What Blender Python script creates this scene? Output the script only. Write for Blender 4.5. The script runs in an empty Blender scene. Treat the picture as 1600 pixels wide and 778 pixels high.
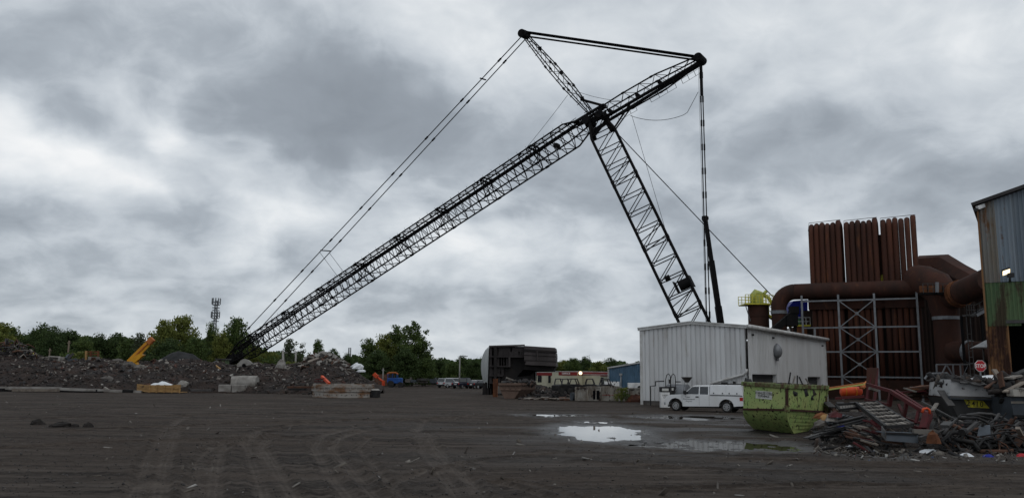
import bpy, math, random
import numpy as np
from mathutils import Vector, Matrix
random.seed(11); RNG = np.random.default_rng(5)
S = bpy.context.scene; COL = S.collection; R = math.radians

# ------------------------------------------------------------------ camera
CAM_H, FPX, HORIZON, ROLL = 2.5, 1280.0, 585.0, 0.0105
PITCH = math.atan((HORIZON - 389.0) / FPX)
FW = Vector((0, math.cos(PITCH), math.sin(PITCH)))
R0, U0 = Vector((1, 0, 0)), Vector((0, -math.sin(PITCH), math.cos(PITCH)))
RT = R0 * math.cos(ROLL) + U0 * math.sin(ROLL); UP = U0 * math.cos(ROLL) - R0 * math.sin(ROLL)
CO = Vector((0, 0, CAM_H))
cam_d = bpy.data.cameras.new('camera'); cam = bpy.data.objects.new('camera', cam_d); COL.objects.link(cam)
cam_d.sensor_width = 36; cam_d.lens = 36 * FPX / 1600; cam_d.clip_start = .1; cam_d.clip_end = 6000
cam.matrix_world = Matrix(((RT.x, UP.x, -FW.x, 0), (RT.y, UP.y, -FW.y, 0), (RT.z, UP.z, -FW.z, CAM_H), (0, 0, 0, 1)))
S.camera = cam
def ray(px, py): return FW + RT * ((px - 800) / FPX) - UP * ((py - 389) / FPX)
def at(px, py, Y):                      # where the sight line of a measured point meets the distance Y
    d = ray(px, py); return CO + d * (Y / d.y)
def G(px, py, z=0.0):                   # where it meets the ground
    d = ray(px, py); return CO + d * ((z - CAM_H) / d.z)
def gx(px, Y, z=0.0):                   # ground point at distance Y on the upright line through px (at the horizon)
    d = ray(px, HORIZON + (px - 800) * ROLL); p = CO + d * (Y / d.y); return Vector((p.x, Y, z))

# ------------------------------------------------------------------ node helpers
class NT:
    def __init__(s, tree): s.t = tree; s.n = tree.nodes; s.l = tree.links
    def node(s, typ, **kw):
        n = s.n.new(typ)
        for k, v in kw.items(): setattr(n, k, v)
        return n
    def put(s, sock, v):
        if v is None: return
        if isinstance(v, bpy.types.NodeSocket): s.l.new(v, sock)
        else:
            if sock.type == 'RGBA' and isinstance(v, (tuple, list)) and len(v) == 3: v = (*v, 1)
            sock.default_value = v
    def m(s, op, a, b=None, c=None, clamp=False):
        n = s.node('ShaderNodeMath', operation=op, use_clamp=clamp)
        s.put(n.inputs[0], a); s.put(n.inputs[1], b); s.put(n.inputs[2], c); return n.outputs[0]
    def vm(s, op, a, b=None):
        n = s.node('ShaderNodeVectorMath', operation=op); s.put(n.inputs[0], a); s.put(n.inputs[1], b)
        return n.outputs['Value'] if op in ('DOT_PRODUCT', 'LENGTH') else n.outputs[0]
    def mix(s, f, a, b, typ='MIX'):
        n = s.node('ShaderNodeMix', data_type='RGBA', blend_type=typ)
        s.put(n.inputs[0], f); s.put(n.inputs[6], a); s.put(n.inputs[7], b); return n.outputs[2]
    def noise(s, vec, scale, detail=4, rough=.55, dist=0.0):
        n = s.node('ShaderNodeTexNoise'); s.put(n.inputs['Vector'], vec)
        n.inputs['Scale'].default_value = scale; n.inputs['Detail'].default_value = detail
        n.inputs['Roughness'].default_value = rough; n.inputs['Distortion'].default_value = dist; return n.outputs[0]
    def ramp(s, f, stops, interp='LINEAR'):
        n = s.node('ShaderNodeValToRGB'); e = n.color_ramp.elements; n.color_ramp.interpolation = interp
        while len(e) < len(stops): e.new(.5)
        for q, (p, c) in zip(e, stops):
            q.position = p; q.color = (c, c, c, 1) if isinstance(c, (int, float)) else (*c, 1)
        s.put(n.inputs[0], f); return n.outputs[0]
    def comb(s, x, y, z):
        n = s.node('ShaderNodeCombineXYZ'); s.put(n.inputs[0], x); s.put(n.inputs[1], y); s.put(n.inputs[2], z); return n.outputs[0]
    def sep(s, v): n = s.node('ShaderNodeSeparateXYZ'); s.put(n.inputs[0], v); return n.outputs

# ------------------------------------------------------------------ world: overcast sky
SUN_EL, SUN_ROT = R(52), R(150)
W = bpy.data.worlds.new('World'); S.world = W; W.use_nodes = True
w = NT(W.node_tree); w.n.clear()
out = w.node('ShaderNodeOutputWorld')
sky = w.node('ShaderNodeTexSky', sky_type='NISHITA', sun_disc=False, sun_elevation=SUN_EL, sun_rotation=SUN_ROT)
d = w.node('ShaderNodeTexCoord').outputs['Generated']
x, y, z = w.sep(d)
zz = w.m('ADD', w.m('MAXIMUM', z, 0.0), .42)
uv = w.comb(w.m('DIVIDE', x, zz), w.m('DIVIDE', y, zz), 0.0)
n_big = w.noise(w.vm('ADD', uv, (3.1, 7.7, 0)), 1.7, 3, .5, .25)
n_mid = w.noise(w.vm('ADD', uv, (9.3, 1.2, 2)), 4.6, 7, .5, .45)
n_fine = w.noise(w.vm('ADD', uv, (1.3, 4.2, 5)), 13., 6, .55, .5)
wn = w.node('ShaderNodeTexNoise'); w.put(wn.inputs['Vector'], d); wn.inputs['Scale'].default_value = 8; wn.inputs['Detail'].default_value = 5
warp = w.vm('SUBTRACT', wn.outputs['Color'], (.5, .5, .5))
wd = w.vm('ADD', d, w.vm('MULTIPLY', warp, (.15, .15, .10)))
val = w.m('ADD', w.m('MULTIPLY', w.m('SUBTRACT', n_big, .5), .42), .545)
val = w.m('ADD', val, w.m('MULTIPLY', w.m('SUBTRACT', n_mid, .5), .78))
val = w.m('ADD', val, w.m('MULTIPLY', w.m('SUBTRACT', n_fine, .5), .30))
#  clouds measured in the photograph: centre, half sizes, tilt, lighter or darker
CLOUDS = [(15, 185, 50, 34, 0, .36), (95, 245, 100, 34, -.1, .24), (190, 268, 70, 22, .2, .2), (258, 195, 34, 34, 0, .36),
          (440, 336, 60, 26, 0, .26), (368, 248, 50, 18, .25, .2), (140, 378, 80, 18, 0, .18), (600, 320, 130, 30, .1, .12),
          (560, 400, 150, 28, 0, .12), (850, 380, 170, 40, .1, .2), (1560, 30, 150, 70, 0, .12), (690, 50, 130, 50, .6, .13),
          (240, 130, 70, 50, .3, .12), (130, 330, 100, 30, 0, .12), (520, 260, 60, 22, .3, .16), (1200, 270, 160, 30, .1, .10),
          (1580, 215, 60, 40, 0, .16), (700, 520, 420, 50, 0, .10), (1050, 40, 220, 50, 0, .10), (960, 120, 120, 70, 0, .08),
          (330, 55, 230, 42, .15, -.16), (200, 212, 130, 30, .28, -.30), (30, 100, 130, 40, 0, -.16), (500, 160, 190, 52, .2, -.22),
          (650, 275, 150, 44, .2, -.24), (30, 365, 90, 32, .1, -.24), (60, 450, 120, 22, 0, -.12), (310, 330, 110, 24, .1, -.16),
          (740, 180, 140, 60, .3, -.12), (800, 470, 190, 26, 0, -.14), (1420, 235, 230, 46, -.06, -.17), (1140, 400, 140, 60, 0, -.13),
          (960, 330, 120, 40, 0, -.16), (1330, 300, 140, 40, 0, -.08), (1200, 120, 150, 50, 0, -.05), (450, 450, 120, 20, 0, -.10),
          (1480, 130, 170, 40, .1, .07), (1250, 480, 120, 40, 0, .04), (610, 130, 90, 34, .2, -.08)]
for (cx, cy, sx, sy, tl, amp) in CLOUDS:
    c = ray(cx, cy).normalized()
    A = (RT * math.cos(tl) - UP * math.sin(tl)); B = (UP * math.cos(tl) + RT * math.sin(tl))
    A = (A - c * A.dot(c)).normalized() * (FPX / sx); B = (B - c * B.dot(c)).normalized() * (FPX / sy)
    qa, qb = w.vm('DOT_PRODUCT', wd, tuple(A)), w.vm('DOT_PRODUCT', wd, tuple(B))
    q = w.m('MULTIPLY_ADD', qa, qa, w.m('MULTIPLY', qb, qb))
    val = w.m('MULTIPLY_ADD', w.m('POWER', 2.718, w.m('MULTIPLY', q, -.5)), (amp if amp > 0 else amp * .85), val)
SKY_GAIN = 1.0
cloud = w.ramp(val, [(0.0, (.25, .28, .318)), (.30, (.325, .363, .408)), (.45, (.425, .47, .52)), (.55, (.545, .592, .642)), (.68, (.66, .705, .748)), (.84, (.82, .853, .88)), (1, (.96, .97, .977))])
bg1 = w.node('ShaderNodeBackground'); w.put(bg1.inputs[0], sky.outputs[0]); bg1.inputs[1].default_value = .05
bg2 = w.node('ShaderNodeBackground'); w.put(bg2.inputs[0], cloud); bg2.inputs[1].default_value = SKY_GAIN
mx = w.node('ShaderNodeMixShader'); mx.inputs[0].default_value = .93
w.l.new(bg1.outputs[0], mx.inputs[1]); w.l.new(bg2.outputs[0], mx.inputs[2]); w.l.new(mx.outputs[0], out.inputs[0])
W.cycles.sampling_method = 'MANUAL'; W.cycles.sample_map_resolution = 512
# ------------------------------------------------------------------ the sun behind the cloud
sd = bpy.data.lights.new('sun', 'SUN'); sd.energy = .5; sd.angle = R(40); sd.color = (1, .97, .93)
sun = bpy.data.objects.new('sun', sd); COL.objects.link(sun)
sv = Vector((math.sin(SUN_ROT) * math.cos(SUN_EL), math.cos(SUN_ROT) * math.cos(SUN_EL), math.sin(SUN_EL)))
sun.rotation_euler = sv.to_track_quat('Z', 'Y').to_euler(); sun.location = (0, 0, 60)
S.view_settings.view_transform = 'Standard'; S.view_settings.look = 'None'; S.view_settings.gamma = 1
S.view_settings.exposure = 0; S.view_settings.use_curve_mapping = False
S.cycles.max_bounces = 5; S.cycles.diffuse_bounces = 2; S.cycles.glossy_bounces = 3; S.cycles.use_denoising = True

# ------------------------------------------------------------------ objects
WM = {}; TEXTS = []
def _link(o, parent=None, world=False):
    COL.objects.link(o)
    if parent is not None:
        o.parent = parent
        if world: o.matrix_parent_inverse = WM[parent.name].inverted()
    WM[o.name] = o.matrix_basis.copy() if parent is None else (WM[parent.name] @ o.matrix_parent_inverse @ o.matrix_basis)
    return o
def tag(o, label=None, cat=None, group=None, kind=None):
    if label: o['label'] = label
    if cat: o['category'] = cat
    if group: o['group'] = group
    if kind: o['kind'] = kind
    return o
def thing(name, label, cat, loc=(0, 0, 0), rz=0, group=None, rot=None, scale=1):
    o = bpy.data.objects.new(name, None); o.empty_display_size = .3
    o.location = loc; o.rotation_euler = rot if rot is not None else (0, 0, rz); o.scale = (scale,) * 3
    o.matrix_basis = Matrix.LocRotScale(Vector(loc), o.rotation_euler, Vector((scale,) * 3))
    _link(o); return tag(o, label, cat, group)
def empty(name, parent):
    o = bpy.data.objects.new(name, None); o.empty_display_size = .3; return _link(o, parent, True)
def inst(name, me, M, parent=None, world=True, **kw):
    o = bpy.data.objects.new(name, me); o.matrix_basis = M; _link(o, parent, world); return tag(o, **kw)
def copy_tree(o, parent=None):
    c = o.copy(); COL.objects.link(c)
    if parent is not None: c.parent = parent
    for ch in list(o.children): copy_tree(ch, c)
    return c
def ortho(a):
    a = a.normalized(); u = Vector((0, 0, 1)) if abs(a.z) < .93 else Vector((1, 0, 0))
    s = a.cross(u).normalized(); return a, s, s.cross(a).normalized()
class MB:
    def __init__(s): s.v = []; s.f = []
    def add(s, vs, fs):
        k = len(s.v); s.v += [tuple(q) for q in vs]; s.f += [tuple(i + k for i in q) for q in fs]; return s
    def box(s, c, size, M=None):
        hx, hy, hz = size[0] / 2, size[1] / 2, size[2] / 2
        vs = [Vector((a * hx, b * hy, e * hz)) for a in (-1, 1) for b in (-1, 1) for e in (-1, 1)]
        if M is not None: vs = [M @ q for q in vs]
        c = Vector(c); return s.add([q + c for q in vs], [(0, 1, 3, 2), (4, 6, 7, 5), (0, 4, 5, 1), (2, 3, 7, 6), (0, 2, 6, 4), (1, 5, 7, 3)])
    def b2(s, x0, x1, y0, y1, z0, z1): return s.box(((x0 + x1) / 2, (y0 + y1) / 2, (z0 + z1) / 2), (x1 - x0, y1 - y0, z1 - z0))
    def bar(s, p0, p1, a=.1, b=None, up=None):
        p0, p1 = Vector(p0), Vector(p1); b = b or a; ax, sd_, u = ortho(p1 - p0)
        if up is not None:
            sd_ = ax.cross(Vector(up)).normalized(); u = sd_.cross(ax)
        vs = [p + sd_ * (i * a / 2) + u * (j * b / 2) for p in (p0, p1) for i, j in ((-1, -1), (1, -1), (1, 1), (-1, 1))]
        return s.add(vs, [(3, 2, 1, 0), (4, 5, 6, 7), (0, 1, 5, 4), (1, 2, 6, 5), (2, 3, 7, 6), (3, 0, 4, 7)])
    def tube(s, pts, r, n=8, caps=True, closed=False):
        pts = [Vector(p) for p in pts]; m = len(pts); rr = r if isinstance(r, (list, tuple)) else [r] * m
        vs = []; fs = []; prev = None
        for i, p in enumerate(pts):
            t = (pts[min(i + 1, m - 1)] - pts[max(i - 1, 0)])
            if closed: t = pts[(i + 1) % m] - pts[i - 1]
            t.normalize()
            if prev is None: _, a, b = ortho(t)
            else:
                a = prev - t * prev.dot(t); a.normalize(); b = a.cross(t)
            prev = a
            vs += [p + (a * math.cos(2 * math.pi * k / n) + b * math.sin(2 * math.pi * k / n)) * rr[i] for k in range(n)]
        for i in range(m if closed else m - 1):
            i2 = (i + 1) % m
            for k in range(n): fs.append((i * n + k, i * n + (k + 1) % n, i2 * n + (k + 1) % n, i2 * n + k))
        if caps and not closed: fs += [tuple(range(n - 1, -1, -1)), tuple((m - 1) * n + k for k in range(n))]
        return s.add(vs, fs)
    def cyl(s, p0, p1, r, r1=None, n=10, caps=True): return s.tube([p0, p1], [r, r if r1 is None else r1], n, caps)
    def prism(s, poly, y0, y1, axis='y'):      # polygon in xz (or xy, yz) pushed along the third axis
        n = len(poly)
        f = {'y': lambda p, t: (p[0], t, p[1]), 'z': lambda p, t: (p[0], p[1], t), 'x': lambda p, t: (t, p[0], p[1])}[axis]
        return s.add([f(p, y0) for p in poly] + [f(p, y1) for p in poly],
                     [tuple(range(n)), tuple(range(2 * n - 1, n - 1, -1))] + [(i, i + n, (i + 1) % n + n, (i + 1) % n) for i in range(n)])
    def loft(s, rings, caps=True, close=True):
        n = len(rings[0]); fs = []
        for i in range(len(rings) - 1):
            for k in range(n if close else n - 1): fs.append((i * n + k, i * n + (k + 1) % n, (i + 1) * n + (k + 1) % n, (i + 1) * n + k))
        if caps: fs += [tuple(range(n - 1, -1, -1)), tuple((len(rings) - 1) * n + k for k in range(n))]
        return s.add([p for r in rings for p in r], fs)
    def corr(s, p0, u, wid, z0, z1, pitch, dep, nrm, flat=.5, z1b=None, z0b=None):   # ribbed sheet metal
        u, nrm, p0 = Vector(u), Vector(nrm), Vector(p0); k = max(1, round(wid / pitch)); pt = wid / k
        pr = []
        for i in range(k):
            b = i * pt; e = (1 - flat) / 4 * pt
            pr += [(b, 0), (b + flat * pt * .9, 0), (b + flat * pt * .9 + e, dep), (b + pt - e, dep)]
        pr.append((wid, 0)); z1b = z1 if z1b is None else z1b; z0b = z0 if z0b is None else z0b
        vs = []
        for t, h in pr:
            q = p0 + u * t + nrm * h; f = t / wid
            vs += [q + Vector((0, 0, z0 + (z0b - z0) * f)), q + Vector((0, 0, z1 + (z1b - z1) * f))]
        return s.add(vs, [(2 * i, 2 * i + 2, 2 * i + 3, 2 * i + 1) for i in range(len(pr) - 1)])
    def data(s, name, mat, smooth=False):
        me = bpy.data.meshes.new(name); me.from_pydata(s.v, [], s.f); me.materials.append(mat)
        if smooth: me.shade_smooth()
        return me
    def build(s, name, mat, parent=None, smooth=False, world=False, bevel=0, sub=0, auto=None, **kw):
        me = s.data(name, mat, smooth)
        if auto: me.shade_smooth(); me.set_sharp_from_angle(angle=R(auto))
        o = bpy.data.objects.new(name, me); _link(o, parent, world)
        if bevel:
            b = o.modifiers.new('b', 'BEVEL'); b.width = bevel; b.segments = 2; b.limit_method = 'ANGLE'; b.angle_limit = R(35)
        if sub: q = o.modifiers.new('s', 'SUBSURF'); q.levels = q.render_levels = sub
        return tag(o, **kw)
def text(name, body, size, mat, M, parent=None, world=False, depth=.004, bold=0, align='CENTER', sx=1):
    c = bpy.data.curves.new(name, 'FONT'); c.body = body; c.size = size; c.extrude = depth; c.offset = bold
    c.align_x = align; c.align_y = 'CENTER'; c.materials.append(mat); c.resolution_u = 3
    o = bpy.data.objects.new(name, c); o.matrix_basis = M @ Matrix.Diagonal((sx, 1, 1, 1)); TEXTS.append(o); return _link(o, parent, world)
def frame_M(o, xdir, nrm):       # text frame: x along xdir, facing nrm
    X = Vector(xdir).normalized(); Z = Vector(nrm).normalized(); Y = Z.cross(X).normalized(); X = Y.cross(Z)
    return Matrix(((X.x, Y.x, Z.x, o[0]), (X.y, Y.y, Z.y, o[1]), (X.z, Y.z, Z.z, o[2]), (0, 0, 0, 1)))

# ------------------------------------------------------------------ materials
M = {}
def base(name):
    m = bpy.data.materials.new(name); m.use_nodes = True; t = NT(m.node_tree)
    b = t.n['Principled BSDF']; M[name] = m
    pos = t.node('ShaderNodeNewGeometry').outputs['Position']
    return m, t, b, pos
def mat(name, c1, c2=None, rough=.7, metal=0, scale=1.5, stretch=(1, 1, 1), lo=.4, hi=.65, c3=None, s3=6, lo3=.58, hi3=.66, bump=.0, bscale=20, spec=.22, obj_var=0, detail=6):
    """a base colour with worn patches of c2 and chips of c3, in world space"""
    m, t, b, pos = base(name)
    p = t.vm('MULTIPLY', pos, stretch) if stretch != (1, 1, 1) else pos
    col = None
    if c2 is not None:
        f = t.ramp(t.noise(p, scale, detail, .6), [(lo, 0.), (hi, 1.)])
        col = t.mix(f, c1, c2)
    else: col = t.mix(t.ramp(t.noise(p, scale, detail, .6), [(.3, 0.), (.7, 1.)]), tuple(q * .8 for q in c1), tuple(q * 1.15 for q in c1))
    if c3 is not None:
        f3 = t.ramp(t.noise(t.vm('ADD', p, (7.3, 2.1, 4.4)), s3, 7, .68), [(lo3, 0.), (hi3, 1.)]); col = t.mix(f3, col, c3)
    if obj_var:
        oi = t.node('ShaderNodeObjectInfo').outputs['Random']
        col = t.mix(1.0, col, t.ramp(oi, [(0, 1 - obj_var), (1, 1 + obj_var)]), 'MULTIPLY') if obj_var < 1 else col
    t.put(b.inputs['Base Color'], col); b.inputs['Roughness'].default_value = rough; b.inputs['Metallic'].default_value = metal
    b.inputs['Specular IOR Level'].default_value = spec
    if bump:
        bn = t.node('ShaderNodeBump'); bn.inputs['Strength'].default_value = bump; bn.inputs['Distance'].default_value = .05
        t.put(bn.inputs['Height'], t.noise(pos, bscale, 4)); t.put(b.inputs['Normal'], bn.outputs[0])
    return m
mat('white_siding', (.57, .575, .575), (.47, .465, .46), .5, 0, .9, (1, 1, .25), .45, .75, (.33, .30, .265), 1.4, .60, .78, obj_var=.06)
mat('white_trim', (.55, .55, .54), (.38, .37, .35), .5, 0, 1.2)
mat('concrete', (.30, .285, .265), (.17, .155, .14), .9, 0, 1.1, bump=.4, bscale=14, obj_var=.12)
mat('concrete_dark', (.13, .12, .11), (.07, .06, .055), .9, 0, 1.4, bump=.3)
mat('blue_siding', (.085, .165, .25), (.06, .12, .18), .5, 0, .8, obj_var=.06)
mat('rust_dark', (.075, .027, .016), (.028, .014, .011), .85, .0, .7, (1, 1, .12), .35, .7, (.135, .05, .021), 1.6, .56, .72, bump=.2, bscale=6, obj_var=.22)
mat('rust_duct', (.055, .022, .015), (.026, .015, .012), .85, 0, .6, (1, 1, .4), .35, .7, (.095, .038, .02), 1.3, .58, .75, bump=.2, bscale=5, obj_var=.1)
mat('rust_orange', (.17, .065, .026), (.07, .028, .016), .85, 0, .9, (1, 1, .3), bump=.2, obj_var=.1)
mat('galvanised', (.21, .218, .23), (.14, .147, .156), .5, .2, 1.5, obj_var=.08)
mat('black_steel', (.006, .006, .007), (.010, .009, .009), .7, 0, 1.0, spec=.08)
mat('black_rope', (.007, .007, .008), None, .8, spec=.08)
mat('dark_hull', (.012, .011, .011), (.022, .018, .017), .7, 0, .5, obj_var=.12)
mat('hull_plate', (.066, .056, .055), (.044, .038, .037), .65, 0, .5, (1, 1, .5), obj_var=.08)
mat('hull_rib', (.036, .031, .031), (.024, .02, .02), .7, 0, .6)
mat('hull_white', (.42, .43, .42), (.30, .31, .30), .7, 0, .7, (1, 1, .3))
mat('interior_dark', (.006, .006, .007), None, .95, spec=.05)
mat('dumpster_green', (.245, .355, .115), (.345, .375, .14), .55, 0, 1.2, (1, 1, .85), .35, .7, (.030, .019, .011), 6.5, .555, .59, bump=.25, bscale=9)
mat('dumpster_rim', (.17, .23, .085), (.075, .045, .022), .6, 0, 3.2, (1, 1, 1), .38, .56, (.03, .02, .012), 4, .58, .66)
mat('truck_white', (.70, .71, .72), (.60, .60, .59), .22, 0, .6, spec=.5)
mat('truck_lower', (.50, .49, .47), (.36, .34, .32), .45, 0, 2.4)
mat('glass_dark', (.02, .024, .028), None, .06, 0, 1, spec=.8)
mat('rubber', (.018, .018, .018), (.04, .036, .033), .85, 0, 4)
mat('rim_metal', (.38, .38, .38), (.22, .22, .22), .35, .6, 5)
mat('chrome', (.45, .46, .47), None, .25, .8)
mat('black_plastic', (.02, .02, .021), None, .5)
mat('red_lens', (.35, .02, .02), None, .25)
mat('sign_red', (.42, .02, .03), (.33, .02, .025), .4, 0, 8)
mat('sign_white', (.72, .70, .68), None, .5)
mat('label_white', (.52, .52, .49), (.33, .32, .28), .6, 0, 4, (1, 1, 1), .45, .7)
mat('ink_black', (.02, .02, .02), None, .7)
mat('ink_grey', (.10, .09, .09), None, .7)
mat('spray_yellow', (.50, .44, .035), (.22, .19, .05), .7, 0, 6, (1, 1, 1), .42, .68)
mat('pump_white', (.66, .66, .65), None, .4)
mat('cream', (.50, .48, .36), (.40, .38, .29), .6, 0, .6, obj_var=.04)
mat('red_band', (.22, .022, .022), (.16, .02, .02), .5, 0, .7)
mat('purple_door', (.06, .045, .14), None, .5)
mat('safety_yellow', (.62, .55, .05), (.40, .38, .06), .5, 0, 3)
mat('yellow_green', (.42, .45, .12), (.30, .34, .12), .5, 0, 2)
mat('blue_paint', (.012, .02, .24), (.01, .016, .16), .5, 0, .7)
mat('tractor_blue', (.02, .09, .32), (.015, .05, .18), .5, 0, 1.5)
mat('orange_paint', (.62, .20, .015), (.45, .12, .012), .45, 0, 1.1)
mat('orange_red', (.62, .085, .025), (.45, .05, .02), .5, 0, 1.4)
mat('orange_post', (.42, .14, .035), (.30, .09, .03), .6, 0, 1.3)
mat('crane_yellow', (.60, .30, .02), (.46, .20, .015), .45, 0, 1.0)
mat('timber', (.36, .22, .09), (.24, .14, .06), .8, 0, 2.2, (1, 1, 3), obj_var=.15)
mat('timber_grey', (.21, .18, .15), (.12, .10, .085), .85, 0, 2.2, obj_var=.3)
mat('plastic_sheet', (.68, .70, .72), None, .3)
mat('red_steel', (.08, .012, .014), (.042, .012, .011), .6, 0, 1.6, (1, 1, 1), .42, .68, (.05, .025, .02), 5, .6, .7)
mat('grey_steel', (.066, .064, .063), (.036, .033, .031), .6, 0, 1.4, obj_var=.2)
mat('slate_steel', (.068, .08, .095), (.045, .052, .06), .6, 0, 1.2, obj_var=.15)
mat('brown_scrap', (.085, .043, .028), (.045, .026, .02), .85, 0, 2.5, obj_var=.45)
mat('pale_scrap', (.20, .183, .162), (.085, .073, .064), .8, 0, 3, obj_var=.4)
mat('black_scrap', (.009, .009, .01), (.022, .02, .018), .6, 0, 2, obj_var=.4)
mat('grey_skip', (.05, .05, .05), (.03, .029, .028), .6, 0, 1.2, (1, 1, .5), .4, .7, (.05, .03, .02), 3, .6, .68)
mat('white_bin', (.30, .285, .255), (.15, .125, .10), .7, 0, 1.3, (1, 1, .6), .38, .62, (.05, .035, .027), 2.2, .54, .62, obj_var=.25)
mat('white_box', (.36, .36, .36), (.24, .24, .24), .6, 0, 1.6, (1, 1, 1), .45, .7, (.06, .05, .05), 3.2, .60, .66)
mat('skip_brown', (.155, .105, .082), (.10, .065, .05), .75, 0, 1.2, (1, 1, .4), .4, .7, (.045, .03, .024), 3, .6, .68, obj_var=.06)
mat('tank_ring', (.28, .26, .235), (.16, .085, .045), .75, 0, .8, (1, 1, 2.2), .46, .62, (.045, .03, .022), 2.4, .58, .66, obj_var=.1)
mat('car_silver', (.42, .43, .44), None, .25, .4)
mat('car_white', (.62, .62, .62), None, .25)
mat('car_black', (.012, .013, .016), None, .2)
mat('car_navy', (.02, .022, .035), None, .2)
mat('antenna', (.16, .17, .18), None, .6)
mat('bark', (.07, .058, .045), (.04, .033, .027), .9, 0, 3)
mat('pole_wood', (.14, .11, .085), None, .9)
mat('pole_pale', (.26, .25, .235), None, .8)
mat('roof_dark', (.045, .042, .042), (.03, .028, .028), .7, 0, 1)
def lamp_mat(name, col, s):
    m, t, b, pos = base(name); b.inputs['Base Color'].default_value = (*col, 1)
    b.inputs['Emission Color'].default_value = (*col, 1); b.inputs['Emission Strength'].default_value = s
lamp_mat('lamp_warm', (1, .72, .34), 2.6); lamp_mat('lamp_bright', (1, .80, .48), 2.2)
def streaked(name, c1, c2, rust, amount, sc=1.0):     # sheet metal with rust running down from the top
    m, t, b, pos = base(name)
    p = t.vm('MULTIPLY', pos, (1.1 * sc, 1.1 * sc, .10))
    f = t.ramp(t.noise(p, 1.6, 6, .62), [(.36, 0.), (.7, 1.)]); col = t.mix(f, c1, c2)
    g = t.noise(t.vm('MULTIPLY', pos, (.8, .8, .13)), 1.1, 5, .65)
    g2 = t.noise(pos, 3.5, 4, .6)
    f2 = t.ramp(t.m('MULTIPLY_ADD', g2, .25, g), [(.76 - amount, 0.), (.86 - amount, 1.)]); col = t.mix(f2, col, rust)
    oi = t.node('ShaderNodeObjectInfo').outputs['Random']
    col = t.mix(1.0, col, t.ramp(oi, [(0, .82), (1, 1.14)]), 'MULTIPLY')
    t.put(b.inputs['Base Color'], col); b.inputs['Roughness'].default_value = .7; b.inputs['Specular IOR Level'].default_value = .15
streaked('clad_grey', (.15, .185, .22), (.215, .24, .26), (.10, .052, .028), .02)
streaked('clad_rustgrey', (.17, .185, .19), (.15, .12, .085), (.12, .06, .028), .12)
streaked('clad_green', (.065, .115, .058), (.12, .155, .075), (.055, .045, .028), .10, 1.4)
streaked('clad_rust', (.135, .062, .03), (.21, .12, .055), (.045, .022, .016), .12, 1.6)
streaked('clad_dark', (.026, .018, .016), (.04, .026, .02), (.02, .015, .014), .1)
def leaf_mat(name, c1, c2, c3):
    m, t, b, pos = base(name)
    f = t.noise(pos, .45, 3, .5); col = t.mix(t.ramp(f, [(.36, 0.), (.64, 1.)]), c1, c2)
    f2 = t.ramp(t.noise(pos, 2.6, 2, .5), [(.5, 0.), (.75, 1.)]); col = t.mix(t.m('MULTIPLY', f2, .7), col, c3)
    t.put(b.inputs['Base Color'], col); b.inputs['Roughness'].default_value = .6; b.inputs['Specular IOR Level'].default_value = .12
    tr = t.node('ShaderNodeBsdfTranslucent'); t.put(tr.inputs[0], col); mx = t.node('ShaderNodeMixShader'); mx.inputs[0].default_value = .32
    o = t.n['Material Output']; t.l.new(b.outputs[0], mx.inputs[1]); t.l.new(tr.outputs[0], mx.inputs[2]); t.l.new(mx.outputs[0], o.inputs[0])
leaf_mat('leaf_dark', (.042, .068, .026), (.066, .10, .034), (.095, .125, .044))
leaf_mat('leaf_mid', (.058, .092, .03), (.092, .132, .038), (.15, .175, .052))
leaf_mat('leaf_yellow', (.105, .13, .032), (.165, .185, .045), (.26, .25, .07))
leaf_mat('leaf_grey', (.06, .078, .045), (.085, .105, .06), (.12, .135, .075))
# ================================================================== ground
def vnoise(x, y, seed=0):
    xi, yi = np.floor(x).astype(np.int64), np.floor(y).astype(np.int64); fx, fy = x - xi, y - yi
    fx = fx * fx * (3 - 2 * fx); fy = fy * fy * (3 - 2 * fy)
    def h(a, b):
        q = (a * 374761393 + b * 668265263 + seed * 1442695041) & 0xFFFFFFFF
        q = ((q ^ (q >> 13)) * 1274126177) & 0xFFFFFFFF
        return ((q ^ (q >> 16)) & 0xFFFF) / 65535.0
    return (h(xi, yi) * (1 - fx) + h(xi + 1, yi) * fx) * (1 - fy) + (h(xi, yi + 1) * (1 - fx) + h(xi + 1, yi + 1) * fx) * fy
def fbm(x, y, seed=0, o=4, g=.5):
    a, s, t = 1.0, 0.0, 0.0
    for i in range(o):
        s = s + a * vnoise(x, y, seed + i * 17); t += a; a *= g; x, y = x * 2.03 + 5.1, y * 2.03 + 1.7
    return s / t
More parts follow.
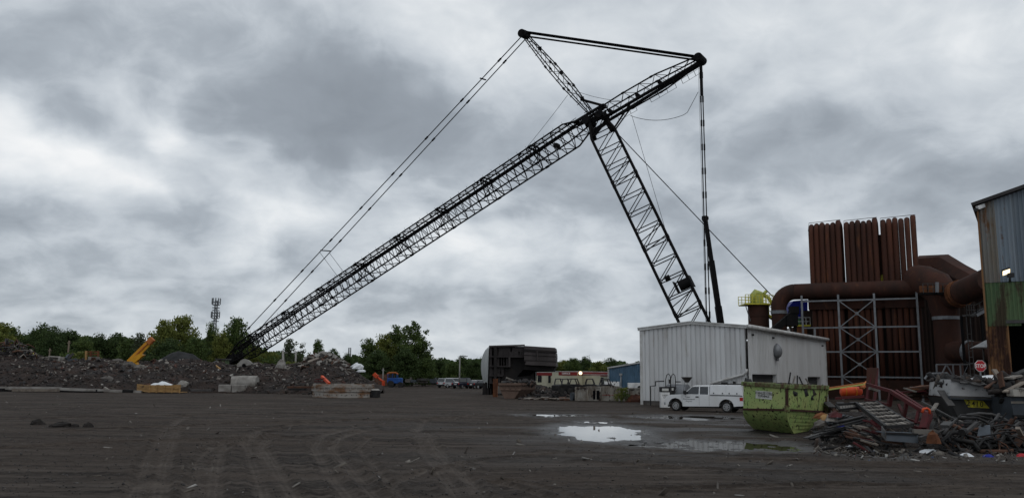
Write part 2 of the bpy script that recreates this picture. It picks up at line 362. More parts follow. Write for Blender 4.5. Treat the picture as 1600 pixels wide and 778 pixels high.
# water standing in the hollows: px centre, half width, half height in the photograph -> metres
PUDDLES = [(939, 675.5, 68, 10.8, .55, 'large bright puddle mirroring the white sky in the middle of the yard'),
           (1120, 695, 104, 6.8, 1.0, 'long shallow muddy puddle in front of the green dumpster'),
           (1345, 704.5, 44, 7.5, .5, 'brown puddle at the foot of the scrap heap'),
           (1085, 652, 66, 3.2, .8, 'thin puddle in front of the white pickup mirroring the pale building'),
           (868, 648, 44, 1.8, 1.2, 'thin bright strip of water far out in the yard'),
           (930, 659, 28, 1.5, 1.6, 'small broken puddle between the bright strip and the large puddle')]
PUD = []
for (px, py, hw, hh, ns, lab) in PUDDLES:
    c = G(px, py); n_, f_ = G(px, py + hh), G(px, py - hh)
    PUD.append((c.x, (n_.y + f_.y) / 2, hw / FPX * c.y, (f_.y - n_.y) / 2, ns, lab))
TRK = [([(205, 790), (232, 720), (262, 668), (290, 650)], .55), ([(245, 790), (258, 720), (278, 672)], .5),
       ([(298, 790), (312, 722), (332, 698), (420, 676)], .55), ([(332, 790), (338, 722), (352, 700), (430, 680)], .5),
       ([(425, 790), (402, 735), (384, 692), (400, 674), (470, 662), (560, 655)], .6), ([(468, 790), (432, 735), (408, 700), (420, 682)], .5),
       ([(560, 790), (512, 735), (492, 700), (502, 681), (560, 666), (640, 655)], .55), ([(606, 790), (548, 732), (518, 702), (530, 684), (590, 668)], .55),
       ([(640, 790), (592, 735), (560, 700), (575, 684)], .4),
       ([(735, 790), (692, 740), (662, 700), (650, 672), (664, 655), (760, 645)], .55), ([(770, 790), (715, 735), (680, 700), (668, 676)], .5),
       ([(600, 762), (660, 735), (760, 716), (900, 706)], .4), ([(770, 752), (830, 766), (900, 790)], .35), ([(790, 748), (860, 762), (930, 785)], .35),
       ([(0, 655), (300, 648), (620, 644), (830, 650), (960, 652)], .6), ([(0, 640), (320, 636), (640, 634), (900, 642)], .6),
       ([(100, 672), (400, 660), (700, 652), (1000, 662)], .5), ([(900, 720), (1150, 735), (1400, 742), (1610, 745)], .5),
       ([(850, 705), (1150, 718), (1610, 730)], .45), ([(1000, 765), (1300, 757), (1610, 765)], .5), ([(0, 700), (200, 690), (480, 683)], .5)]
TRK = [([G(*p) for p in pl], wd) for pl, wd in TRK]
def ground_fields(X, Y, full=False):
    b = (fbm(X * .12, Y * .12, 3, 3) - .5) * .10 + (fbm(X * .9, Y * .9, 7, 4) - .5) * .05 + (fbm(X * 3.1, Y * 3.1, 21, 2) - .5) * .02
    trk = np.zeros_like(X); acr = np.zeros_like(X); alo = np.zeros_like(X)
    for pl, wd in TRK:
        dm = np.full_like(X, 1e9); sg = np.zeros_like(X); al = np.zeros_like(X); s0 = 0.0
        for a, c in zip(pl[:-1], pl[1:]):
            dx, dy = c.x - a.x, c.y - a.y; L = dx * dx + dy * dy + 1e-9
            t = np.clip(((X - a.x) * dx + (Y - a.y) * dy) / L, 0, 1)
            dq = np.hypot(X - a.x - t * dx, Y - a.y - t * dy); L1 = math.sqrt(L); up_ = dq < dm; sg = np.where(up_, ((X - a.x) * dy - (Y - a.y) * dx) / L1, sg); al = np.where(up_, s0 + t * L1, al); dm = np.minimum(dm, dq); s0 += L1
        dm = dm + (fbm(X * .7, Y * .7, 40, 2) - .5) * .16
        k = np.clip(1 - (dm / (wd * .48)) ** 6, 0, 1); ridge = np.exp(-((dm - wd * .66) / .10) ** 2)
        acr = np.where(k > .05, sg, acr); alo = np.where(k > .05, al, alo)
        b = b - .045 * k + .04 * ridge; trk = np.maximum(trk - .5 * ridge * (trk > .3), k * (.55 + .45 * vnoise(X * .5, Y * .5, 51)))
    b = b * np.clip((Y + 6) / 10, .2, 1)
    wet = np.zeros_like(X)
    for (cx, cy, a, bb, ns, lab) in PUD:
        q = ((X - cx) / a) ** 2 + ((Y - cy) / bb) ** 2 + (fbm(X * 1.5 / max(.4, bb * .35), Y * .8 / max(.4, bb * .35), 90, 5, .62) - .5) * 5.0 * ns
        m = np.clip((2.1 - q) / 1.1, 0, 1)
        b = np.where(q < 2.1, b * (1 - m) + m * (-.035 + .05 * (np.clip(q, .0, 3) - 1)), b)
        wet = np.maximum(wet, np.clip((3.4 - q) / 2.2, 0, 1))
    zone = np.exp(-(((X - 9) / 11) ** 2 + ((Y - 40) / 16) ** 2)); wet = np.maximum(wet, zone * np.clip((fbm(X * .25, Y * .5, 61, 4) - .42) * 5, 0, 1) * .8)
    return (b, trk, wet, acr, alo) if full else (b, trk, wet)
def heightmap(name, X, Y, Z, material, attrs=(), parent=None, smooth=True):
    nr, nc = X.shape; co = np.stack([X, Y, Z], -1).reshape(-1, 3).astype(np.float32)
    idx = np.arange(nr * nc).reshape(nr, nc)
    q = np.stack([idx[:-1, :-1], idx[:-1, 1:], idx[1:, 1:], idx[1:, :-1]], -1).reshape(-1, 4)
    me = bpy.data.meshes.new(name); me.vertices.add(len(co)); me.vertices.foreach_set('co', co.ravel())
    me.loops.add(q.size); me.loops.foreach_set('vertex_index', q.ravel().astype(np.int32)); me.polygons.add(len(q))
    me.polygons.foreach_set('loop_start', np.arange(0, q.size, 4, dtype=np.int32))
    for an, av in attrs:
        a = me.attributes.new(an, 'FLOAT', 'POINT'); a.data.foreach_set('value', av.ravel().astype(np.float32))
    me.update(calc_edges=True); me.materials.append(material)
    if smooth: me.shade_smooth()
    o = bpy.data.objects.new(name, me); return _link(o, parent)
m, t, b, pos = base('yard_dirt')
trk = t.node('ShaderNodeAttribute', attribute_name='track').outputs['Fac']; wet = t.node('ShaderNodeAttribute', attribute_name='wet').outputs['Fac']
acr = t.node('ShaderNodeAttribute', attribute_name='across').outputs['Fac']; alo = t.node('ShaderNodeAttribute', attribute_name='along').outputs['Fac']
lug = t.m('MULTIPLY_ADD', t.m('SINE', t.m('MULTIPLY', acr, 46.)), .5, .5); lug = t.m('MULTIPLY', lug, t.m('MULTIPLY_ADD', t.m('SINE', t.m('ADD', t.m('MULTIPLY', alo, 24.), t.m('MULTIPLY', acr, 9.))), .3, .7))
n1 = t.noise(t.vm('MULTIPLY', pos, (.22, .9, 1)), .5, 7, .62); n2 = t.noise(pos, 3.2, 7, .65); n3 = t.noise(pos, 15, 5, .75); n4 = t.noise(pos, .09, 4, .5)
col = t.mix(t.ramp(n1, [(.40, 0.), (.60, 1.)]), (.020, .0155, .0128), (.066, .0525, .0435))
s1 = t.noise(t.vm('MULTIPLY', pos, (.16, 1.3, 1)), 1.1, 6, .66); col = t.mix(t.ramp(s1, [(.52, 0.), (.60, .85)]), col, (.094, .078, .066)); col = t.mix(t.ramp(s1, [(.36, .9), (.44, 0.)]), col, (.013, .0105, .009))
col = t.mix(t.ramp(n4, [(.4, 0.), (.65, .55)]), col, (.036, .025, .0185))
col = t.mix(t.ramp(n2, [(.46, 0.), (.74, .8)]), col, (.086, .071, .059))
col = t.mix(t.m('MULTIPLY', trk, t.m('MULTIPLY', t.ramp(t.noise(pos, 1.1, 5, .6), [(.36, .25), (.66, 1.)]), t.m('MULTIPLY_ADD', lug, .5, .6))), col, (.13, .108, .091))
col = t.mix(t.ramp(n3, [(.56, 0.), (.66, .85)]), col, (.018, .0145, .0125))
col = t.mix(t.ramp(t.noise(pos, 60, 2, .6), [(.68, 0.), (.76, .8)]), col, (.14, .13, .12))
col = t.mix(t.m('MULTIPLY', wet, .75), col, (.018, .0165, .0155))
t.put(b.inputs['Base Color'], col)
t.put(b.inputs['Roughness'], t.m('SUBTRACT', t.ramp(n1, [(.3, .78), (.7, .95)]), t.m('MULTIPLY', wet, .45)))
t.put(b.inputs['Specular IOR Level'], t.m('MULTIPLY_ADD', wet, .35, .08))
bn = t.node('ShaderNodeBump'); bn.inputs['Strength'].default_value = .9; bn.inputs['Distance'].default_value = .12
tread = t.m('MULTIPLY', lug, t.m('MULTIPLY', trk, .35))
t.put(bn.inputs['Height'], t.m('ADD', t.m('ADD', t.m('MULTIPLY', n2, 1.0), t.m('MULTIPLY', n3, .35)), tread)); t.put(b.inputs['Normal'], bn.outputs[0])
ys = np.concatenate([np.linspace(-24, 12, 24)[:-1], np.geomspace(12, 170, 640), np.geomspace(172, 4000, 30)])
tt = np.sinh(np.linspace(-2.0, 2.0, 540)) / np.sinh(2.0) * 1.25
Yg = np.repeat(ys[:, None], len(tt), 1); Xg = (Yg + 30) * tt[None, :]
Zg, Tg, Wg, Ag, Lg = ground_fields(Xg, Yg, True)
Zg = np.where(Yg > 175, 0, Zg)
tag(heightmap('ground', Xg, Yg, Zg, m, [('track', Tg), ('wet', Wg), ('across', Ag), ('along', Lg)]), 'dark muddy yard with tyre ruts', None, None, 'structure')
def ground_z(x, y):
    return float(ground_fields(np.array([float(x)]), np.array([float(y)]))[0][0])
m, t, b, pos = base('puddle_water')
b.inputs['Base Color'].default_value = (.035, .028, .02, 1); b.inputs['Roughness'].default_value = .02; b.inputs['IOR'].default_value = 1.33
b.inputs['Specular IOR Level'].default_value = .9
bn = t.node('ShaderNodeBump'); bn.inputs['Strength'].default_value = .06; bn.inputs['Distance'].default_value = .02
t.put(bn.inputs['Height'], t.noise(t.vm('MULTIPLY', pos, (1, .5, 1)), 3.0, 3)); t.put(b.inputs['Normal'], bn.outputs[0])
for (cx, cy, a, bb, ns, lab) in PUD:
    mb = MB(); mb.add([(cx + 1.55 * a * math.cos(k * math.pi / 24), cy + 1.55 * bb * math.sin(k * math.pi / 24), -.032) for k in range(48)], [tuple(range(48))])
    tag(mb.build('puddle', m), lab, None, None, 'structure')

# ------------------------------------------------------------------ loose bits
def bits(name, pts, size, material, flat=.55, long=1.0, kind='stuff', label=None, seed=1):
    """irregular fragments at the given points, one mesh"""
    g = np.random.default_rng(seed); n = len(pts); P = np.asarray(pts, dtype=np.float64); sz = np.broadcast_to(size, (n,))
    cube = np.array([[a, b_, c] for a in (-1, 1) for b_ in (-1, 1) for c in (-1, 1)], dtype=float) * .5
    fac = np.array([(0, 1, 3, 2), (4, 6, 7, 5), (0, 4, 5, 1), (2, 3, 7, 6), (0, 2, 6, 4), (1, 5, 7, 3)])
    V = cube[None] * (1 + .5 * (g.random((n, 8, 3)) - .5)); ax = np.stack([g.uniform(.6, 1.2 * long, n), g.uniform(.4, .9, n), g.uniform(.2, flat, n)], -1)
    V = V * ax[:, None, :] * sz[:, None, None]
    q = g.normal(size=(n, 4)); q[:, 1:3] *= .5; q /= np.linalg.norm(q, axis=1)[:, None]; w_, x_, y_, z_ = q.T
    Rm = np.stack([np.stack([1 - 2 * (y_ * y_ + z_ * z_), 2 * (x_ * y_ - z_ * w_), 2 * (x_ * z_ + y_ * w_)], -1),
                   np.stack([2 * (x_ * y_ + z_ * w_), 1 - 2 * (x_ * x_ + z_ * z_), 2 * (y_ * z_ - x_ * w_)], -1),
                   np.stack([2 * (x_ * z_ - y_ * w_), 2 * (y_ * z_ + x_ * w_), 1 - 2 * (x_ * x_ + y_ * y_)], -1)], 1)
    V = np.einsum('nij,nkj->nki', Rm, V) + P[:, None, :]
    co = V.reshape(-1, 3).astype(np.float32); F = (fac[None] + (np.arange(n) * 8)[:, None, None]).reshape(-1, 4)
    me = bpy.data.meshes.new(name); me.vertices.add(len(co)); me.vertices.foreach_set('co', co.ravel())
    me.loops.add(F.size); me.loops.foreach_set('vertex_index', F.ravel().astype(np.int32)); me.polygons.add(len(F))
    me.polygons.foreach_set('loop_start', np.arange(0, F.size, 4, dtype=np.int32)); me.update(calc_edges=True); me.materials.append(material)
    a = me.attributes.new('tone', 'FLOAT', 'FACE'); a.data.foreach_set('value', np.repeat(g.random(n), 6).astype(np.float32))
    o = bpy.data.objects.new(name, me); _link(o); return tag(o, label, None, None, kind)
def tone_mat(name, stops, rough=.8):
    m, t, b, pos = base(name); f = t.node('ShaderNodeAttribute', attribute_name='tone').outputs['Fac']
    c = t.ramp(f, stops, 'CONSTANT'); c = t.mix(1.0, c, t.ramp(t.noise(pos, 4, 4), [(.3, .6), (.7, 1.25)]), 'MULTIPLY')
    t.put(b.inputs['Base Color'], c); b.inputs['Roughness'].default_value = rough; return m
tone_mat('gravel_bits', [(0, (.03, .027, .025)), (.5, (.06, .054, .05)), (.85, (.10, .09, .085)), (.965, (.20, .19, .18))])
tone_mat('rubble_bits', [(0, (.012, .0085, .007)), (.30, (.022, .015, .012)), (.56, (.038, .026, .02)), (.72, (.015, .0135, .0135)), (.83, (.09, .073, .06)), (.90, (.17, .148, .128)), (.955, (.08, .03, .022)), (.97, (.30, .28, .255))])
tone_mat('scrap_bits', [(0, (.013, .012, .012)), (.40, (.03, .023, .02)), (.60, (.018, .017, .018)), (.78, (.050, .032, .023)), (.91, (.075, .06, .05)), (.95, (.055, .018, .014)), (.98, (.18, .165, .15))])
tone_mat('litter_bits', [(0, (.05, .042, .035)), (.4, (.10, .085, .07)), (.7, (.20, .185, .165)), (.82, (.05, .04, .033)), (.93, (.36, .35, .33)), (.975, (.05, .07, .13)), (.988, (.2, .04, .035))])
pts = []; sz = []
for k in range(7000):
    yy = 17 * math.exp(random.random() * 1.75); xx = random.uniform(-.75, .75) * yy
    pts.append((xx, yy, 0)); sz.append(random.choice((.02, .02, .025, .03, .035, .045)) * (1 if random.random() > .015 else 2.2))
zz_ = ground_fields(np.array([p[0] for p in pts]), np.array([p[1] for p in pts]))[0]
bits('gravel', [(p[0], p[1], float(q) + .01) for p, q in zip(pts, zz_)], np.array(sz), M['gravel_bits'], .7, 1.2, label='loose stones scattered over the muddy yard', seed=3)
def lump(mb, c, sx, sy, sz_, seed, n=9, rings=5):
    g = random.Random(seed); rr = []
    for i in range(rings):
        f = i / (rings - 1); ph = f * math.pi * .52; r = math.cos(ph); zq = math.sin(ph)
        rr.append([Vector((c[0] + sx * r * math.cos(2 * math.pi * k / n) * g.uniform(.7, 1.28) + .001, c[1] + sy * r * math.sin(2 * math.pi * k / n) * g.uniform(.78, 1.2), c[2] - .12 * sz_ + sz_ * zq * g.uniform(.85, 1.12))) for k in range(n)])
    mb.loft(rr); return mb
mat('clod', (.016, .014, .013), (.03, .026, .023), .95, 0, 5, bump=.8, bscale=12)
for i, (px, py, wpx, hpx, lab) in enumerate([(55, 663, 11, 8, 'squarish dark clod of mud, leftmost of the row'), (78, 667, 7, 4, 'small flat clod of mud between two bigger ones'),
        (93, 667, 15, 8, 'long low dark clod of mud, biggest of the row'), (113, 667, 8, 5, 'small dark clod of mud close to the biggest clod'), (134, 667, 8, 7, 'small round clod of mud, rightmost of the row')]):
    c = G(px, py); k = c.y / FPX
    tag(lump(MB(), c + Vector((0, .2, 0)), wpx * k, wpx * k * .8, hpx * k * 1.1, 70 + i, 10, 5).build('dirt_clod', M['clod']), lab, 'dirt clod', 'clods of mud lying in the yard')
tone_mat('chip_bits', [(0, (.05, .04, .033)), (.4, (.10, .085, .07)), (.75, (.18, .165, .145)), (.95, (.32, .31, .29))])
pts = []
for k in range(260):
    yy = 18 * math.exp(random.random() * 1.3); pts.append((random.uniform(-.7, .7) * yy, yy, 0))
zz_ = ground_fields(np.array([p[0] for p in pts]), np.array([p[1] for p in pts]))[0]
bits('wood_chips', [(p[0], p[1], float(q) + .01) for p, q in zip(pts, zz_)], RNG.choice([.04, .05, .07, .1, .14], len(pts)), M['chip_bits'], .3, 3.2, label='pale chips and sticks scattered over the yard', seed=31)
# ================================================================== pale metal building
Lc, Nc = gx(1003, 73.3), gx(1168.5, 68)
gu = (Nc - Lc).normalized(); su = Vector((-gu.y, gu.x, 0)); GW = (Nc - Lc).length; SL = 29.5; EH, AP = 6.6, 7.05
if su.y < 0: su = -su
def line_t(p0, u, px):
    d_ = ray(px, HORIZON + (px - 800) * ROLL); return float(np.linalg.solve(np.array([[u.x, -d_.x], [u.y, -d_.y]]), np.array([-p0.x, -p0.y]))[0])
SL = line_t(Nc, su, 1290.5)
gn, sn = -su, gu                          # outward normals of the gable and of the long side
mat('doorway_shade', (.05, .051, .053), (.035, .036, .037), .7)  # dark grey that stands for the shade inside the open side doorways
shed = thing('metal_building', 'pale grey ribbed metal building with a low gable and white eaves', 'building', Lc)
mb = MB(); mb.bar(Lc - gn * .15 + gu * .05 + Vector((0, 0, .5)), Nc - gn * .15 - gu * .05 + Vector((0, 0, .5)), .3, 1.0, (0, 0, 1)); mb.build('plinth', M['concrete_dark'], shed, False, True)
np_ = 11
for k in range(np_):
    a = GW * k / np_; b_ = GW * (k + 1) / np_; zt = lambda q: AP - (AP - EH) * abs(q - GW / 2) / (GW / 2)
    MB().corr(Lc + gu * a + gn * .08, gu, b_ - a, .37, zt(a), .45, -.075, gn, .72, zt(b_)).build('wall_panel', M['white_siding'], shed, False, True)
DOORS = [(line_t(Nc, su, 1174.5), line_t(Nc, su, 1214), 2.8), (line_t(Nc, su, 1262), line_t(Nc, su, 1281.5), 2.65)]
nps = 30
for k in range(nps):
    a = SL * k / nps; b_ = SL * (k + 1) / nps; mid = (a + b_) / 2; z0 = .3
    for d0, d1, dz in DOORS:
        if d0 < mid < d1: z0 = dz
    MB().corr(Nc + su * a + sn * .08, su, b_ - a, z0, EH, .36, -.075, sn, .66).build('wall_panel', M['white_siding'], shed, False, True)
mb = MB()
for (p, u, n, ln) in ((Lc, su, -sn, SL), (Lc + su * SL, gu, su, GW)):
    mb.bar(p + n * .0 + Vector((0, 0, EH / 2)), p + u * ln + Vector((0, 0, EH / 2)), .1, EH, (0, 0, 1))
mb.build('back_wall', M['white_siding'], shed, False, True)
for (d0, d1, dz) in DOORS:
    d0 = SL / nps * math.ceil(d0 / (SL / nps) - .5); d1 = SL / nps * math.ceil(d1 / (SL / nps) - .5)
    dr = MB().bar(Nc + su * d0 - sn * .35 + Vector((0, 0, dz / 2)), Nc + su * d1 - sn * .35 + Vector((0, 0, dz / 2)), .05, dz, (0, 0, 1)).build('dark_doorway', M['doorway_shade'], shed, False, True)  # dark panel added in place of the shaded opening
    for q in range(7):
        zq = dz - .2 - q * .4
        MB().bar(Nc + su * d0 - sn * .30 + Vector((0, 0, zq)), Nc + su * d1 - sn * .30 + Vector((0, 0, zq)), .05, .33, (0, 0, 1)).build('doorway_slat', M['doorway_shade'], dr, False, True)  # slats added on the dark panel, same shade colour
    mb = MB()
    for q in (d0, d1): mb.bar(Nc + su * q - sn * .12 + Vector((0, 0, 0)), Nc + su * q - sn * .12 + Vector((0, 0, dz)), .12, .36, sn)
    mb.bar(Nc + su * d0 - sn * .12 + Vector((0, 0, dz)), Nc + su * d1 - sn * .12 + Vector((0, 0, dz)), .36, .12, (0, 0, 1)); mb.build('door_frame', M['white_siding'], shed, False, True)
apx = (Lc + Nc) / 2
for a, nm in ((Lc - gu * .25, 1), (Nc + gu * .25, -1)):
    q0 = Vector((a.x, a.y, EH + .06)) + gn * .3; q1 = Vector((apx.x, apx.y, AP + .08)) + gn * .3
    mb = MB(); th = Vector((0, 0, .08)); w_ = su * (SL + .5)
    mb.loft([[q0, q1, q1 + th, q0 + th], [q0 + w_, q1 + w_, q1 + th + w_, q0 + th + w_]]); mb.build('roof_sheet', M['white_trim'], shed, False, True)
    mb = MB(); mb.bar(q0 - gn * .14 - Vector((0, 0, .06)), q1 - gn * .14 - Vector((0, 0, .06)), .16, .26, (0, 0, 1)); mb.build('rake_trim', M['white_trim'], shed, False, True)
mb = MB(); q = Nc + sn * .34 + Vector((0, 0, EH + .02)) - su * .3; mb.cyl(q, q + su * (SL + .6), .17, n=10); mb.bar(q - sn * .16, q - sn * .16 + su * (SL + .6), .1, .34, (0, 0, 1)); mb.build('gutter', M['white_trim'], shed, True, True)
MB().bar(Lc + gn * .06 + Vector((0, 0, 0)), Lc + gn * .06 + Vector((0, 0, EH)), .22, .16, gn).build('corner_trim', M['white_trim'], shed, False, True)
MB().bar(Nc + su * SL + sn * .05, Nc + su * SL + sn * .05 + Vector((0, 0, EH)), .24, .16, sn).build('corner_trim', M['white_trim'], shed, False, True)
ncz = lambda h, o=0, e=0: Nc + gn * (.2 + o) + gu * (e) + Vector((0, 0, h))
mb = MB(); mb.tube([ncz(6.45, .05, .02), ncz(5.9, .05, .02), ncz(3.15, .05, .02)], .05, 8); mb.build('drain_pipe', M['grey_steel'], shed, True, True)
mb = MB(); mb.tube([ncz(3.15, .05, .02), ncz(2.92, .05, -.02), ncz(2.72, .05, -.25), ncz(2.45, .05, -1.2), ncz(1.95, .05, -3.1), ncz(1.5, .05, -3.2)], .1, 8); mb.build('conduit', M['white_trim'], shed, True, True)
mb = MB(); c = ncz(1.9, .1, -1.9); mb.box(c, (.5, .25, .32)); mb.box(c + gu * .85 + Vector((0, 0, .15)), (.2, .2, .2)); mb.build('wall_lamp', M['black_plastic'], shed, False, True)
vc = Nc + su * 7.6 + sn * .28 + Vector((0, 0, 4.8))         # rounded hood on the long side
mb = MB(); rr = []
for k in range(7):
    f = -1 + k / 3; r = math.sqrt(max(.02, 1 - f * f)); rr.append([vc + su * (.62 * r * math.cos(2 * math.pi * q / 14)) + sn * (.42 * r * math.sin(2 * math.pi * q / 14)) + Vector((0, 0, .62 * f + (.1 if k == 6 else 0))) for q in range(14)])
mb.loft(rr); mb.bar(vc - Vector((0, 0, .62)), vc - Vector((0, 0, .85)), .2); mb.build('vent_hood', M['galvanised'], shed, True, True)
mb = MB()
for a, h in ((7.0, 6.0), (1.2, 6.0), (SL - 1.5, 5.9)): mb.box(Nc + su * a + sn * .12 + Vector((0, 0, h)), (.22, .22, .16))
mb.build('bracket', M['black_plastic'], shed, False, True)
# fuel pumps and tank in front of the gable
def pump(px, Y, h, lab, txt, col='pump_white'):
    c = gx(px, Y); t = thing('fuel_pump', lab, 'fuel pump', c, 0, 'fuel pumps beside the pale building')
    MB().b2(-.36, .36, -.28, .28, .05, h).build('cabinet', M[col], t, bevel=.03)
    MB().b2(-.38, .38, -.30, .30, h + .01, h + .42).build('head', M['black_plastic'], t, bevel=.03)
    MB().b2(-.26, .26, -.315, -.302, h + .1, h + .3).build('display', M['label_white'], t)
    mb = MB(); mb.tube([(.1, 0, h + .42), (.1, 0, h + 1.0), (.2, 0, h + 1.35), (.34, 0, h + 1.45), (.46, 0, h + 1.3), (.5, 0, h + .9), (.47, 0, h + .2)], .035, 7); mb.build('hose', M['rubber'], t, True)
    mb = MB(); mb.bar((.47, 0, h + .35), (.47, -.1, h - .05), .1, .16); mb.build('nozzle', M['black_plastic'], t)
    if txt:
        for i, (s_, zq, sz_) in enumerate(txt): text('lettering', s_, sz_, M['ink_black'], frame_M((0, -.284, zq), (1, 0, 0), (0, -1, 0)), t)
    return t
pump(1038, 66, 1.25, 'white fuel pump with a black head in front of the pickup bonnet', [('DIESEL', 1.0, .17), ('FUEL', .82, .15), ('76', .55, .17)])
pump(1046, 69, 1.25, 'dark fuel pump half hidden behind the white pump', None, 'black_plastic')
c = gx(1018, 70); pp = thing('pipe_run', 'thin dark pipe stepping along the pale gable to the pumps', 'pipe', c)
mb = MB(); mb.tube([gx(1016, 71, .0), gx(1016, 71, 1.65), gx(1024, 70.5, 1.7), gx(1024, 70.4, 2.05), gx(1037, 68, 2.1)], .05, 8); mb.build('pipe', M['black_plastic'], pp, False, True)
c = gx(1059, 69.5); tk = thing('fuel_tank', 'grey horizontal fuel tank behind the white pickup cab', 'tank', c)
mb = MB(); mb.tube([c + gu * -1.0 + Vector((0, 0, 1.1)), c + gu * -.85 + Vector((0, 0, 1.1)), c + gu * .85 + Vector((0, 0, 1.1)), c + gu * 1.0 + Vector((0, 0, 1.1))], [.45, .75, .75, .45], 20); mb.build('drum', M['galvanised'], tk, False, True, auto=40)
mb = MB(); mb.b2(-.2, .2, -.2, .2, 2.0, 2.1); mb.cyl((-.7, 0, 1.9), (-.7, 0, 2.25), .08); mb.loft([[Vector((.75 + a * .12, b_ * .12, 2.0)) for a, b_ in ((-1, -1), (1, -1), (1, 1), (-1, 1))], [Vector((.75 + a * .4, b_ * .4, 2.45)) for a, b_ in ((-1, -1), (1, -1), (1, 1), (-1, 1))]]); mb.build('filler', M['grey_steel'], tk)
for e in (-.5, .5): MB().bar(c + gu * e, c + gu * e + Vector((0, 0, .5)), .25, 1.2, gn).build('saddle', M['concrete_dark'], tk, False, True)

# ================================================================== white pickup with canopy
fr, re_ = gx(1061, 61.6), gx(1141, 59.6)
dirv = (fr - re_).normalized(); rz = math.atan2(dirv.y, dirv.x)
tr = thing('pickup_truck', 'white extended cab pickup with a white canopy and lettering on its door', 'pickup truck', (re_ + fr) / 2, rz)
WB = 3.75; hw = .98                        # x forward, +y is the far side ... the camera sees the vehicle's left
sideN = 1 if (Matrix.Rotation(rz, 3, 'Z') @ Vector((0, 1, 0))).y < 0 else -1
def sy(v): return v * sideN
FA, RA = WB / 2, -WB / 2
def arch(cx, r=.5, n=9, z=.42): return [(cx + r * math.cos(a), z + r * math.sin(a)) for a in [math.pi * k / (n - 1) for k in range(n)]]
low = [(FA + .80, .46), (FA + .82, .66), (FA + .79, .92), (FA + .72, 1.06), (FA + .4, 1.17), (FA - .52, 1.21), (FA - .60, 1.24), (-.62, 1.22), (-.64, 1.20), (RA - 1.16, 1.19), (RA - 1.2, 1.1), (RA - 1.2, .5)]
low += [(RA - .55, .44)] + [p for p in reversed(arch(RA))][::1] + [(FA - .56, .36)] + [p for p in reversed(arch(FA))] + [(FA + .56, .42)]
def body_loft(poly, w, tuck=.07, ztuck=1.3):
    mb = MB(); n = len(poly)
    rings = [[Vector((x_, yy * w, z_)) for x_, z_ in poly] for yy in (-1, -.93, .93, 1)]
    for r_, e in ((rings[0], .97), (rings[3], .97)):
        for v in r_: v.z = .8 + (v.z - .8) * (1 if .35 < v.z < .95 else .975)
    mb.loft(rings); return mb
body_loft(low, hw).build('body', M['truck_white'], tr, auto=28)
cab = [(FA - .52, 1.20), (FA - 1.24, 1.80), (FA - 1.45, 1.88), (-.50, 1.90), (-.62, 1.86), (-.66, 1.2)]
mb = MB(); mb.loft([[Vector((x_, e * (hw - .03 - max(0, z_ - 1.2) * .22), z_)) for x_, z_ in cab] for e in (-1, 1)]); mb.build('cab', M['truck_white'], tr, bevel=.03, auto=35)
for e in (-1, 1):
    q = lambda x_, z_: Vector((x_, e * (hw - .03 - (z_ - 1.2) * .22 + .006), z_))
    for poly in ([(FA - .66, 1.24), (FA - 1.24, 1.76), (FA - 1.74, 1.79), (FA - 1.74, 1.24)], [(FA - 1.82, 1.24), (FA - 1.82, 1.79), (-.62 + .08, 1.79), (-.62 + .06, 1.24)]):
        mb = MB(); pts_ = [q(*p) for p in poly]; mb.loft([pts_, [p + Vector((0, -e * .012, 0)) for p in pts_]]); mb.build('window', M['glass_dark'], tr)
mb = MB(); mb.loft([[Vector((FA - .50, e, 1.22)), Vector((FA - 1.20, e * .86, 1.80)), Vector((FA - 1.21, e * .86, 1.81)), Vector((FA - .52, e, 1.23))] for e in (-.86, .86)]); mb.build('windscreen', M['glass_dark'], tr)
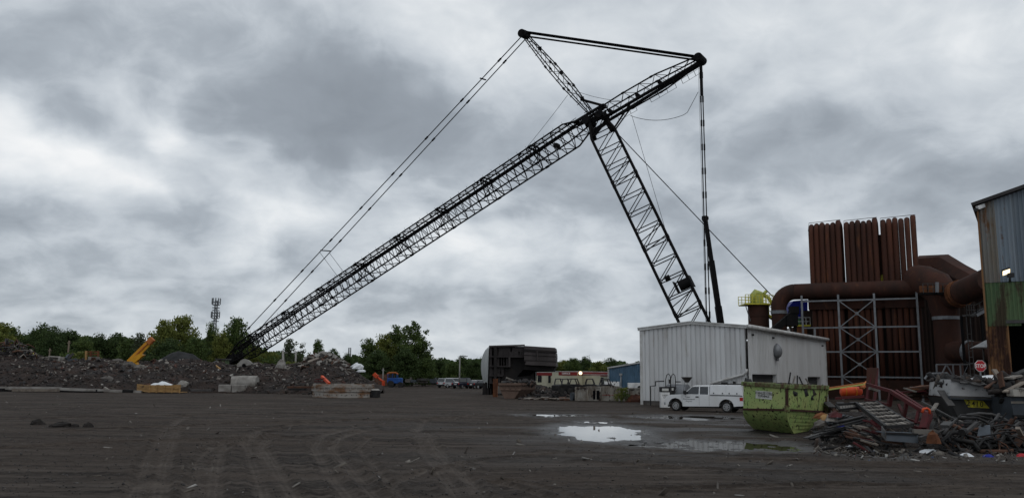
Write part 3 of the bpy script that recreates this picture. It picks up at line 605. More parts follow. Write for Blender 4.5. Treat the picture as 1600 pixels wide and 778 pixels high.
# canopy
cz0, cz1 = 1.205, 1.93
mb = MB(); mb.loft([[Vector((x_, e * (hw - .02 - (z_ - cz0) * .12), z_)) for x_, z_ in ((-.68, cz0), (-.70, cz1), (RA - 1.05, cz1), (RA - 1.16, cz0))] for e in (-1, 1)]); mb.build('canopy', M['truck_white'], tr, bevel=.02)
for e in (-1, 1):
    for x0, x1 in ((-.78, -1.82), (-1.90, -2.84)):
        f_ = lambda x_, z_, o=0: Vector((x_, e * (hw - .02 - (z_ - cz0) * .12 + o), z_))
        mb = MB(); pp_ = [(x0, cz0 + .05), (x0, cz1 - .05), (x1, cz1 - .05), (x1, cz0 + .05)]; mb.loft([[f_(*p, .022) for p in pp_], [f_(*p, .001) for p in pp_]]); dr = mb.build('canopy_door', M['truck_white'], tr)
        mb = MB()
        for xq in (x0 - .2, x1 + .2): mb.box(f_(xq, cz0 + .14, .03), (.07, .03, .09))
        mb.build('latch', M['black_plastic'], dr)
    MB().b2(-.70, RA - 1.15, e * hw - .012, e * hw + .008, 1.165, 1.215).build('bed_rail', M['black_plastic'], tr)
    MB().b2(RA - 1.195, RA - 1.13, e * .80 - .1, e * .80 + .1, .80, 1.12).build('tail_light', M['red_lens'], tr)
    MB().b2(RA - 1.19, RA - .95, e * hw - .02, e * hw + .008, .84, 1.09).build('tail_light', M['red_lens'], tr)
    MB().b2(FA + .52, FA + .80, e * .90 - .06, e * .90 + .06, .82, 1.02).build('headlight', M['glass_dark'], tr, bevel=.02)
    mb = MB(); mb.b2(FA - .86, FA - .68, e * (hw + .13) - .12, e * (hw + .13) + .1, 1.22, 1.5); mb.bar((FA - .78, e * hw - e * .02, 1.27), (FA - .78, e * (hw + .1), 1.32), .07); mb.build('mirror', M['black_plastic'], tr, bevel=.02)
    MB().b2(FA - 1.74, FA - 1.52, e * hw - .01, e * hw + .03, 1.02, 1.10).build('door_handle', M['black_plastic'], tr, bevel=.01)
    MB().b2(FA - .56, RA + .56, e * (hw - .05) - .02, e * (hw - .05) + .025, .335, .42).build('sill', M['black_plastic'], tr)
    for xs in (FA - .50, FA - 1.78, -.64):
        MB().b2(xs - .006, xs + .006, e * hw - .004, e * hw + .003, .46, 1.2).build('door_seam', M['ink_black'], tr)
    for cx in (FA, RA):
        a0 = [p for p in arch(cx, .50)]; mb = MB(); mb.tube([(x_, e * (hw - .0), z_) for x_, z_ in a0], .035, 6); mb.build('wheel_arch', M['black_plastic'], tr)
for cx in (FA, RA):
    for e in (-1, 1):
        wv = thing_part = empty('wheel', tr); wv.matrix_parent_inverse = Matrix.Identity(4); wv.location = (cx, e * (hw - .16), .39)
        o_ = e * .125
        mb = MB(); rr = []
        for (yy, r) in ((-.12, .27), (-.125, .34), (-.09, .385), (.09, .385), (.125, .34), (.12, .27)):
            rr.append([Vector((r * math.cos(2 * math.pi * k / 28), yy, r * math.sin(2 * math.pi * k / 28))) for k in range(28)])
        mb.loft(rr, True); mb.build('tyre', M['rubber'], wv, auto=40)
        mb = MB(); mb.cyl((0, e * .10, 0), (0, e * .128, 0), .275, .25, 28)
        mb.cyl((0, e * .1, 0), (0, e * .155, 0), .085, .06, 12); mb.build('rim', M['rim_metal'], wv, auto=40)
        mb = MB()
        for k in range(7):
            a = 2 * math.pi * k / 7; mb.cyl((.17 * math.cos(a), e * .125, .17 * math.sin(a)), (.17 * math.cos(a), e * .133, .17 * math.sin(a)), .042, n=8)
        mb.build('rim_hole', M['ink_black'], wv)
mb = MB(); mb.b2(FA + .72, FA + .90, -.98, .98, .44, .66); mb.build('bumper', M['chrome'], tr, bevel=.04)
mb = MB(); mb.b2(RA - 1.36, RA - 1.19, -.95, .95, .52, .72); mb.build('bumper', M['chrome'], tr, bevel=.03)
MB().b2(FA + .75, FA + .85, -.62, .62, .70, 1.0).build('grille', M['black_plastic'], tr, bevel=.02)
MB().b2(RA - .9, FA + .7, -.7, .7, .30, .46).build('chassis', M['black_plastic'], tr)
for e, xq in ((1, FA - 1.0),):
    Mx = lambda z_, x_: frame_M((x_, sy(hw + .004), z_), (-sideN * 1.0 if sideN > 0 else 1, 0, 0), (0, sideN, 0))
    for s_, z_, sz_, x_ in (('Team', 1.03, .17, FA - .92), ('Environmental', .89, .15, FA - 1.02), ('Disposal', .74, .14, FA - 1.02)):
        text('lettering', s_, sz_, M['ink_black'], Mx(z_, x_), tr, depth=.001)
for x0, x1 in ((-.9, -1.7), (-1.95, -2.95)):
    mb = MB(); mb.bar((x0, sy(.7), 1.99), (x1, sy(.7), 1.99), .07); mb.bar((x0, sy(.7), 1.92), (x0, sy(.7), 2.0), .05); mb.bar((x1, sy(.7), 1.92), (x1, sy(.7), 2.0), .05); mb.build('roof_rack', M['black_plastic'], tr)
MB().tube([(FA - .5, sy(.8), 1.2), (FA - .62, sy(.82), 1.75), (FA - .7, sy(.82), 2.3)], .012, 5).build('aerial', M['black_plastic'], tr)

# ================================================================== green dumpster
kn = G(1240.5, 678.5); Yd = 36.5
kn = gx(1239, Yd); lf = gx(1176, Yd + 3.2); rt = gx(1268, Yd + 5.0)
lu = (lf - kn).normalized(); ru = Vector((lu.y, -lu.x, 0))
if ru.y < 0: ru = -ru
dz_tilt = math.radians(1.6)
def dpt(a, b_, z): return kn + lu * a + ru * b_ + Vector((0, 0, z))
Ztop, Zmid = 2.28, 1.12
# the corners of the box above: px at the rim of the near, left and right corners
ct = at(1229.5, 603.5, Yd - .25); cl = at(1161.5, 599, Yd + 2.4); cr = at(1292.5, 605, Yd + 3.6)
mt = at(1229.5, 640, Yd - .25); ml = at(1161.5, 639, Yd + 2.4); mr = at(1288, 643, Yd + 3.6)
bt = at(1240.5, 679, Yd + .9); bl = at(1178, 671.5, Yd + 3.9); br = at(1263, 675, Yd + 2.9)
for v in (bt, bl, br): v.z = max(v.z, .03)
bk = lambda a, b_, c: b_ + c - a          # the hidden fourth corner
ctk, mtk, btk = bk(ct, cl, cr), bk(mt, ml, mr), bk(bt, bl, br)
dp = thing('dumpster', 'big battered green steel dumpster with chipped paint and a white sign', 'dumpster', (bt + bl + br + btk) / 4)
def panel(a, b_, c, d_, th=.05):            # plate with thickness, pushed inwards
    n = (b_ - a).cross(d_ - a).normalized(); cen = (ct + cl + cr + ctk) / 4
    if n.dot(cen - a) < 0: n = -n
    return MB().loft([[a, b_, c, d_], [q + n * th for q in (a, b_, c, d_)]])
def curved(m0, m1, b0, b1, bul, th=.05):    # lower plate bending under
    rows = []
    for k in range(6):
        f = k / 5; o_ = math.sin(f * math.pi) * bul
        p0 = m0 + (b0 - m0) * f; p1 = m1 + (b1 - m1) * f; nrm = ((m1 - m0).cross(b0 - m0)).normalized(); cen = (ct + cl + cr + ctk) / 4
        if nrm.dot(p0 - cen) < 0: nrm = -nrm
        rows.append((p0 + nrm * o_, p1 + nrm * o_))
    mb = MB(); vs = [q for r_ in rows for q in r_]; nrm = nrm * -th
    mb.add(vs, [(2 * i, 2 * i + 1, 2 * i + 3, 2 * i + 2) for i in range(5)]); mb.add([q + nrm for q in vs], [(2 * i, 2 * i + 2, 2 * i + 3, 2 * i + 1) for i in range(5)]); return mb
GR = M['dumpster_green']
for nm, q in (('side_plate', (ct, cl, ml, mt)), ('end_plate', (ct, cr, mr, mt)), ('side_plate', (cr, ctk, mtk, mr)), ('end_plate', (cl, ctk, mtk, ml))):
    panel(*q).build(nm, GR, dp, False, True)
outA = ((ct - cr).normalized()); outA.z = 0; BUL = .30
def arc_pts(m, b_, o_): return [m + (b_ - m) * (k / 6) + o_ * (BUL * math.sin(math.pi * (k / 6) ** .9) ) for k in range(7)]
eN = (ct - cl).normalized(); eN.z = 0
cv_n = {'t': arc_pts(mt, bt, outA * .8 + eN * .0), 'l': arc_pts(ml, bl, outA * .8 - eN * .35), 'r': arc_pts(mr, br, -outA * .8 + eN * .0), 'k': arc_pts(mtk, btk, -outA * .8 - eN * .35)}
def skin(a, b_, nm):
    A_, B_ = cv_n[a], cv_n[b_]; n = len(A_); ctr = (ct + cl + cr + ctk + bt + bl + br + btk) / 8; mb = MB()
    inn = lambda v: v + (Vector((ctr.x, ctr.y, v.z)) - v).normalized() * .05
    vs = A_ + B_ + [inn(v) for v in A_] + [inn(v) for v in B_]
    mb.add(vs, [(i, i + 1, n + i + 1, n + i) for i in range(n - 1)] + [(2 * n + i, 3 * n + i, 3 * n + i + 1, 2 * n + i + 1) for i in range(n - 1)]); mb.build(nm, GR, dp, nm == 'belly_plate', True)
skin('t', 'l', 'belly_plate'); skin('r', 'k', 'belly_plate'); skin('t', 'r', 'end_plate'); skin('l', 'k', 'end_plate')
MB().loft([[bt, bl, btk, br], [q + Vector((0, 0, .05)) for q in (bt, bl, btk, br)]]).build('floor_plate', GR, dp, False, True)
for a, b_ in ((ct, cl), (ct, cr), (cl, ctk), (cr, ctk)):
    MB().bar(a + (a - b_).normalized() * .06, b_ + (b_ - a).normalized() * .06, .17, .19, (0, 0, 1)).build('rim', M['dumpster_rim'], dp, False, True, bevel=.02)
for a, b_ in ((mt, ml), (mt, mr)): MB().bar(a, b_, .10, .09, (0, 0, 1)).build('rub_rail', M['rust_duct'], dp, False, True)
MB().bar(ct, mt, .10, .10, (cl - ct)).build('corner_post', M['rust_duct'], dp, False, True)
MB().bar(cr - Vector((0, 0, .05)), mr, .10, .10, (cl - ct)).build('corner_post', M['dumpster_rim'], dp, False, True)
q0 = ct + (cr - ct) * .80; q1 = mt + (mr - mt) * .80; MB().bar(q0, q1, .07, .07, (cl - ct)).build('rib', M['dumpster_rim'], dp, False, True)
MB().box(mr + Vector((.1, -.05, .1)), (.28, .28, .34)).build('lug', M['dumpster_rim'], dp, False, True); MB().box(mt + Vector((-.02, -.08, .06)), (.2, .16, .26)).build('lug', M['dumpster_rim'], dp, False, True)
nS = (cl - ct).cross(mt - ct).normalized()
if nS.y > 0: nS = -nS
sg = [at(1182, 613.5, Yd), at(1207, 614.5, Yd)]
fx = lambda a, b_: ct + (cl - ct) * a + (mt - ct) * b_ + nS * .012
A0 = (1229.5 - 1207.5) / 68; A1 = (1229.5 - 1182) / 68
sgn = MB().loft([[fx(A0, .27), fx(A1, .27), fx(A1, .62), fx(A0, .62)], [fx(A0, .27) - nS * .01, fx(A1, .27) - nS * .01, fx(A1, .62) - nS * .01, fx(A0, .62) - nS * .01]]).build('sign_plate', M['label_white'], dp, False, True)
for s_, bq in (('STAINLESS STEEL', .375), ('TURNINGS', .505)):
    c = fx((A0 + A1) / 2, bq) + nS * .004; text('lettering', s_, .155, M['ink_black'], frame_M(c, ct - cl, nS), sgn, True, depth=.002, bold=.002, sx=.98 if len(s_) > 9 else 1)
# bent steel poking out of the dumpster
for i, (f, g_, hgt, tip) in enumerate(((.72, .3, .45, -.25), (.9, .2, .4, -.3), (.6, .6, .5, .1), (.5, .8, .45, .3), (.45, .85, .62, .22))):
    c = ct + (cr - ct) * f * .8 + (cl - ct) * g_ * .4 - Vector((0, 0, .35))
    t = MB().tube([c, c + Vector((tip * .4, 0, hgt * .8)), c + Vector((tip, .1, hgt + .35))], .035, 6).build('scrap_bar', M['pale_scrap' if i % 2 else 'black_scrap'])
    tag(t, ['short bent bar leaning left out of the dumpster', 'steel stub sticking up near the middle of the dumpster rim', 'pale bar standing out of the dumpster load', 'thin bar leaning right above the dumpster rim', 'tallest bar poking out of the dumpster load'][i], 'scrap bar', 'bars poking out of the green dumpster')
bits('dumpster_load', [tuple(ct + (cl - ct) * random.uniform(.06, .94) + (cr - ct) * random.uniform(.06, .94) - Vector((0, 0, random.uniform(.25, .5)))) for k in range(260)], RNG.uniform(.2, .6, 260), M['scrap_bits'], .5, 1.6, label='loose scrap filling the green dumpster', seed=8)

# ================================================================== rusty pipe cooler
TL, TR_ = gx(1253, 101), gx(1431, 95.5)
tu = (TR_ - TL).normalized(); tv = Vector((-tu.y, tu.x, 0)); TW = (TR_ - TL).length
HT = 21.3
cool = thing('pipe_cooler', 'tall rusty cooler of eighteen upright pipes in three banks', 'industrial cooler', (TL + TR_) / 2)
def tp(a, b_, z): return TL + tu * a + tv * b_ + Vector((0, 0, z))
def px_q(px, py):
    d_ = ray(px, py); A = np.array([[tu.x, -d_.x], [tu.y, -d_.y]]); return float(np.linalg.solve(A, np.array([-TL.x, -TL.y]))[0])
def px_u(px):                              # distance along the front of the cooler seen at px
    d_ = ray(px, HORIZON + (px - 800) * ROLL); A = np.array([[tu.x, -d_.x], [tu.y, -d_.y]]); return float(np.linalg.solve(A, np.array([-TL.x, -TL.y]))[0])
banks = [(px_q(1262, 350), px_q(1313, 350)), (px_q(1317, 345), px_q(1370.5, 345)), (px_q(1374, 340), px_q(1431, 340))]
ZM = 12.9                                  # height of the manifold's axis
tubes_u = []
for (u0, u1) in banks:
    for k in range(6): tubes_u.append((u0 + (u1 - u0) * (k + .5) / 6, (u1 - u0) / 6))
for i, (u_, pt) in enumerate(tubes_u):
    r = pt * .47; h = HT + (.18 if i % 6 == 5 else 0) + .08 * ((i * 7) % 3 - 1)
    mb = MB(); mb.tube([tp(u_, 0, ZM - .2), tp(u_, 0, h - 1.1), tp(u_, .12, h - .62), tp(u_, .5, h - .18), tp(u_, 1.0, h), tp(u_, 3.4, h), tp(u_, 4.1, h - .3), tp(u_, 4.4, h - 1.1), tp(u_, 4.4, ZM)], r, 14)
    mb.build('cooler_pipe', M['rust_dark'], cool, True, True, auto=50)
    mb = MB(); mb.tube([tp(u_, .05, ZM - .5), tp(u_, .05, .4)], r * .98, 14); mb.build('lower_pipe', M['rust_dark'], cool, True, True)
for (u0, u1) in banks:
    mb = MB(); mb.tube([tp(u0 + .05, -.25, HT - .85), tp(u0 + .05, .9, HT + .36), tp(u1 - .05, .9, HT + .36 + .16), tp(u1 - .05, -.25, HT - .7)], .035, 5); mb.build('handrail', M['rust_duct'], cool, False, True)
    MB().bar(tp(u0 - .3, .3, 11.6), tp(u1 + .3, .3, 11.6), 1.5, 1.8, (0, 0, 1)).build('header_box', M['rust_duct'], cool, False, True)
    MB().bar(tp(u0 - .3, .3, 1.2), tp(u1 + .3, .3, 1.2), 1.6, 2.2, (0, 0, 1)).build('hopper', M['rust_duct'], cool, False, True)
mb = MB(); mb.bar(tp(0, 2.6, 6), tp(TW, 2.6, 6), 2.5, 9.5, (0, 0, 1)); mb.build('back_casing', M['clad_dark'], cool, False, True)
mb = MB(); mb.bar(tp(banks[1][1] + .02, 2.0, 13), tp(banks[1][1] + .02, 2.0, 19.8), .55, .5, tv); mb.build('riser', M['rust_duct'], cool, False, True)
mb = MB(); mb.bar(tp(banks[1][1] + .12, 1.2, 13.4), tp(banks[1][1] + .12, 1.2, 14.8), .25, .2, tv); mb.build('caution_plate', M['safety_yellow'], cool, False, True)
# manifold with its elbow
ux0 = px_q(1243, 456); mr_ = .96; zb = ZM
vx = px_q(1219, 488) ; rb = ux0 - vx
mb = MB(); el = [tp(vx, -1.0, .2), tp(vx, -1.0, zb - rb)] + [tp(ux0 - rb * math.cos(a), -1.0, zb - rb + rb * math.sin(a)) for a in [math.pi / 2 * k / 9 for k in range(1, 10)]]
mb.tube(el, [.9] * 2 + [mr_] * 9, 18); mb.build('elbow_duct', M['rust_duct'], cool, False, True, auto=50)
for k in range(3):
    a, b_ = ux0 + (TW + .6 - ux0) * k / 3, ux0 + (TW + .6 - ux0) * (k + 1) / 3
    mb = MB(); mb.tube([tp(a, -1.0, zb), tp(b_ - .03, -1.0, zb)], mr_, 18); mb.tube([tp(b_ - .12, -1.0, zb), tp(b_, -1.0, zb)], mr_ + .06, 18); mb.build('manifold', M['rust_duct'], cool, False, True, auto=50)
mb = MB(); mb.tube([tp(vx, -1.0, zb - rb - .75), tp(vx, -1.0, zb - rb - .35)], 1.0, 18); mb.build('flange', M['galvanised'], cool, False, True)
# galvanised frame in front of the pipes
fr_ = thing('steel_scaffold', 'galvanised steel frame with crossed braces in front of the rusty pipes', 'steel frame', tp(TW / 2, -2.2, 0))
def fp(px, b_, z): return tp(px_u(px), b_, z)
cols = [1261, 1318, 1374, 1440.5]; HZ = [11.6, 8.4, 5.55, 2.65]
for px in cols: MB().bar(fp(px, -2.0, 0), fp(px, -2.0, 12.3), .22, .22, tu).build('post', M['galvanised'], fr_, False, True)
for z_ in HZ:
    for a, b_ in zip(cols[:-1], cols[1:]): MB().bar(fp(a, -2.05, z_), fp(b_, -2.05, z_), .12, .17, (0, 0, 1)).build('beam', M['galvanised'], fr_, False, True)
for z0, z1 in zip(HZ[1:], HZ[:-1]):
    for e in (0, 1): MB().bar(fp(1318, -2.12, z0 if e else z1), fp(1374, -2.12, z1 if e else z0), .11, .1).build('cross_brace', M['galvanised'], fr_, False, True)
    MB().box(fp(1346, -2.15, (z0 + z1) / 2), (.35, .12, .35)).build('gusset', M['galvanised'], fr_, False, True)
for e in (0, 1): MB().bar(fp(1318 + e * 28, -2.12, 2.65 if not e else 1.3), fp(1346 + e * 28, -2.12, 1.3 if not e else 2.65), .1).build('cross_brace', M['galvanised'], fr_, False, True)
for px in (1441.5,):
    for b_ in (.6, 2.6): MB().bar(fp(px, b_, 0), fp(px, b_, 11.8), .2, .2, tu).build('post', M['galvanised'], fr_, False, True)
    for z_ in HZ: MB().bar(fp(px, -2, z_), fp(px, 2.6, z_), .14).build('beam', M['galvanised'], fr_, False, True)
    for z0, z1 in zip(HZ[1:], HZ[:-1]): MB().bar(fp(px, -2, z0), fp(px, .6, z1), .1).build('cross_brace', M['galvanised'], fr_, False, True); MB().bar(fp(px, .6, z1), fp(px, 2.6, z0), .1).build('cross_brace', M['galvanised'], fr_, False, True)
MB().bar(fp(1279, -2.0, 5.6), fp(1279, -2.0, 8.3), .2).build('post', M['galvanised'], fr_, False, True)

# ------------------------------------------------------------------ rusty silo with yellow railing
c = gx(1188.5, 104); si = thing('rusty_silo', 'short rusty cylinder topped by a yellow railed platform', 'silo', c)
k = 104 / FPX; ztop = at(1184, 477.5, 104).z; r_ = 15.8 * k
for z0, z1 in ((0, ztop - 3.2), (ztop - 3.15, ztop - 1.5), (ztop - 1.45, ztop)):
    MB().cyl(c + Vector((0, 0, z0)), c + Vector((0, 0, z1)), r_, n=28).build('shell_ring', M['rust_duct'], si, False, True, auto=40)
MB().cyl(c + Vector((0, 0, ztop + .02)), c + Vector((0, 0, ztop + .25)), r_ * 1.06, n=28).build('top_plate', M['yellow_green'], si, False, True)
pl = MB().b2(c.x - 2.05, c.x + 1.5, c.y - 1.6, c.y + 1.6, ztop + .03, ztop + .16).build('platform', M['safety_yellow'], si, False, True)
rl = empty('railing', si)
xs = [c.x - 2.05 + 3.5 * q / 8 for q in range(9)]
for xq in xs:
    for yy in (c.y - 1.6, c.y + 1.6): MB().bar((xq, yy, ztop + .16), (xq, yy, ztop + 1.25), .07).build('baluster', M['safety_yellow'], rl, False, True)
for zq in (.5, .85, 1.25):
    for yy in (c.y - 1.6, c.y + 1.6): MB().bar((c.x - 2.05, yy, ztop + zq), (c.x + 1.45, yy, ztop + zq), .06).build('rail', M['safety_yellow'], rl, False, True)
mb = MB(); mb.tube([c + Vector((-.55, 0, ztop + .2)), c + Vector((-.55, 0, ztop + 1.35)), c + Vector((-.3, 0, ztop + 1.7)), c + Vector((.35, 0, ztop + 1.55)), c + Vector((1.2, -.2, ztop + 1.1)), c + Vector((1.75, -.3, ztop + .2)), c + Vector((2.3, -.3, ztop - 1.4))], [.45, .45, .42, .3, .22, .2, .2], 12); mb.build('pipe', M['yellow_green'], si, True, True)
mb = MB(); mb.box(c + Vector((0, -.6, ztop + .75)), (.9, .6, 1.1)); mb.cyl(c + Vector((.6, -.7, ztop + 1.5)), c + Vector((.9, -.7, ztop + 1.8)), .2); mb.build('gearbox', M['yellow_green'], si, False, True)
for e in (-1,): MB().bar(c + Vector((-2.0, -1.3, ztop)), c + Vector((-r_, -.8, ztop - 2.0)), .08).build('strut', M['galvanised'], si, False, True)
cw = thing('catwalk', 'yellow sloping catwalk between the silo and the big elbow', 'catwalk', gx(1205, 104))
q0, q1 = at(1200, 493, 104), at(1211, 500, 104)
MB().bar(q0, q1, 1.0, .25).build('deck', M['safety_yellow'], cw, False, True)
for zq in (.6, 1.2): MB().bar(q0 + Vector((0, -.5, zq)), q1 + Vector((0, -.5, zq)), .07).build('rail', M['safety_yellow'], cw, False, True)
for f in (0, .33, .66, 1): MB().bar(q0 + (q1 - q0) * f + Vector((0, -.5, 0)), q0 + (q1 - q0) * f + Vector((0, -.5, 2.4)), .06).build('baluster', M['safety_yellow'], cw, False, True)
for px in (1202, 1210): MB().bar(gx(px, 104), gx(px, 104, 7.5), .25).build('post', M['yellow_green'], cw, False, True)
q0, q1 = at(1203, 521, 96.5), at(1243, 487, 96.5)
cv = thing('conveyor', 'dark sloping conveyor tube rising past the elbow duct', 'conveyor', (q0.x, q0.y, 0))
MB().bar(q0 - (q1 - q0) * .6, q1, .9, .75).build('casing', M['black_steel'], cv, False, True); MB().box(q1 + Vector((-.2, 0, .2)), (.9, 1.1, .8)).build('head_box', M['black_steel'], cv, False, True)
MB().bar(gx(1239, 97), q1, .3).build('leg', M['black_steel'], cv, False, True); MB().box(at(1236, 501, 96.5), (1.3, 1.1, 1.2)).build('drive_box', M['black_steel'], cv, False, True)
bl_ = thing('blue_enclosure', 'deep blue steel enclosure tucked under the rusty manifold', 'enclosure', gx(1246, 106))
a, b_ = at(1231, 497, 106), at(1262, 468, 106)
poly = [at(1231, 490, 106), at(1233, 478, 106), at(1240, 470, 106), at(1262, 468, 106), at(1262, 498, 106), at(1240, 498, 106)]
MB().loft([poly, [q + Vector((0, 3, 0)) for q in poly]]).build('cladding', M['blue_paint'], bl_, False, True)
for px in (1238, 1258): MB().bar(gx(px, 107), gx(px, 107, at(px, 498, 107).z), .3).build('leg', M['grey_steel'], bl_, False, True)
gp = thing('green_platform', 'small pale green railed platform below the blue enclosure', 'platform', gx(1246, 102))
q0, q1 = at(1231, 509, 102), at(1263, 509, 102)
MB().bar(q0, q1, 1.6, .16, (0, 0, 1)).build('deck', M['safety_yellow'], gp, False, True)
mat('green_pale', (.10, .24, .12), None, .6)
for k in range(6):
    q = q0 + (q1 - q0) * k / 5; MB().bar(q + Vector((0, -.7, 0)), q + Vector((0, -.7, 1.0)), .07).build('baluster', M['white_trim'], gp, False, True)
for zq in (.5, 1.0): MB().bar(q0 + Vector((0, -.7, zq)), q1 + Vector((0, -.7, zq)), .07).build('rail', M['white_trim'], gp, False, True)
MB().bar(at(1242, 503, 102.6), at(1258, 503, 102.6), .3, .8, (0, 0, 1)).build('cabinet', M['green_pale'], gp, False, True)
MB().bar(gx(1252, 102.2, 2), gx(1252, 102.2, at(1252, 511, 102.2).z), 1.8, 1.3).build('pedestal', M['rust_orange'], gp, False, True)
MB().box(at(1232, 516, 101.5), (.35, .2, .45)).build('gauge', M['sign_white'], gp, False, True)

# ------------------------------------------------------------------ ducts to the right of the cooler
dk = thing('dark_shed', 'tall dark steel clad shed wall behind the big ducts', 'shed', gx(1500, 108))
for k in range(-2, 7):
    a = gx(1436 + 24 * k, 106 - k * 1.2); b_ = gx(1436 + 24 * (k + 1), 106 - (k + 1) * 1.2); u = (b_ - a).normalized()
    MB().corr(a, u, (b_ - a).length, 0, 13.6, .5, .08, Vector((u.y, -u.x, 0))).build('cladding_sheet', M['clad_dark'], dk, False, True)
MB().loft([[gx(1388, 108.4, 13.6), gx(1604, 97.6, 13.6), gx(1604, 97.6, 13.8), gx(1388, 108.4, 13.8)], [gx(1388, 124, 13.6), gx(1604, 117, 13.6), gx(1604, 117, 13.8), gx(1388, 124, 13.8)]]).build('roof', M['roof_dark'], dk, False, True)
for k in range(2):
    a, b_ = (gx(1388, 108.4), gx(1388, 124)) if k == 0 else (gx(1604, 97.6), gx(1604, 117))
    MB().bar(a + Vector((0, 0, 6.8)), b_ + Vector((0, 0, 6.8)), .2, 13.6, (0, 0, 1)).build('end_wall', M['clad_dark'], dk, False, True)
def duct(name, lab, pts_, r, mt_, n=16, rings=()):
    t = thing(name, lab, 'duct', (pts_[0].x, pts_[0].y, 0))
    for i in range(len(pts_) - 1):
        pass
    MB().tube(pts_, r, n).build('duct_shell', M[mt_], t, False, True, auto=35)
    for (p, dv, rr_, mm) in rings: MB().tube([p - dv * .18, p + dv * .18], rr_, n).build('flange', M[mm], t, False, True)
    return t
p1_, p2_ = at(1452, 421, 101), at(1492, 419, 98)
duct('hood_duct', 'dark eight sided duct sloping down behind the cooler to the shed', [at(1437, 423, 101.5), at(1476, 421, 99.5), at(1500, 434, 96), at(1560, 466, 88)], [1.9, 1.9, 1.65, 1.5], 'rust_duct', 8)
vp = at(1481, 560, 92)
kx = 92 / FPX
cx_ = gx(1485, 92).x
el = [Vector((cx_, 92, .3)), Vector((cx_ + .0, 92, at(1478, 498, 92).z)), Vector((cx_ - .15, 92, at(1478, 480, 92).z)), at(1474, 462, 92), at(1462, 447, 92.5), at(1447, 440, 93.5), at(1432, 438, 95)]
t = duct('elbow_stack', 'large rusty elbow duct turning down beside the cooler', el, [1.36, 1.36, 1.55, 1.75, 1.85, 1.8, 1.8], 'rust_duct', 18, [(Vector((cx_, 92, at(1478, 497, 92).z)), Vector((0, 0, 1)), 1.45, 'galvanised')])
q0 = Vector((cx_, 91.2, at(1480, 549, 91.2).z)); q1 = at(1556, 551, 86)
duct('cross_duct', 'rusty horizontal duct running low from the elbow to the clad building', [q0, q1], 1.18, 'rust_duct', 18, [(q0 + (q1 - q0) * .42, (q1 - q0).normalized(), 1.28, 'galvanised')])
q0, q1 = at(1492, 462, 90), at(1546, 438, 84)
duct('inclined_duct', 'orange brown duct rising from the elbow into the clad building', [q0 - (q1 - q0) * .1, q0, q1], 1.35, 'rust_duct', 18, [(q0 + (q1 - q0) * .1, (q1 - q0).normalized(), 1.5, 'rust_orange'), (q0 + (q1 - q0) * .18, (q1 - q0).normalized(), 1.47, 'rust_orange')])
cw = thing('elbow_walkway', 'narrow railed walkway hung across the large elbow duct', 'walkway', gx(1460, 90.0))
q0, q1 = at(1440, 459, 90), at(1487, 459, 90)
MB().bar(q0, q1, .9, .2, (0, 0, 1)).build('deck', M['black_steel'], cw, False, True)
for k in range(7): q = q0 + (q1 - q0) * k / 6; MB().bar(q + Vector((0, -.4, 0)), q + Vector((0, -.4, 1.1)), .06).build('baluster', M['grey_steel'], cw, False, True)
for zq in (.55, 1.1): MB().bar(q0 + Vector((0, -.4, zq)), q1 + Vector((0, -.4, zq)), .06).build('rail', M['grey_steel'], cw, False, True)
MB().bar(at(1464, 457, 89.4), at(1464, 441, 89.4), .28).build('post', M['galvanised'], cw, False, True)
for k in range(4):
    q = q0 + (q1 - q0) * (k + .5) / 4; MB().box(q + Vector((0, .25, .55)), (1.0, .04, .7)).build('panel', M['rust_orange'], cw, False, True)
MB().bar(q1, at(1490, 456, 90), .25).build('bracket', M['galvanised'], cw, False, True)
sw = thing('stair_tower', 'dark steel stair with railings between the elbow and the clad building', 'stairs', gx(1525, 86))
q0, q1 = at(1507, 493, 86), at(1522, 493, 86); q2 = at(1545, 480, 86)
MB().bar(q0, q1, 1.0, .16, (0, 0, 1)).build('landing', M['grey_steel'], sw, False, True); 
for e in (-.5, .5): MB().bar(q1 + Vector((0, e, 0)), q2 + Vector((0, e, 0)), .08, .3).build('stringer', M['galvanised'], sw, False, True)
for k in range(8): q = q1 + (q2 - q1) * (k + .5) / 8; MB().box(q, (.22, 1.0, .05)).build('tread', M['grey_steel'], sw, False, True)
for a, b_ in ((q0, q1), (q1, q2)):
    for zq in (.55, 1.1): MB().bar(a + Vector((0, -.5, zq)), b_ + Vector((0, -.5, zq)), .055).build('rail', M['grey_steel'], sw, False, True)
    for k in range(5): q = a + (b_ - a) * k / 4; MB().bar(q + Vector((0, -.5, 0)), q + Vector((0, -.5, 1.1)), .05).build('baluster', M['grey_steel'], sw, False, True)
for px in (1517, 1523): MB().bar(gx(px, 86), Vector((gx(px, 86).x, 86, q0.z)), .07).build('ladder_rail', M['grey_steel'], sw, False, True)
for k in range(12): zq = .6 + k * .6; MB().bar(gx(1517, 86, zq), gx(1523, 86, zq), .05).build('rung', M['grey_steel'], sw, False, True)
for px in (1509, 1541): MB().bar(gx(px, 86.4), Vector((gx(px, 86.4).x, 86.4, q0.z)), .2).build('post', M['black_steel'], sw, False, True)
cn = thing('canopy_sheet', 'white sloping sheet metal awning above the stop sign', 'awning', gx(1538, 70))
poly = [at(1523, 542, 70), at(1548, 529, 69), at(1552, 542, 68)]
MB().loft([poly, [q + Vector((.05, .9, -.1)) for q in poly]]).build('sheet', M['white_box'], cn, False, True); MB().bar(gx(1540, 70.4), gx(1540, 70.4, at(1540, 541, 70.4).z), .12).build('post', M['grey_steel'], cn, False, True)

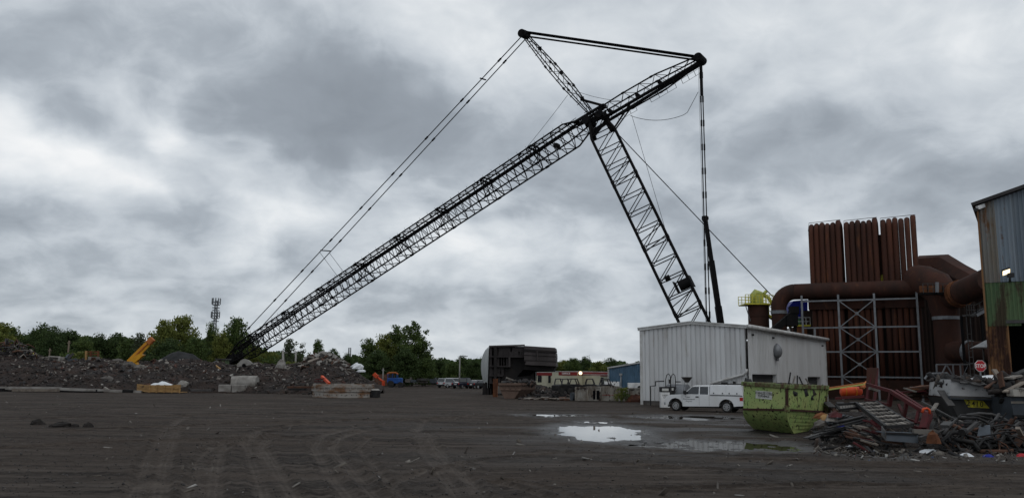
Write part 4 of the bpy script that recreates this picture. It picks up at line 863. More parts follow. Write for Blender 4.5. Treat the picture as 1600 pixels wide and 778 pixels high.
# ------------------------------------------------------------------ clad building at the right edge
YB = 58; BL = gx(1548, YB); bu = Vector((.846, -.533, 0)).normalized(); bn_ = Vector((bu.y, -bu.x, 0))
cb = thing('clad_building', 'tall shed clad in grey blue, green and rusty corrugated sheets', 'building', BL)
kB = YB / FPX
ze0 = at(1531, 322, YB).z; zg = at(1541, 442.5, YB).z; zr = at(1544, 502, YB).z; rise = .30
for k in range(16):
    a = k * 1.05; col_ = 'clad_rustgrey' if k in (0, 4, 5) else 'clad_grey'
    MB().corr(BL + bu * a + bn_ * .05, bu, 1.05, zg + .02, ze0 + rise * a, .27, .06, bn_, .5, ze0 + rise * (a + 1.05)).build('cladding_sheet', M[col_], cb, False, True)
    MB().corr(BL + bu * a, bu, 1.05, zr - (.35 if k < 2 else 0), zg, .27, .06, bn_, .5).build('cladding_sheet', M['clad_green'], cb, False, True)
    if k < 2: MB().corr(BL + bu * k * .62 - bn_ * .05, bu, .62, 0, zr - .3, .2, .06, bn_, .5).build('cladding_sheet', M['clad_rust'], cb, False, True)
MB().bar(BL + bu * 0 + bn_ * .1, BL + bn_ * .1 + Vector((0, 0, ze0)), .12, .14, bn_).build('corner_trim', M['clad_rust'], cb, False, True)
MB().bar(BL + bu * 1.27 - bn_ * .1, BL + bu * 1.27 - bn_ * .1 + Vector((0, 0, zr - .3)), .1, .3, bn_).build('door_jamb', M['clad_rust'], cb, False, True)
MB().bar(BL + bu * 1.2 + bn_ * .06 + Vector((0, 0, zr - .06)), BL + bu * 17 + bn_ * .06 + Vector((0, 0, zr - .06)), .16, .22, (0, 0, 1)).build('door_lintel', M['grey_steel'], cb, False, True)
q0 = BL + bn_ * .3 - bu * .35 + Vector((0, 0, ze0 + .05)); MB().bar(q0, q0 + bu * 17 + Vector((0, 0, rise * 17)), .5, .22, (0, 0, 1)).build('roof_edge', M['roof_dark'], cb, False, True)
w_ = -bn_ * 26
MB().loft([[q0, q0 + bu * 17 + Vector((0, 0, rise * 17)), q0 + bu * 17 + Vector((0, 0, rise * 17 + .1)), q0 + Vector((0, 0, .1))], [p + w_ for p in (q0, q0 + bu * 17 + Vector((0, 0, rise * 17)), q0 + bu * 17 + Vector((0, 0, rise * 17 + .1)), q0 + Vector((0, 0, .1)))]]).build('roof', M['roof_dark'], cb, False, True)
MB().bar(BL - bn_ * .1 + Vector((0, 0, ze0 / 2)), BL - bn_ * 26 + Vector((0, 0, ze0 / 2)), .1, ze0, (0, 0, 1)).build('side_wall', M['clad_rust'], cb, False, True)
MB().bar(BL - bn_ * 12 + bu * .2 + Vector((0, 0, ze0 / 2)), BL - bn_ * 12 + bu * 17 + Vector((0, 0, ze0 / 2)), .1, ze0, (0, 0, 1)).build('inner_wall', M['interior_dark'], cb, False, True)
cm = thing('security_camera', 'white security camera under the roof corner of the clad building', 'camera', at(1528, 327, YB - .4))
mb = MB(); mb.bar(at(1527, 325, YB - .5), at(1537, 321, YB - .3), .22, .26); mb.build('arm', M['pump_white'], cm, False, True)
mb = MB(); mb.cyl(at(1525, 326, YB - .5), at(1525, 330.5, YB - .5), .12, n=10); mb.build('dome', M['black_plastic'], cm, False, True)
fl = thing('flood_light', 'lit floodlight on a short bracket against the clad wall', 'floodlight', at(1577, 440, YB - 1.2))
Yf = YB - 2.3
q0 = at(1566.5, 427.5, Yf); q1 = at(1578.5, 423.5, Yf)
u = (q1 - q0).normalized(); nf = Vector((-.25, -.75, -.62)).normalized(); v_ = u.cross(nf).normalized()
if v_.z < 0: v_ = -v_
mid = (q0 + q1) / 2
def plate(c_, hu, hv, d0, d1): return [[c_ + u * a * hu + v_ * b_ * hv + nf * d0 for a, b_ in ((-1, -1), (1, -1), (1, 1), (-1, 1))], [c_ + u * a * hu * .92 + v_ * b_ * hv * .9 + nf * d1 for a, b_ in ((-1, -1), (1, -1), (1, 1), (-1, 1))]]
MB().loft(plate(mid, .30, .20, -.22, -.02)).build('housing', M['black_plastic'], fl, False, True)
MB().loft(plate(mid, .27, .175, -.015, .01)).build('lens', M['lamp_bright'], fl, False, True)
MB().tube([mid - nf * .2, at(1578, 433, Yf), at(1578, 441, YB - .4), at(1578, 452, YB - .1)], .06, 8).build('bracket', M['black_plastic'], fl, False, True)
MB().box(at(1579, 430, Yf + .1), (.34, .3, .3)).build('ballast', M['black_plastic'], fl, False, True)
# stop sign
Ys = 50; c = at(1532, 571.5, Ys); ss = thing('stop_sign', 'red octagonal stop sign on a post in front of the ducts', 'stop sign', (c.x, Ys, 0))
rs = 9.3 * Ys / FPX
def octa(r_, y_): return [Vector((c.x + r_ * math.cos(math.pi / 8 + k * math.pi / 4), y_, c.z + r_ * math.sin(math.pi / 8 + k * math.pi / 4))) for k in range(8)]
MB().loft([octa(rs, Ys), octa(rs, Ys + .02)]).build('border', M['sign_white'], ss, False, True)
MB().loft([octa(rs * .93, Ys - .008), octa(rs * .93, Ys - .002)]).build('face', M['sign_red'], ss, False, True)
text('lettering', 'STOP', .31, M['sign_white'], frame_M((c.x, Ys - .012, c.z - .01), (1, 0, 0), (0, -1, 0)), ss, True, .003, .006, sx=.86)
MB().bar((c.x, Ys + .06, 0), (c.x, Ys + .06, c.z + rs * .9), .07).build('post', M['galvanised'], ss, False, True)
# galvanised trestle by the frame
tq = thing('trestle_gate', 'grey steel trestle with triangular bracing left of the stop sign', 'trestle', gx(1490, 62))
Yt = 62; a, b_ = at(1463, 569, Yt), at(1515, 569, Yt); z0 = at(1463, 593, Yt).z
MB().bar(a, b_, .1).build('beam', M['galvanised'], tq, False, True)
for e, x_ in enumerate((a.x, a.x + (b_.x - a.x) * .5, a.x + (b_.x - a.x) * .72)): MB().bar((x_, Yt, 0), (x_, Yt, a.z), .09).build('post', M['galvanised'], tq, False, True)
W_ = b_.x - a.x
for x0, za, x1, zb_ in ((.06, z0, .3, a.z), (.3, a.z, .55, z0), (.72, z0, .98, a.z), (.98, a.z, .72, z0)): MB().bar((a.x + W_ * x0, Yt, za), (a.x + W_ * x1, Yt, zb_), .08).build('brace', M['galvanised'], tq, False, True)
MB().tube([at(1445, 592, Yt), at(1450, 584, Yt), at(1480, 583, Yt), at(1487, 590, Yt)], .09, 8).build('bent_pipe', M['galvanised'], tq, False, True)
# ================================================================== the crawler crane
def unit_bar(name, n=6):
    mb = MB(); mb.cyl((0, 0, 0), (0, 0, 1), 1, 1, n, caps=False); return mb.data(name, M['black_steel'], True)
BRACE = unit_bar('brace')
def strut_M(p0, p1, r):
    a = p1 - p0; L = a.length; ax, s, u = ortho(a)
    return Matrix(((s.x * r, u.x * r, a.x, p0.x), (s.y * r, u.y * r, a.y, p0.y), (s.z * r, u.z * r, a.z, p0.z), (0, 0, 0, 1)))
def brace(name, p0, p1, r, parent): return inst(name, BRACE, strut_M(Vector(p0), Vector(p1), r), parent)
crane_base = gx(1120, 104)
crane = thing('crawler_crane', 'huge black lattice boom crane standing behind the pale metal building', 'crane', crane_base)
PIV = at(931, 186, 112)                 # boom head, where boom, jib and both struts meet
JIBTIP = at(356, 566, 155); BOOMFOOT = at(1131, 600, 104)
S1 = at(819, 54, 113.5); S2 = at(1094, 93, 104)
pl_n = (JIBTIP - PIV).cross(BOOMFOOT - PIV).normalized()       # across the crane
if pl_n.y > 0: pl_n = -pl_n
def lattice(part, A, B, wid, dep, n, rch, rbr, tap=((0, .3), (.08, 1), (.92, 1), (1, .3)), side=None, dnames=('diagonal', 'cross_bar', 'lacing'), style='N', dtap=True):
    """four chords with a zigzag on each face; wid across the crane, dep in its plane"""
    ax = (B - A).normalized(); s = (side or pl_n); s = (s - ax * s.dot(ax)).normalized(); dd = ax.cross(s).normalized()
    if dd.z < 0: dd = -dd
    def sc(t):
        for (t0, v0), (t1, v1) in zip(tap[:-1], tap[1:]):
            if t <= t1: return v0 + (v1 - v0) * (t - t0) / (t1 - t0 + 1e-9)
        return tap[-1][1]
    def P(t, i, j): k = sc(t); return A + (B - A) * t + s * (i * wid / 2 * (k if dtap else 1)) + dd * (j * dep / 2 * k)
    ts = [q / n for q in range(n + 1)]
    for i in (-1, 1):
        for j in (-1, 1):
            MB().tube([P(q[0], i, j) for q in tap], rch, 8).build('chord', M['black_steel'], part, True, True)
    for k in range(n):
        t0, t1 = ts[k], ts[k + 1]; f = k % 2
        for i in (-1, 1):
            a, b_ = (P(t0, i, -1), P(t1, i, 1)) if (f or style == 'N') else (P(t0, i, 1), P(t1, i, -1))
            brace(dnames[0], a, b_, rbr, part)
            if style == 'N': brace(dnames[1], P(t1, i, -1), P(t1, i, 1), rbr, part)
        for j in (-1, 1):
            if style == 'N' or j == 1:
                a, b_ = (P(t0, -1, j), P(t1, 1, j)) if f else (P(t0, 1, j), P(t1, -1, j)); brace(dnames[2], a, b_, rbr, part)
    return P, ax, s, dd
# main boom: the wide face looks at the camera
boom = empty('boom', crane)
ax = (PIV - BOOMFOOT).normalized(); n_b = 16
sB = pl_n
vw = (PIV - CO); vw.z = 0; vw.normalize(); sB = -(Matrix.Rotation(math.radians(-7), 3, 'Z') @ vw); sB = (sB - ax * sB.dot(ax)).normalized()
faceX = ax.cross(sB).normalized()
BW = 3.5; BD = 1.7
def PB(t, i, j):
    k = 1 if t < .93 else 1 - .45 * (t - .93) / .07
    if t < .06: k = .55 + .45 * t / .06
    return BOOMFOOT + (PIV - BOOMFOOT) * t + faceX * (i * BW / 2 * k) + sB * (j * BD / 2)
for i in (-1, 1):
    for j in (-1, 1):
        MB().tube([PB(q, i, j) for q in (0, .06, .5, .93, 1)], .2 if j == 1 else .16, 8).build('chord', M['black_steel'], boom, True, True)
lo_side = 1 if PB(.5, 1, 1).x > PB(.5, -1, 1).x else -1
for k in range(n_b):
    t0, t1 = k / n_b, (k + 1) / n_b
    for j in (-1, 1):
        brace('cross_bar', PB(t1, -1, j), PB(t1, 1, j), .075, boom)
        brace('diagonal', PB(t0, -lo_side, j), PB(t1, lo_side, j), .062, boom)
    for i in (-1, 1):
        a, b_ = (PB(t0, i, -1), PB(t1, i, 1)) if k % 2 else (PB(t0, i, 1), PB(t1, i, -1)); brace('lacing', a, b_, .03, boom)
for t in (.26, .50, .75):               # the bolted section joints
    for i in (-1, 1):
        for j in (-1, 1): MB().cyl(PB(t - .006, i, j), PB(t + .006, i, j), .24, n=8).build('joint_sleeve', M['black_steel'], boom, False, True)
    for q in (-.018, .02): brace('diagonal', PB(t + q, -1, 1), PB(t + q + .025, 1, 1), .07, boom)
# ladder and hoist winch low on the boom
mb = MB(); c = PB(.335, lo_side * .55, .4)
mb.cyl(c - faceX * .7, c + faceX * .7, .7, n=14); mb.bar(c - faceX * 1.05 - ax * .8, c - faceX * 1.05 + ax * .8, 1.2, .12); mb.bar(c + faceX * 1.05 - ax * .8, c + faceX * 1.05 + ax * .8, 1.2, .12)
mb.build('winch', M['black_steel'], crane, False, True)
mb = MB(); c = PB(.375, -lo_side * .35, .4); mb.cyl(c - faceX * .35, c + faceX * .35, .4, n=12); mb.build('sheave', M['black_steel'], crane, False, True)
# boom head
mb = MB()
for i in (-1, 1):
    mb.bar(PIV + faceX * i * 1.3 - ax * 2.6, PIV + faceX * i * 1.0 + ax * .8, .5, 1.3, sB)
    mb.cyl(PIV + faceX * i * 1.05 + pl_n * -1.2, PIV + faceX * i * 1.05 + pl_n * 1.2, .55, n=12)
mb.bar(PIV - faceX * 1.7, PIV + faceX * 1.7, .5, .7); mb.bar(PIV - faceX * 1.5 - ax * 1.6, PIV + faceX * 1.5 - ax * 1.2, .3, .5); mb.bar(PIV - faceX * 1.5 - ax * 2.4, PIV + faceX * 1.2 - ax * .9, .2, .4)
mb.build('boom_head', M['black_steel'], crane, False, True)
# luffing jib lying down to the ground
jib = empty('jib', crane); JA = PIV + (JIBTIP - PIV).normalized() * .6
PJ, jx, js, jd = lattice(jib, JA, JIBTIP, 3.0, 2.9, 56, .125, .062, ((0, .35), (.045, 1), (.93, 1), (1, .35)))
for q in range(1, 9):
    t = q / 9 + .005; mb = MB()
    for i in (-1, 1):
        for j in (-1, 1): MB().cyl(PJ(t - .0035, i, j), PJ(t + .0035, i, j), .19, n=8).build('joint_sleeve', M['black_steel'], jib, False, True)
        MB().bar(PJ(t - .006, i, -1), PJ(t + .006, i, 1), .1).build('joint_bar', M['black_steel'], jib, False, True)
    for e in (-1, 1): MB().bar(PJ(t + e * .004, -1, 1), PJ(t + e * .004, 1, 1), .3, .16).build('joint_bar', M['black_steel'], jib, False, True)
    for e in (-.012, .012): brace('diagonal', PJ(t + e, -1, -1), PJ(t - e * .2, 1, 1), .06, jib); brace('diagonal', PJ(t + e, 1, -1), PJ(t - e * .2, -1, 1), .06, jib)
up = jd
for i in (-.62, .62):                   # pendant bars carried on the jib, and the walkway
    mb = MB(); mb.bar(PJ(.03, i, 1) + up * .12, PJ(.965, i, 1) + up * .12, .17, .17, up)
    for q in range(9): mb.bar(PJ(.04 + q * .1, i, 1) + up * .12, PJ(.044 + q * .1, i, 1) + up * .12, .3, .24, up)
    mb.build('pendant_bar', M['black_steel'], jib, False, True)
mb = MB(); mb.bar(PJ(.02, 0, 1) + up * .1, PJ(.96, 0, 1) + up * .1, .45, .05, up); mb.build('walkway', M['black_steel'], jib, False, True)
mb = MB()
for i in (-1, 1):
    mb.tube([PJ(.02, i, 1) + up * .45, PJ(.965, i, 1) + up * .45], .035, 6)
    for q in range(48): mb.bar(PJ(.025 + q * .0198, i, 1), PJ(.025 + q * .0198, i, 1) + up * .45, .03)
mb.build('handrail', M['black_steel'], jib, False, True)
mb = MB(); c = PJ(.985, 0, 0); mb.cyl(c - js * .5, c + js * .5, .9, n=14); mb.bar(PJ(.96, -.9, 0), PJ(1, -.9, 0), .12, 1.3, up); mb.bar(PJ(.96, .9, 0), PJ(1, .9, 0), .12, 1.3, up); mb.build('jib_tip', M['black_steel'], crane, False, True)
mb = MB()                               # stop frame that sticks out over the jib foot
k0 = at(941, 165, 112); mb.bar(PJ(.03, .5, 1), k0, .34); mb.bar(PJ(.03, -.5, 1), k0 + pl_n * -1, .3); mb.bar(k0, PIV + ax * .4, .28); mb.bar(k0, k0 - pl_n, .5); mb.bar(at(908, 156, 112.6), k0, .3); mb.build('jib_stop', M['black_steel'], crane, False, True)
for tq, i in ((.075, .2),):
    mb = MB(); c = PJ(tq, i, -.2); mb.cyl(c - js * .4, c + js * .4, .36, n=12); mb.build('sheave', M['black_steel'], crane, False, True)
# the two struts
st = empty('strut', crane)
P1, a1, s1, d1 = lattice(st, PIV + (S1 - PIV).normalized() * .3, S1, 2.0, 1.05, 16, .08, .036, ((0, .42), (.36, 1), (.6, 1), (1, .5)), style='Z')
st2 = empty('strut', crane)
P2, a2, s2, d2 = lattice(st2, PIV + (S2 - PIV).normalized() * .5, S2, 2.2, 1.75, 13, .11, .042, ((0, .85), (.3, 1), (.62, 1), (1, .42)), style='Z')
for Pq, part, lst in ((P1, st, (.36, .62)), (P2, st2, (.3, .58))):
    for t in lst:
        for i in (-1, 1):
            for j in (-1, 1): MB().cyl(Pq(t - .012, i, j), Pq(t + .012, i, j), .16, n=8).build('joint_sleeve', M['black_steel'], part, False, True)
mb = MB()
for i in (-.8, .8): mb.bar(P2(.03, i, -1) - d2 * .12, P2(.99, i, -1) - d2 * .12, .3, .36, d2)
mb.build('pendant_bar', M['black_steel'], st2, False, True)
mb = MB()                               # railing hung under the rear strut
for (t0, t1) in ((.18, .36), (.50, .74), (.8, .98)):
    for h in (.9, 1.6): mb.tube([P2(t0, 1, -1) - d2 * h, P2(t1, 1, -1) - d2 * h], .025, 5)
    for q in range(4): tq = t0 + (t1 - t0) * q / 3; mb.bar(P2(tq, 1, -1), P2(tq, 1, -1) - d2 * 1.6, .05)
mb.build('handrail', M['black_steel'], st2, False, True)
mb = MB()
for q in range(9):
    t = .1 + q * .1; mb.bar(P1(t, -1, -1), P1(t, -1, -1) - d1 * .55, .07)
    if q % 3 == 1: mb.box(P1(t, 0, 1), (.5, .5, .4))
mb.build('bracket', M['black_steel'], st, False, True)
mb = MB()
for t in (.12, .40, .62): c = P2(t, 0, -.2); mb.cyl(c - s2 * .5, c + s2 * .5, .3, n=10)
mb.build('sheave', M['black_steel'], crane, False, True)
for c, sdir in ((S1, s1), (S2, s2)):
    mb = MB()
    for q in range(5): mb.cyl(c + sdir * (-1.0 + q * .44), c + sdir * (-.78 + q * .44), .62, n=14)
    mb.cyl(c - sdir * 1.2, c + sdir * 1.2, .2, n=8); mb.bar(c - sdir * 1.15 - FW * .0, c + sdir * 1.15, .5, .9); mb.build('sheave_head', M['black_steel'], crane, False, True)
# reeved rope between the struts
rp = S2 - S1
for q in range(11):
    o_ = s2 * (-1.0 + q * .2); mb = MB(); e = .42 if q < 7 else -.42
    v = Vector((0, 0, e)); mb.tube([S1 + o_ + v * 1.1, S2 + o_ + v * .9], .055, 6); mb.build('reeving_rope', M['black_rope'], crane, True, True)
# pendants from the front strut to the jib
PT = PJ(.93, 0, 1) + up * .7
def rope(name, pts, r, joints=0, nj=.10):
    mb = MB(); mb.tube(pts, r, 6); a, b_ = Vector(pts[0]), Vector(pts[-1])
    for q in range(joints):
        f = (q + .6) / joints; c = a + (b_ - a) * f; dv = (b_ - a).normalized(); mb.bar(c - dv * .35, c + dv * .35, nj * 2)
    return mb.build(name, M['black_rope'], crane, True, True)
for sgn in (-1, 1):
    rope('pendant', [S1 + s1 * sgn * .85 - a1 * .3, PT + js * sgn * 1.35], .075, 9, .10)
    q0 = S1 + s1 * sgn * .85; q1 = PT + js * sgn * 1.35; mid = q0 + (q1 - q0) * .665
    rope('spreader_line', [mid, PJ(.615, sgn * .8, 1)], .035)
mb = MB()
for f in (.12, .66): mb.bar(S1 + s1 * .85 + (PT + js * 1.35 - S1 - s1 * .85) * f, S1 - s1 * .85 + (PT - js * 1.35 - S1 + s1 * .85) * f, .16)
mb.build('spreader_bar', M['black_steel'], crane, False, True)
# backstays from the rear strut to the carrier
for px0, px1 in ((1093.5, 1104.5), (1096.5, 1109.5)):
    rope('pendant', [at(px0, 97, 104), at(px1, 512, 104), at(px1 + 2, 575, 104)], .075)
    mb = MB()
    for q in range(11):
        f = .05 + q * .09; c = at(px0 + (px1 - px0) * f, 97 + 415 * f, 104); mb.bar(c - Vector((0, 0, .45)), c + Vector((0, 0, .4)), .19)
    mb.build('pendant_link', M['black_steel'], crane, False, True)
mb = MB(); mb.tube([at(1094.5, 104, 104), at(1096, 150, 104)], .16, 6); mb.build('pendant_link', M['black_steel'], crane, False, True)
rope('hoist_rope', [at(1091, 100, 103.5), at(1103, 515, 103.5)], .02)
for x0 in (-.9, .9):                       # raking back stops between boom head and rear strut
    mb = MB(); mb.bar(PB(.925, lo_side, 1) + pl_n * x0 * .3, P2(.27 if x0 < 0 else .34, x0, -1), .18); mb.build('back_stop', M['black_steel'], crane, False, True)
# slack lines
def sag(a, b_, dz, n=14): return [a + (b_ - a) * (i / n) - Vector((0, 0, dz * 4 * (i / n) * (1 - i / n))) for i in range(n + 1)]
rope('slack_line', sag(at(985, 181, 108), at(1068, 180, 105), 0.7) + [at(1074, 176, 105), at(1091, 144, 104)], .035)
rope('slack_line', sag(at(898, 142, 112.6), at(968, 158, 110), .25), .028)
rope('slack_line', sag(at(887, 149, 112.8), at(800, 258, 121), 0.2), .028)
rope('slack_line', [at(987, 180, 110), at(1047, 384, 106)], .028)
rope('tag_rope', [at(962, 206, 111), at(1207, 463, 107)], .055, 42, .055)
# carrier on its crawler tracks, out of sight behind the building from here
fwd = Vector((JIBTIP.x - PIV.x, JIBTIP.y - PIV.y, 0)).normalized(); lat = Vector((-fwd.y, fwd.x, 0))
cc = crane_base.copy(); cc.z = 0
mb = MB(); mb.bar(cc - fwd * 5.5 + Vector((0, 0, 2.6)), cc + fwd * 3.5 + Vector((0, 0, 2.6)), 3.2, 1.9, (0, 0, 1)); mb.build('upper_works', M['black_steel'], crane, False, True)
for sgn in (-1, 1):
    mb = MB(); q = cc + lat * sgn * 3.2 + Vector((0, 0, .85)); mb.bar(q - fwd * 4, q + fwd * 4, 1.1, 1.4, (0, 0, 1)); mb.cyl(q - fwd * 4 - lat * .55, q - fwd * 4 + lat * .55, .7, n=12); mb.cyl(q + fwd * 4 - lat * .55, q + fwd * 4 + lat * .55, .7, n=12); mb.build('crawler_track', M['black_steel'], crane, False, True)
# ------------------------------------------------------------------ telescopic boom standing behind the roof
p0, p1 = at(1137, 580, 108), at(1102, 342, 108)
tb = thing('telescopic_boom', 'slim black telescopic boom raised steeply behind the pale building roof', 'boom', (p0.x, p0.y, 0))
for f0, f1, wd in ((-.05, .42, .72), (.42, .72, .6), (.72, 1, .46)):
    MB().bar(p0 + (p1 - p0) * f0, p0 + (p1 - p0) * f1, wd, wd * 1.1).build('boom_section', M['black_steel'], tb, False, True)
mb = MB(); mb.cyl(p1 - Vector((0, .4, 0)), p1 + Vector((0, .4, 0)), .38, n=12); mb.bar(p1 + Vector((-.45, 0, .15)), p1 + Vector((.4, 0, .1)), .3, .4); mb.build('boom_tip', M['black_steel'], tb, False, True)
# ================================================================== scrap mounds on the left
m, t, b, pos = base('mound_dirt')
col = t.mix(t.ramp(t.noise(pos, .5, 6, .6), [(.36, 0.), (.66, 1.)]), (.013, .0078, .0056), (.036, .0195, .013))
col = t.mix(t.ramp(t.noise(pos, .16, 4, .5), [(.52, 0.), (.68, .8)]), col, (.015, .0145, .0145))
col = t.mix(t.ramp(t.noise(pos, 5, 5, .7), [(.58, 0.), (.70, .8)]), col, (.085, .064, .05))
t.put(b.inputs['Base Color'], col); b.inputs['Roughness'].default_value = .95
bn = t.node('ShaderNodeBump'); bn.inputs['Strength'].default_value = 1.; bn.inputs['Distance'].default_value = .25
t.put(bn.inputs['Height'], t.noise(pos, 3.5, 6, .7)); t.put(b.inputs['Normal'], bn.outputs[0])
CREST = [(-260, 556), (-100, 552), (-40, 550), (0, 549), (30, 550), (60, 558), (100, 562), (150, 561), (180, 564), (210, 566), (240, 562), (300, 562), (340, 569), (385, 573), (402, 567), (440, 573), (468, 568), (486, 558), (503, 553), (522, 557), (540, 571), (556, 583), (572, 593), (588, 601), (600, 603)]
YC = 113.0
cxs = np.array([gx(p, YC).x for p, q in CREST]); czs = np.array([max(0, at(p, q, YC).z) for p, q in CREST])
def mound_z(X, Y):
    X = np.asarray(X, float); Y = np.asarray(Y, float)
    xe = X * YC / np.maximum(Y, 1); zc = np.interp(xe, cxs, czs, left=czs[0], right=0)
    yb = 97.5 + 2.2 * (fbm(X * .12, X * 0 + 3.3, 31, 3) - .5) * 2 + np.clip((X + 34) * .10, 0, 1.6)
    f = np.clip((Y - yb) / (YC - yb), 0, 1); g = np.clip((132 - Y) / (132 - YC - 3), 0, 1)
    prof = np.where(Y < YC, f ** .62, g ** .9)
    z = zc * prof + (fbm(X * .45, Y * .45, 33, 4) - .5) * 1.0 * np.clip(zc * prof, 0, 1) + (fbm(X * 1.7, Y * 1.7, 35, 3) - .5) * .45 * np.clip(zc * prof, 0, 1)
    return np.where((f <= 0) | (zc < .05), -.25, z - .02)
xs_ = np.linspace(-96, -16, 330); ys_ = np.linspace(94, 133, 130)
Xm, Ym = np.meshgrid(xs_, ys_)
tag(heightmap('scrap_mound', Xm, Ym, mound_z(Xm, Ym), m), 'long dark mound of dirt and crushed scrap', None, None, 'structure')
def mz(x, y): return float(mound_z(np.array([x]), np.array([y]))[0])
# grey slag heap behind
sx = gx(282, 124).x; Xs, Ys_ = np.meshgrid(np.linspace(sx - 9, sx + 9, 60), np.linspace(117, 131, 40))
q = np.hypot((Xs - sx) / 7.0, (Ys_ - 124) / 6.0); zsl = at(280, 548, 124).z
mat('slag', (.020, .020, .021), (.036, .036, .037), .9, 0, .8, bump=.6, bscale=5)
tag(heightmap('slag_heap', Xs, Ys_, np.maximum(zsl * (1 - q ** 1.6) + (fbm(Xs * .8, Ys_ * .8, 71, 4) - .5) * .8, -.2), M['slag']), 'grey slag heap behind the mound', None, None, 'structure')
pts = []; sz = []
while len(pts) < 8000:
    x_ = random.uniform(-92, -18); y_ = 96 + 19 * random.random(); z_ = mz(x_, y_)
    if z_ < .05: 
        if random.random() > .12: continue
        z_ = 0.02
    dens = vnoise(np.array([x_ * .22]), np.array([y_ * .3]), 77)[0]
    if random.random() > .25 + dens: continue
    pts.append((x_, y_, z_ + .02)); sz.append(random.choice((.07, .09, .11, .14, .17, .2, .26, .36)))
bits('rubble', pts, np.array(sz), M['rubble_bits'], .6, 1.7, label='crushed scrap and stones strewn over the dark mound', seed=4)
# larger fragments one by one
FR = [MB().add(*(lambda v: (v, [(0, 1, 3, 2), (4, 6, 7, 5), (0, 4, 5, 1), (2, 3, 7, 6), (0, 2, 6, 4), (1, 5, 7, 3)]))([tuple(random.uniform(.32, .6) * s_ for s_ in (a * ex, b_ * ey, c * ez)) for a in (-1, 1) for b_ in (-1, 1) for c in (-1, 1)])).data('scrap_piece', M[mm]) for ex, ey, ez, mm in
      [(1, .7, .5, 'concrete'), (1.3, .8, .25, 'pale_scrap'), (1.6, .3, .2, 'pale_scrap'), (1, .9, .35, 'brown_scrap'), (1.5, .5, .12, 'timber_grey'), (1.2, .9, .15, 'grey_steel')]]
def scatter_pieces(n, px0, px1, y0, y1, s0, s1, label, group, kinds, cat='scrap piece', name='scrap_piece', zf=None, seed=0):
    g = random.Random(seed)
    for k in range(n):
        px = g.uniform(px0, px1); Y = g.uniform(y0, y1); p = gx(px, Y); z_ = mz(p.x, Y) if zf is None else zf(p.x, Y)
        s_ = g.uniform(s0, s1); Mx = Matrix.Translation((p.x, Y, max(z_, 0) + .08 * s_)) @ Matrix.Rotation(g.uniform(0, 6.28), 4, 'Z') @ Matrix.Rotation(g.uniform(-.7, .7), 4, 'X') @ Matrix.Rotation(g.uniform(-.6, .6), 4, 'Y') @ Matrix.Diagonal((s_, s_, s_, 1))
        inst(name, FR[g.choice(kinds)], Mx, None, False, label=label, cat=cat, group=group)
scatter_pieces(70, 468, 545, 107, 115, .35, 1.1, 'pale broken slab tumbled on the peak of the heap behind the steel ring', 'broken slabs on the peak of the heap', (0, 0, 1, 3, 4), seed=2)
scatter_pieces(60, 130, 340, 103, 114, .25, .75, 'jagged scrap fragment lying on the middle of the long dark mound', 'scrap fragments on the mound', (1, 2, 3, 5), seed=5)
scatter_pieces(34, 0, 130, 101, 114, .25, .7, 'small scrap fragment on the slope below the pale trough', 'scrap fragments on the left slope', (1, 2, 3), seed=6)
scatter_pieces(26, 350, 470, 103, 113, .25, .6, 'stone or scrap fragment lying on the reddish low part of the mound', 'fragments on the low reddish mound', (0, 1, 2), seed=9)
# tangle of pipe and cable at the far left
TANG = []
g = random.Random(21)
for k in range(46):
    px = g.uniform(-14, 46); Y = g.uniform(108, 113); p = gx(px, Y); z_ = mz(p.x, Y) + g.uniform(.1, 1.5) * (1 - px / 70)
    a = g.uniform(0, 6.28); L = g.uniform(1, 3.4); pts_ = [Vector((p.x + L * (f - .5) * math.cos(a) + g.uniform(-.3, .3), Y + L * (f - .5) * math.sin(a) * .6, z_ + g.uniform(-.35, .35) + .8 * math.sin(f * 3.1) * g.random())) for f in (0, .25, .5, .75, 1)]
    tag(MB().tube(pts_, g.choice((.05, .08, .12)), 5).build('bent_pipe', M[g.choice(('black_scrap', 'black_scrap', 'grey_steel', 'pale_scrap', 'brown_scrap'))], None, True),
        'bent pipe or cable in the dark tangle at the left end of the mound', 'bent pipe', 'tangle of pipes and cables at the left end of the mound')
def simple(name, label, cat, mb, mt_, group=None, **kw): return tag(mb.build(name, M[mt_], None, **kw), label, cat, group)
def bar_px(p0, Y0, p1, Y1, wd, mt_, name, label, cat, h=None, group=None): return simple(name, label, cat, MB().bar(at(*p0, Y0), at(*p1, Y1), wd, h or wd), mt_, group)
bar_px((17, 577), 107, (33, 562), 109, .14, 'pale_scrap', 'scrap_bar', 'thin pale bar leaning on the tangle at the left end', 'scrap bar')
bar_px((19, 598), 101, (40, 603), 100, .2, 'pale_scrap', 'scrap_bar', 'pale bent bar lying low on the slope above the long beam', 'scrap bar')
simple('yellow_drum', 'small yellow lump on the mound beside the tangle', 'drum', MB().cyl(at(50, 557, 112), at(54, 553, 112), .5, .35, 10), 'safety_yellow', auto=40)
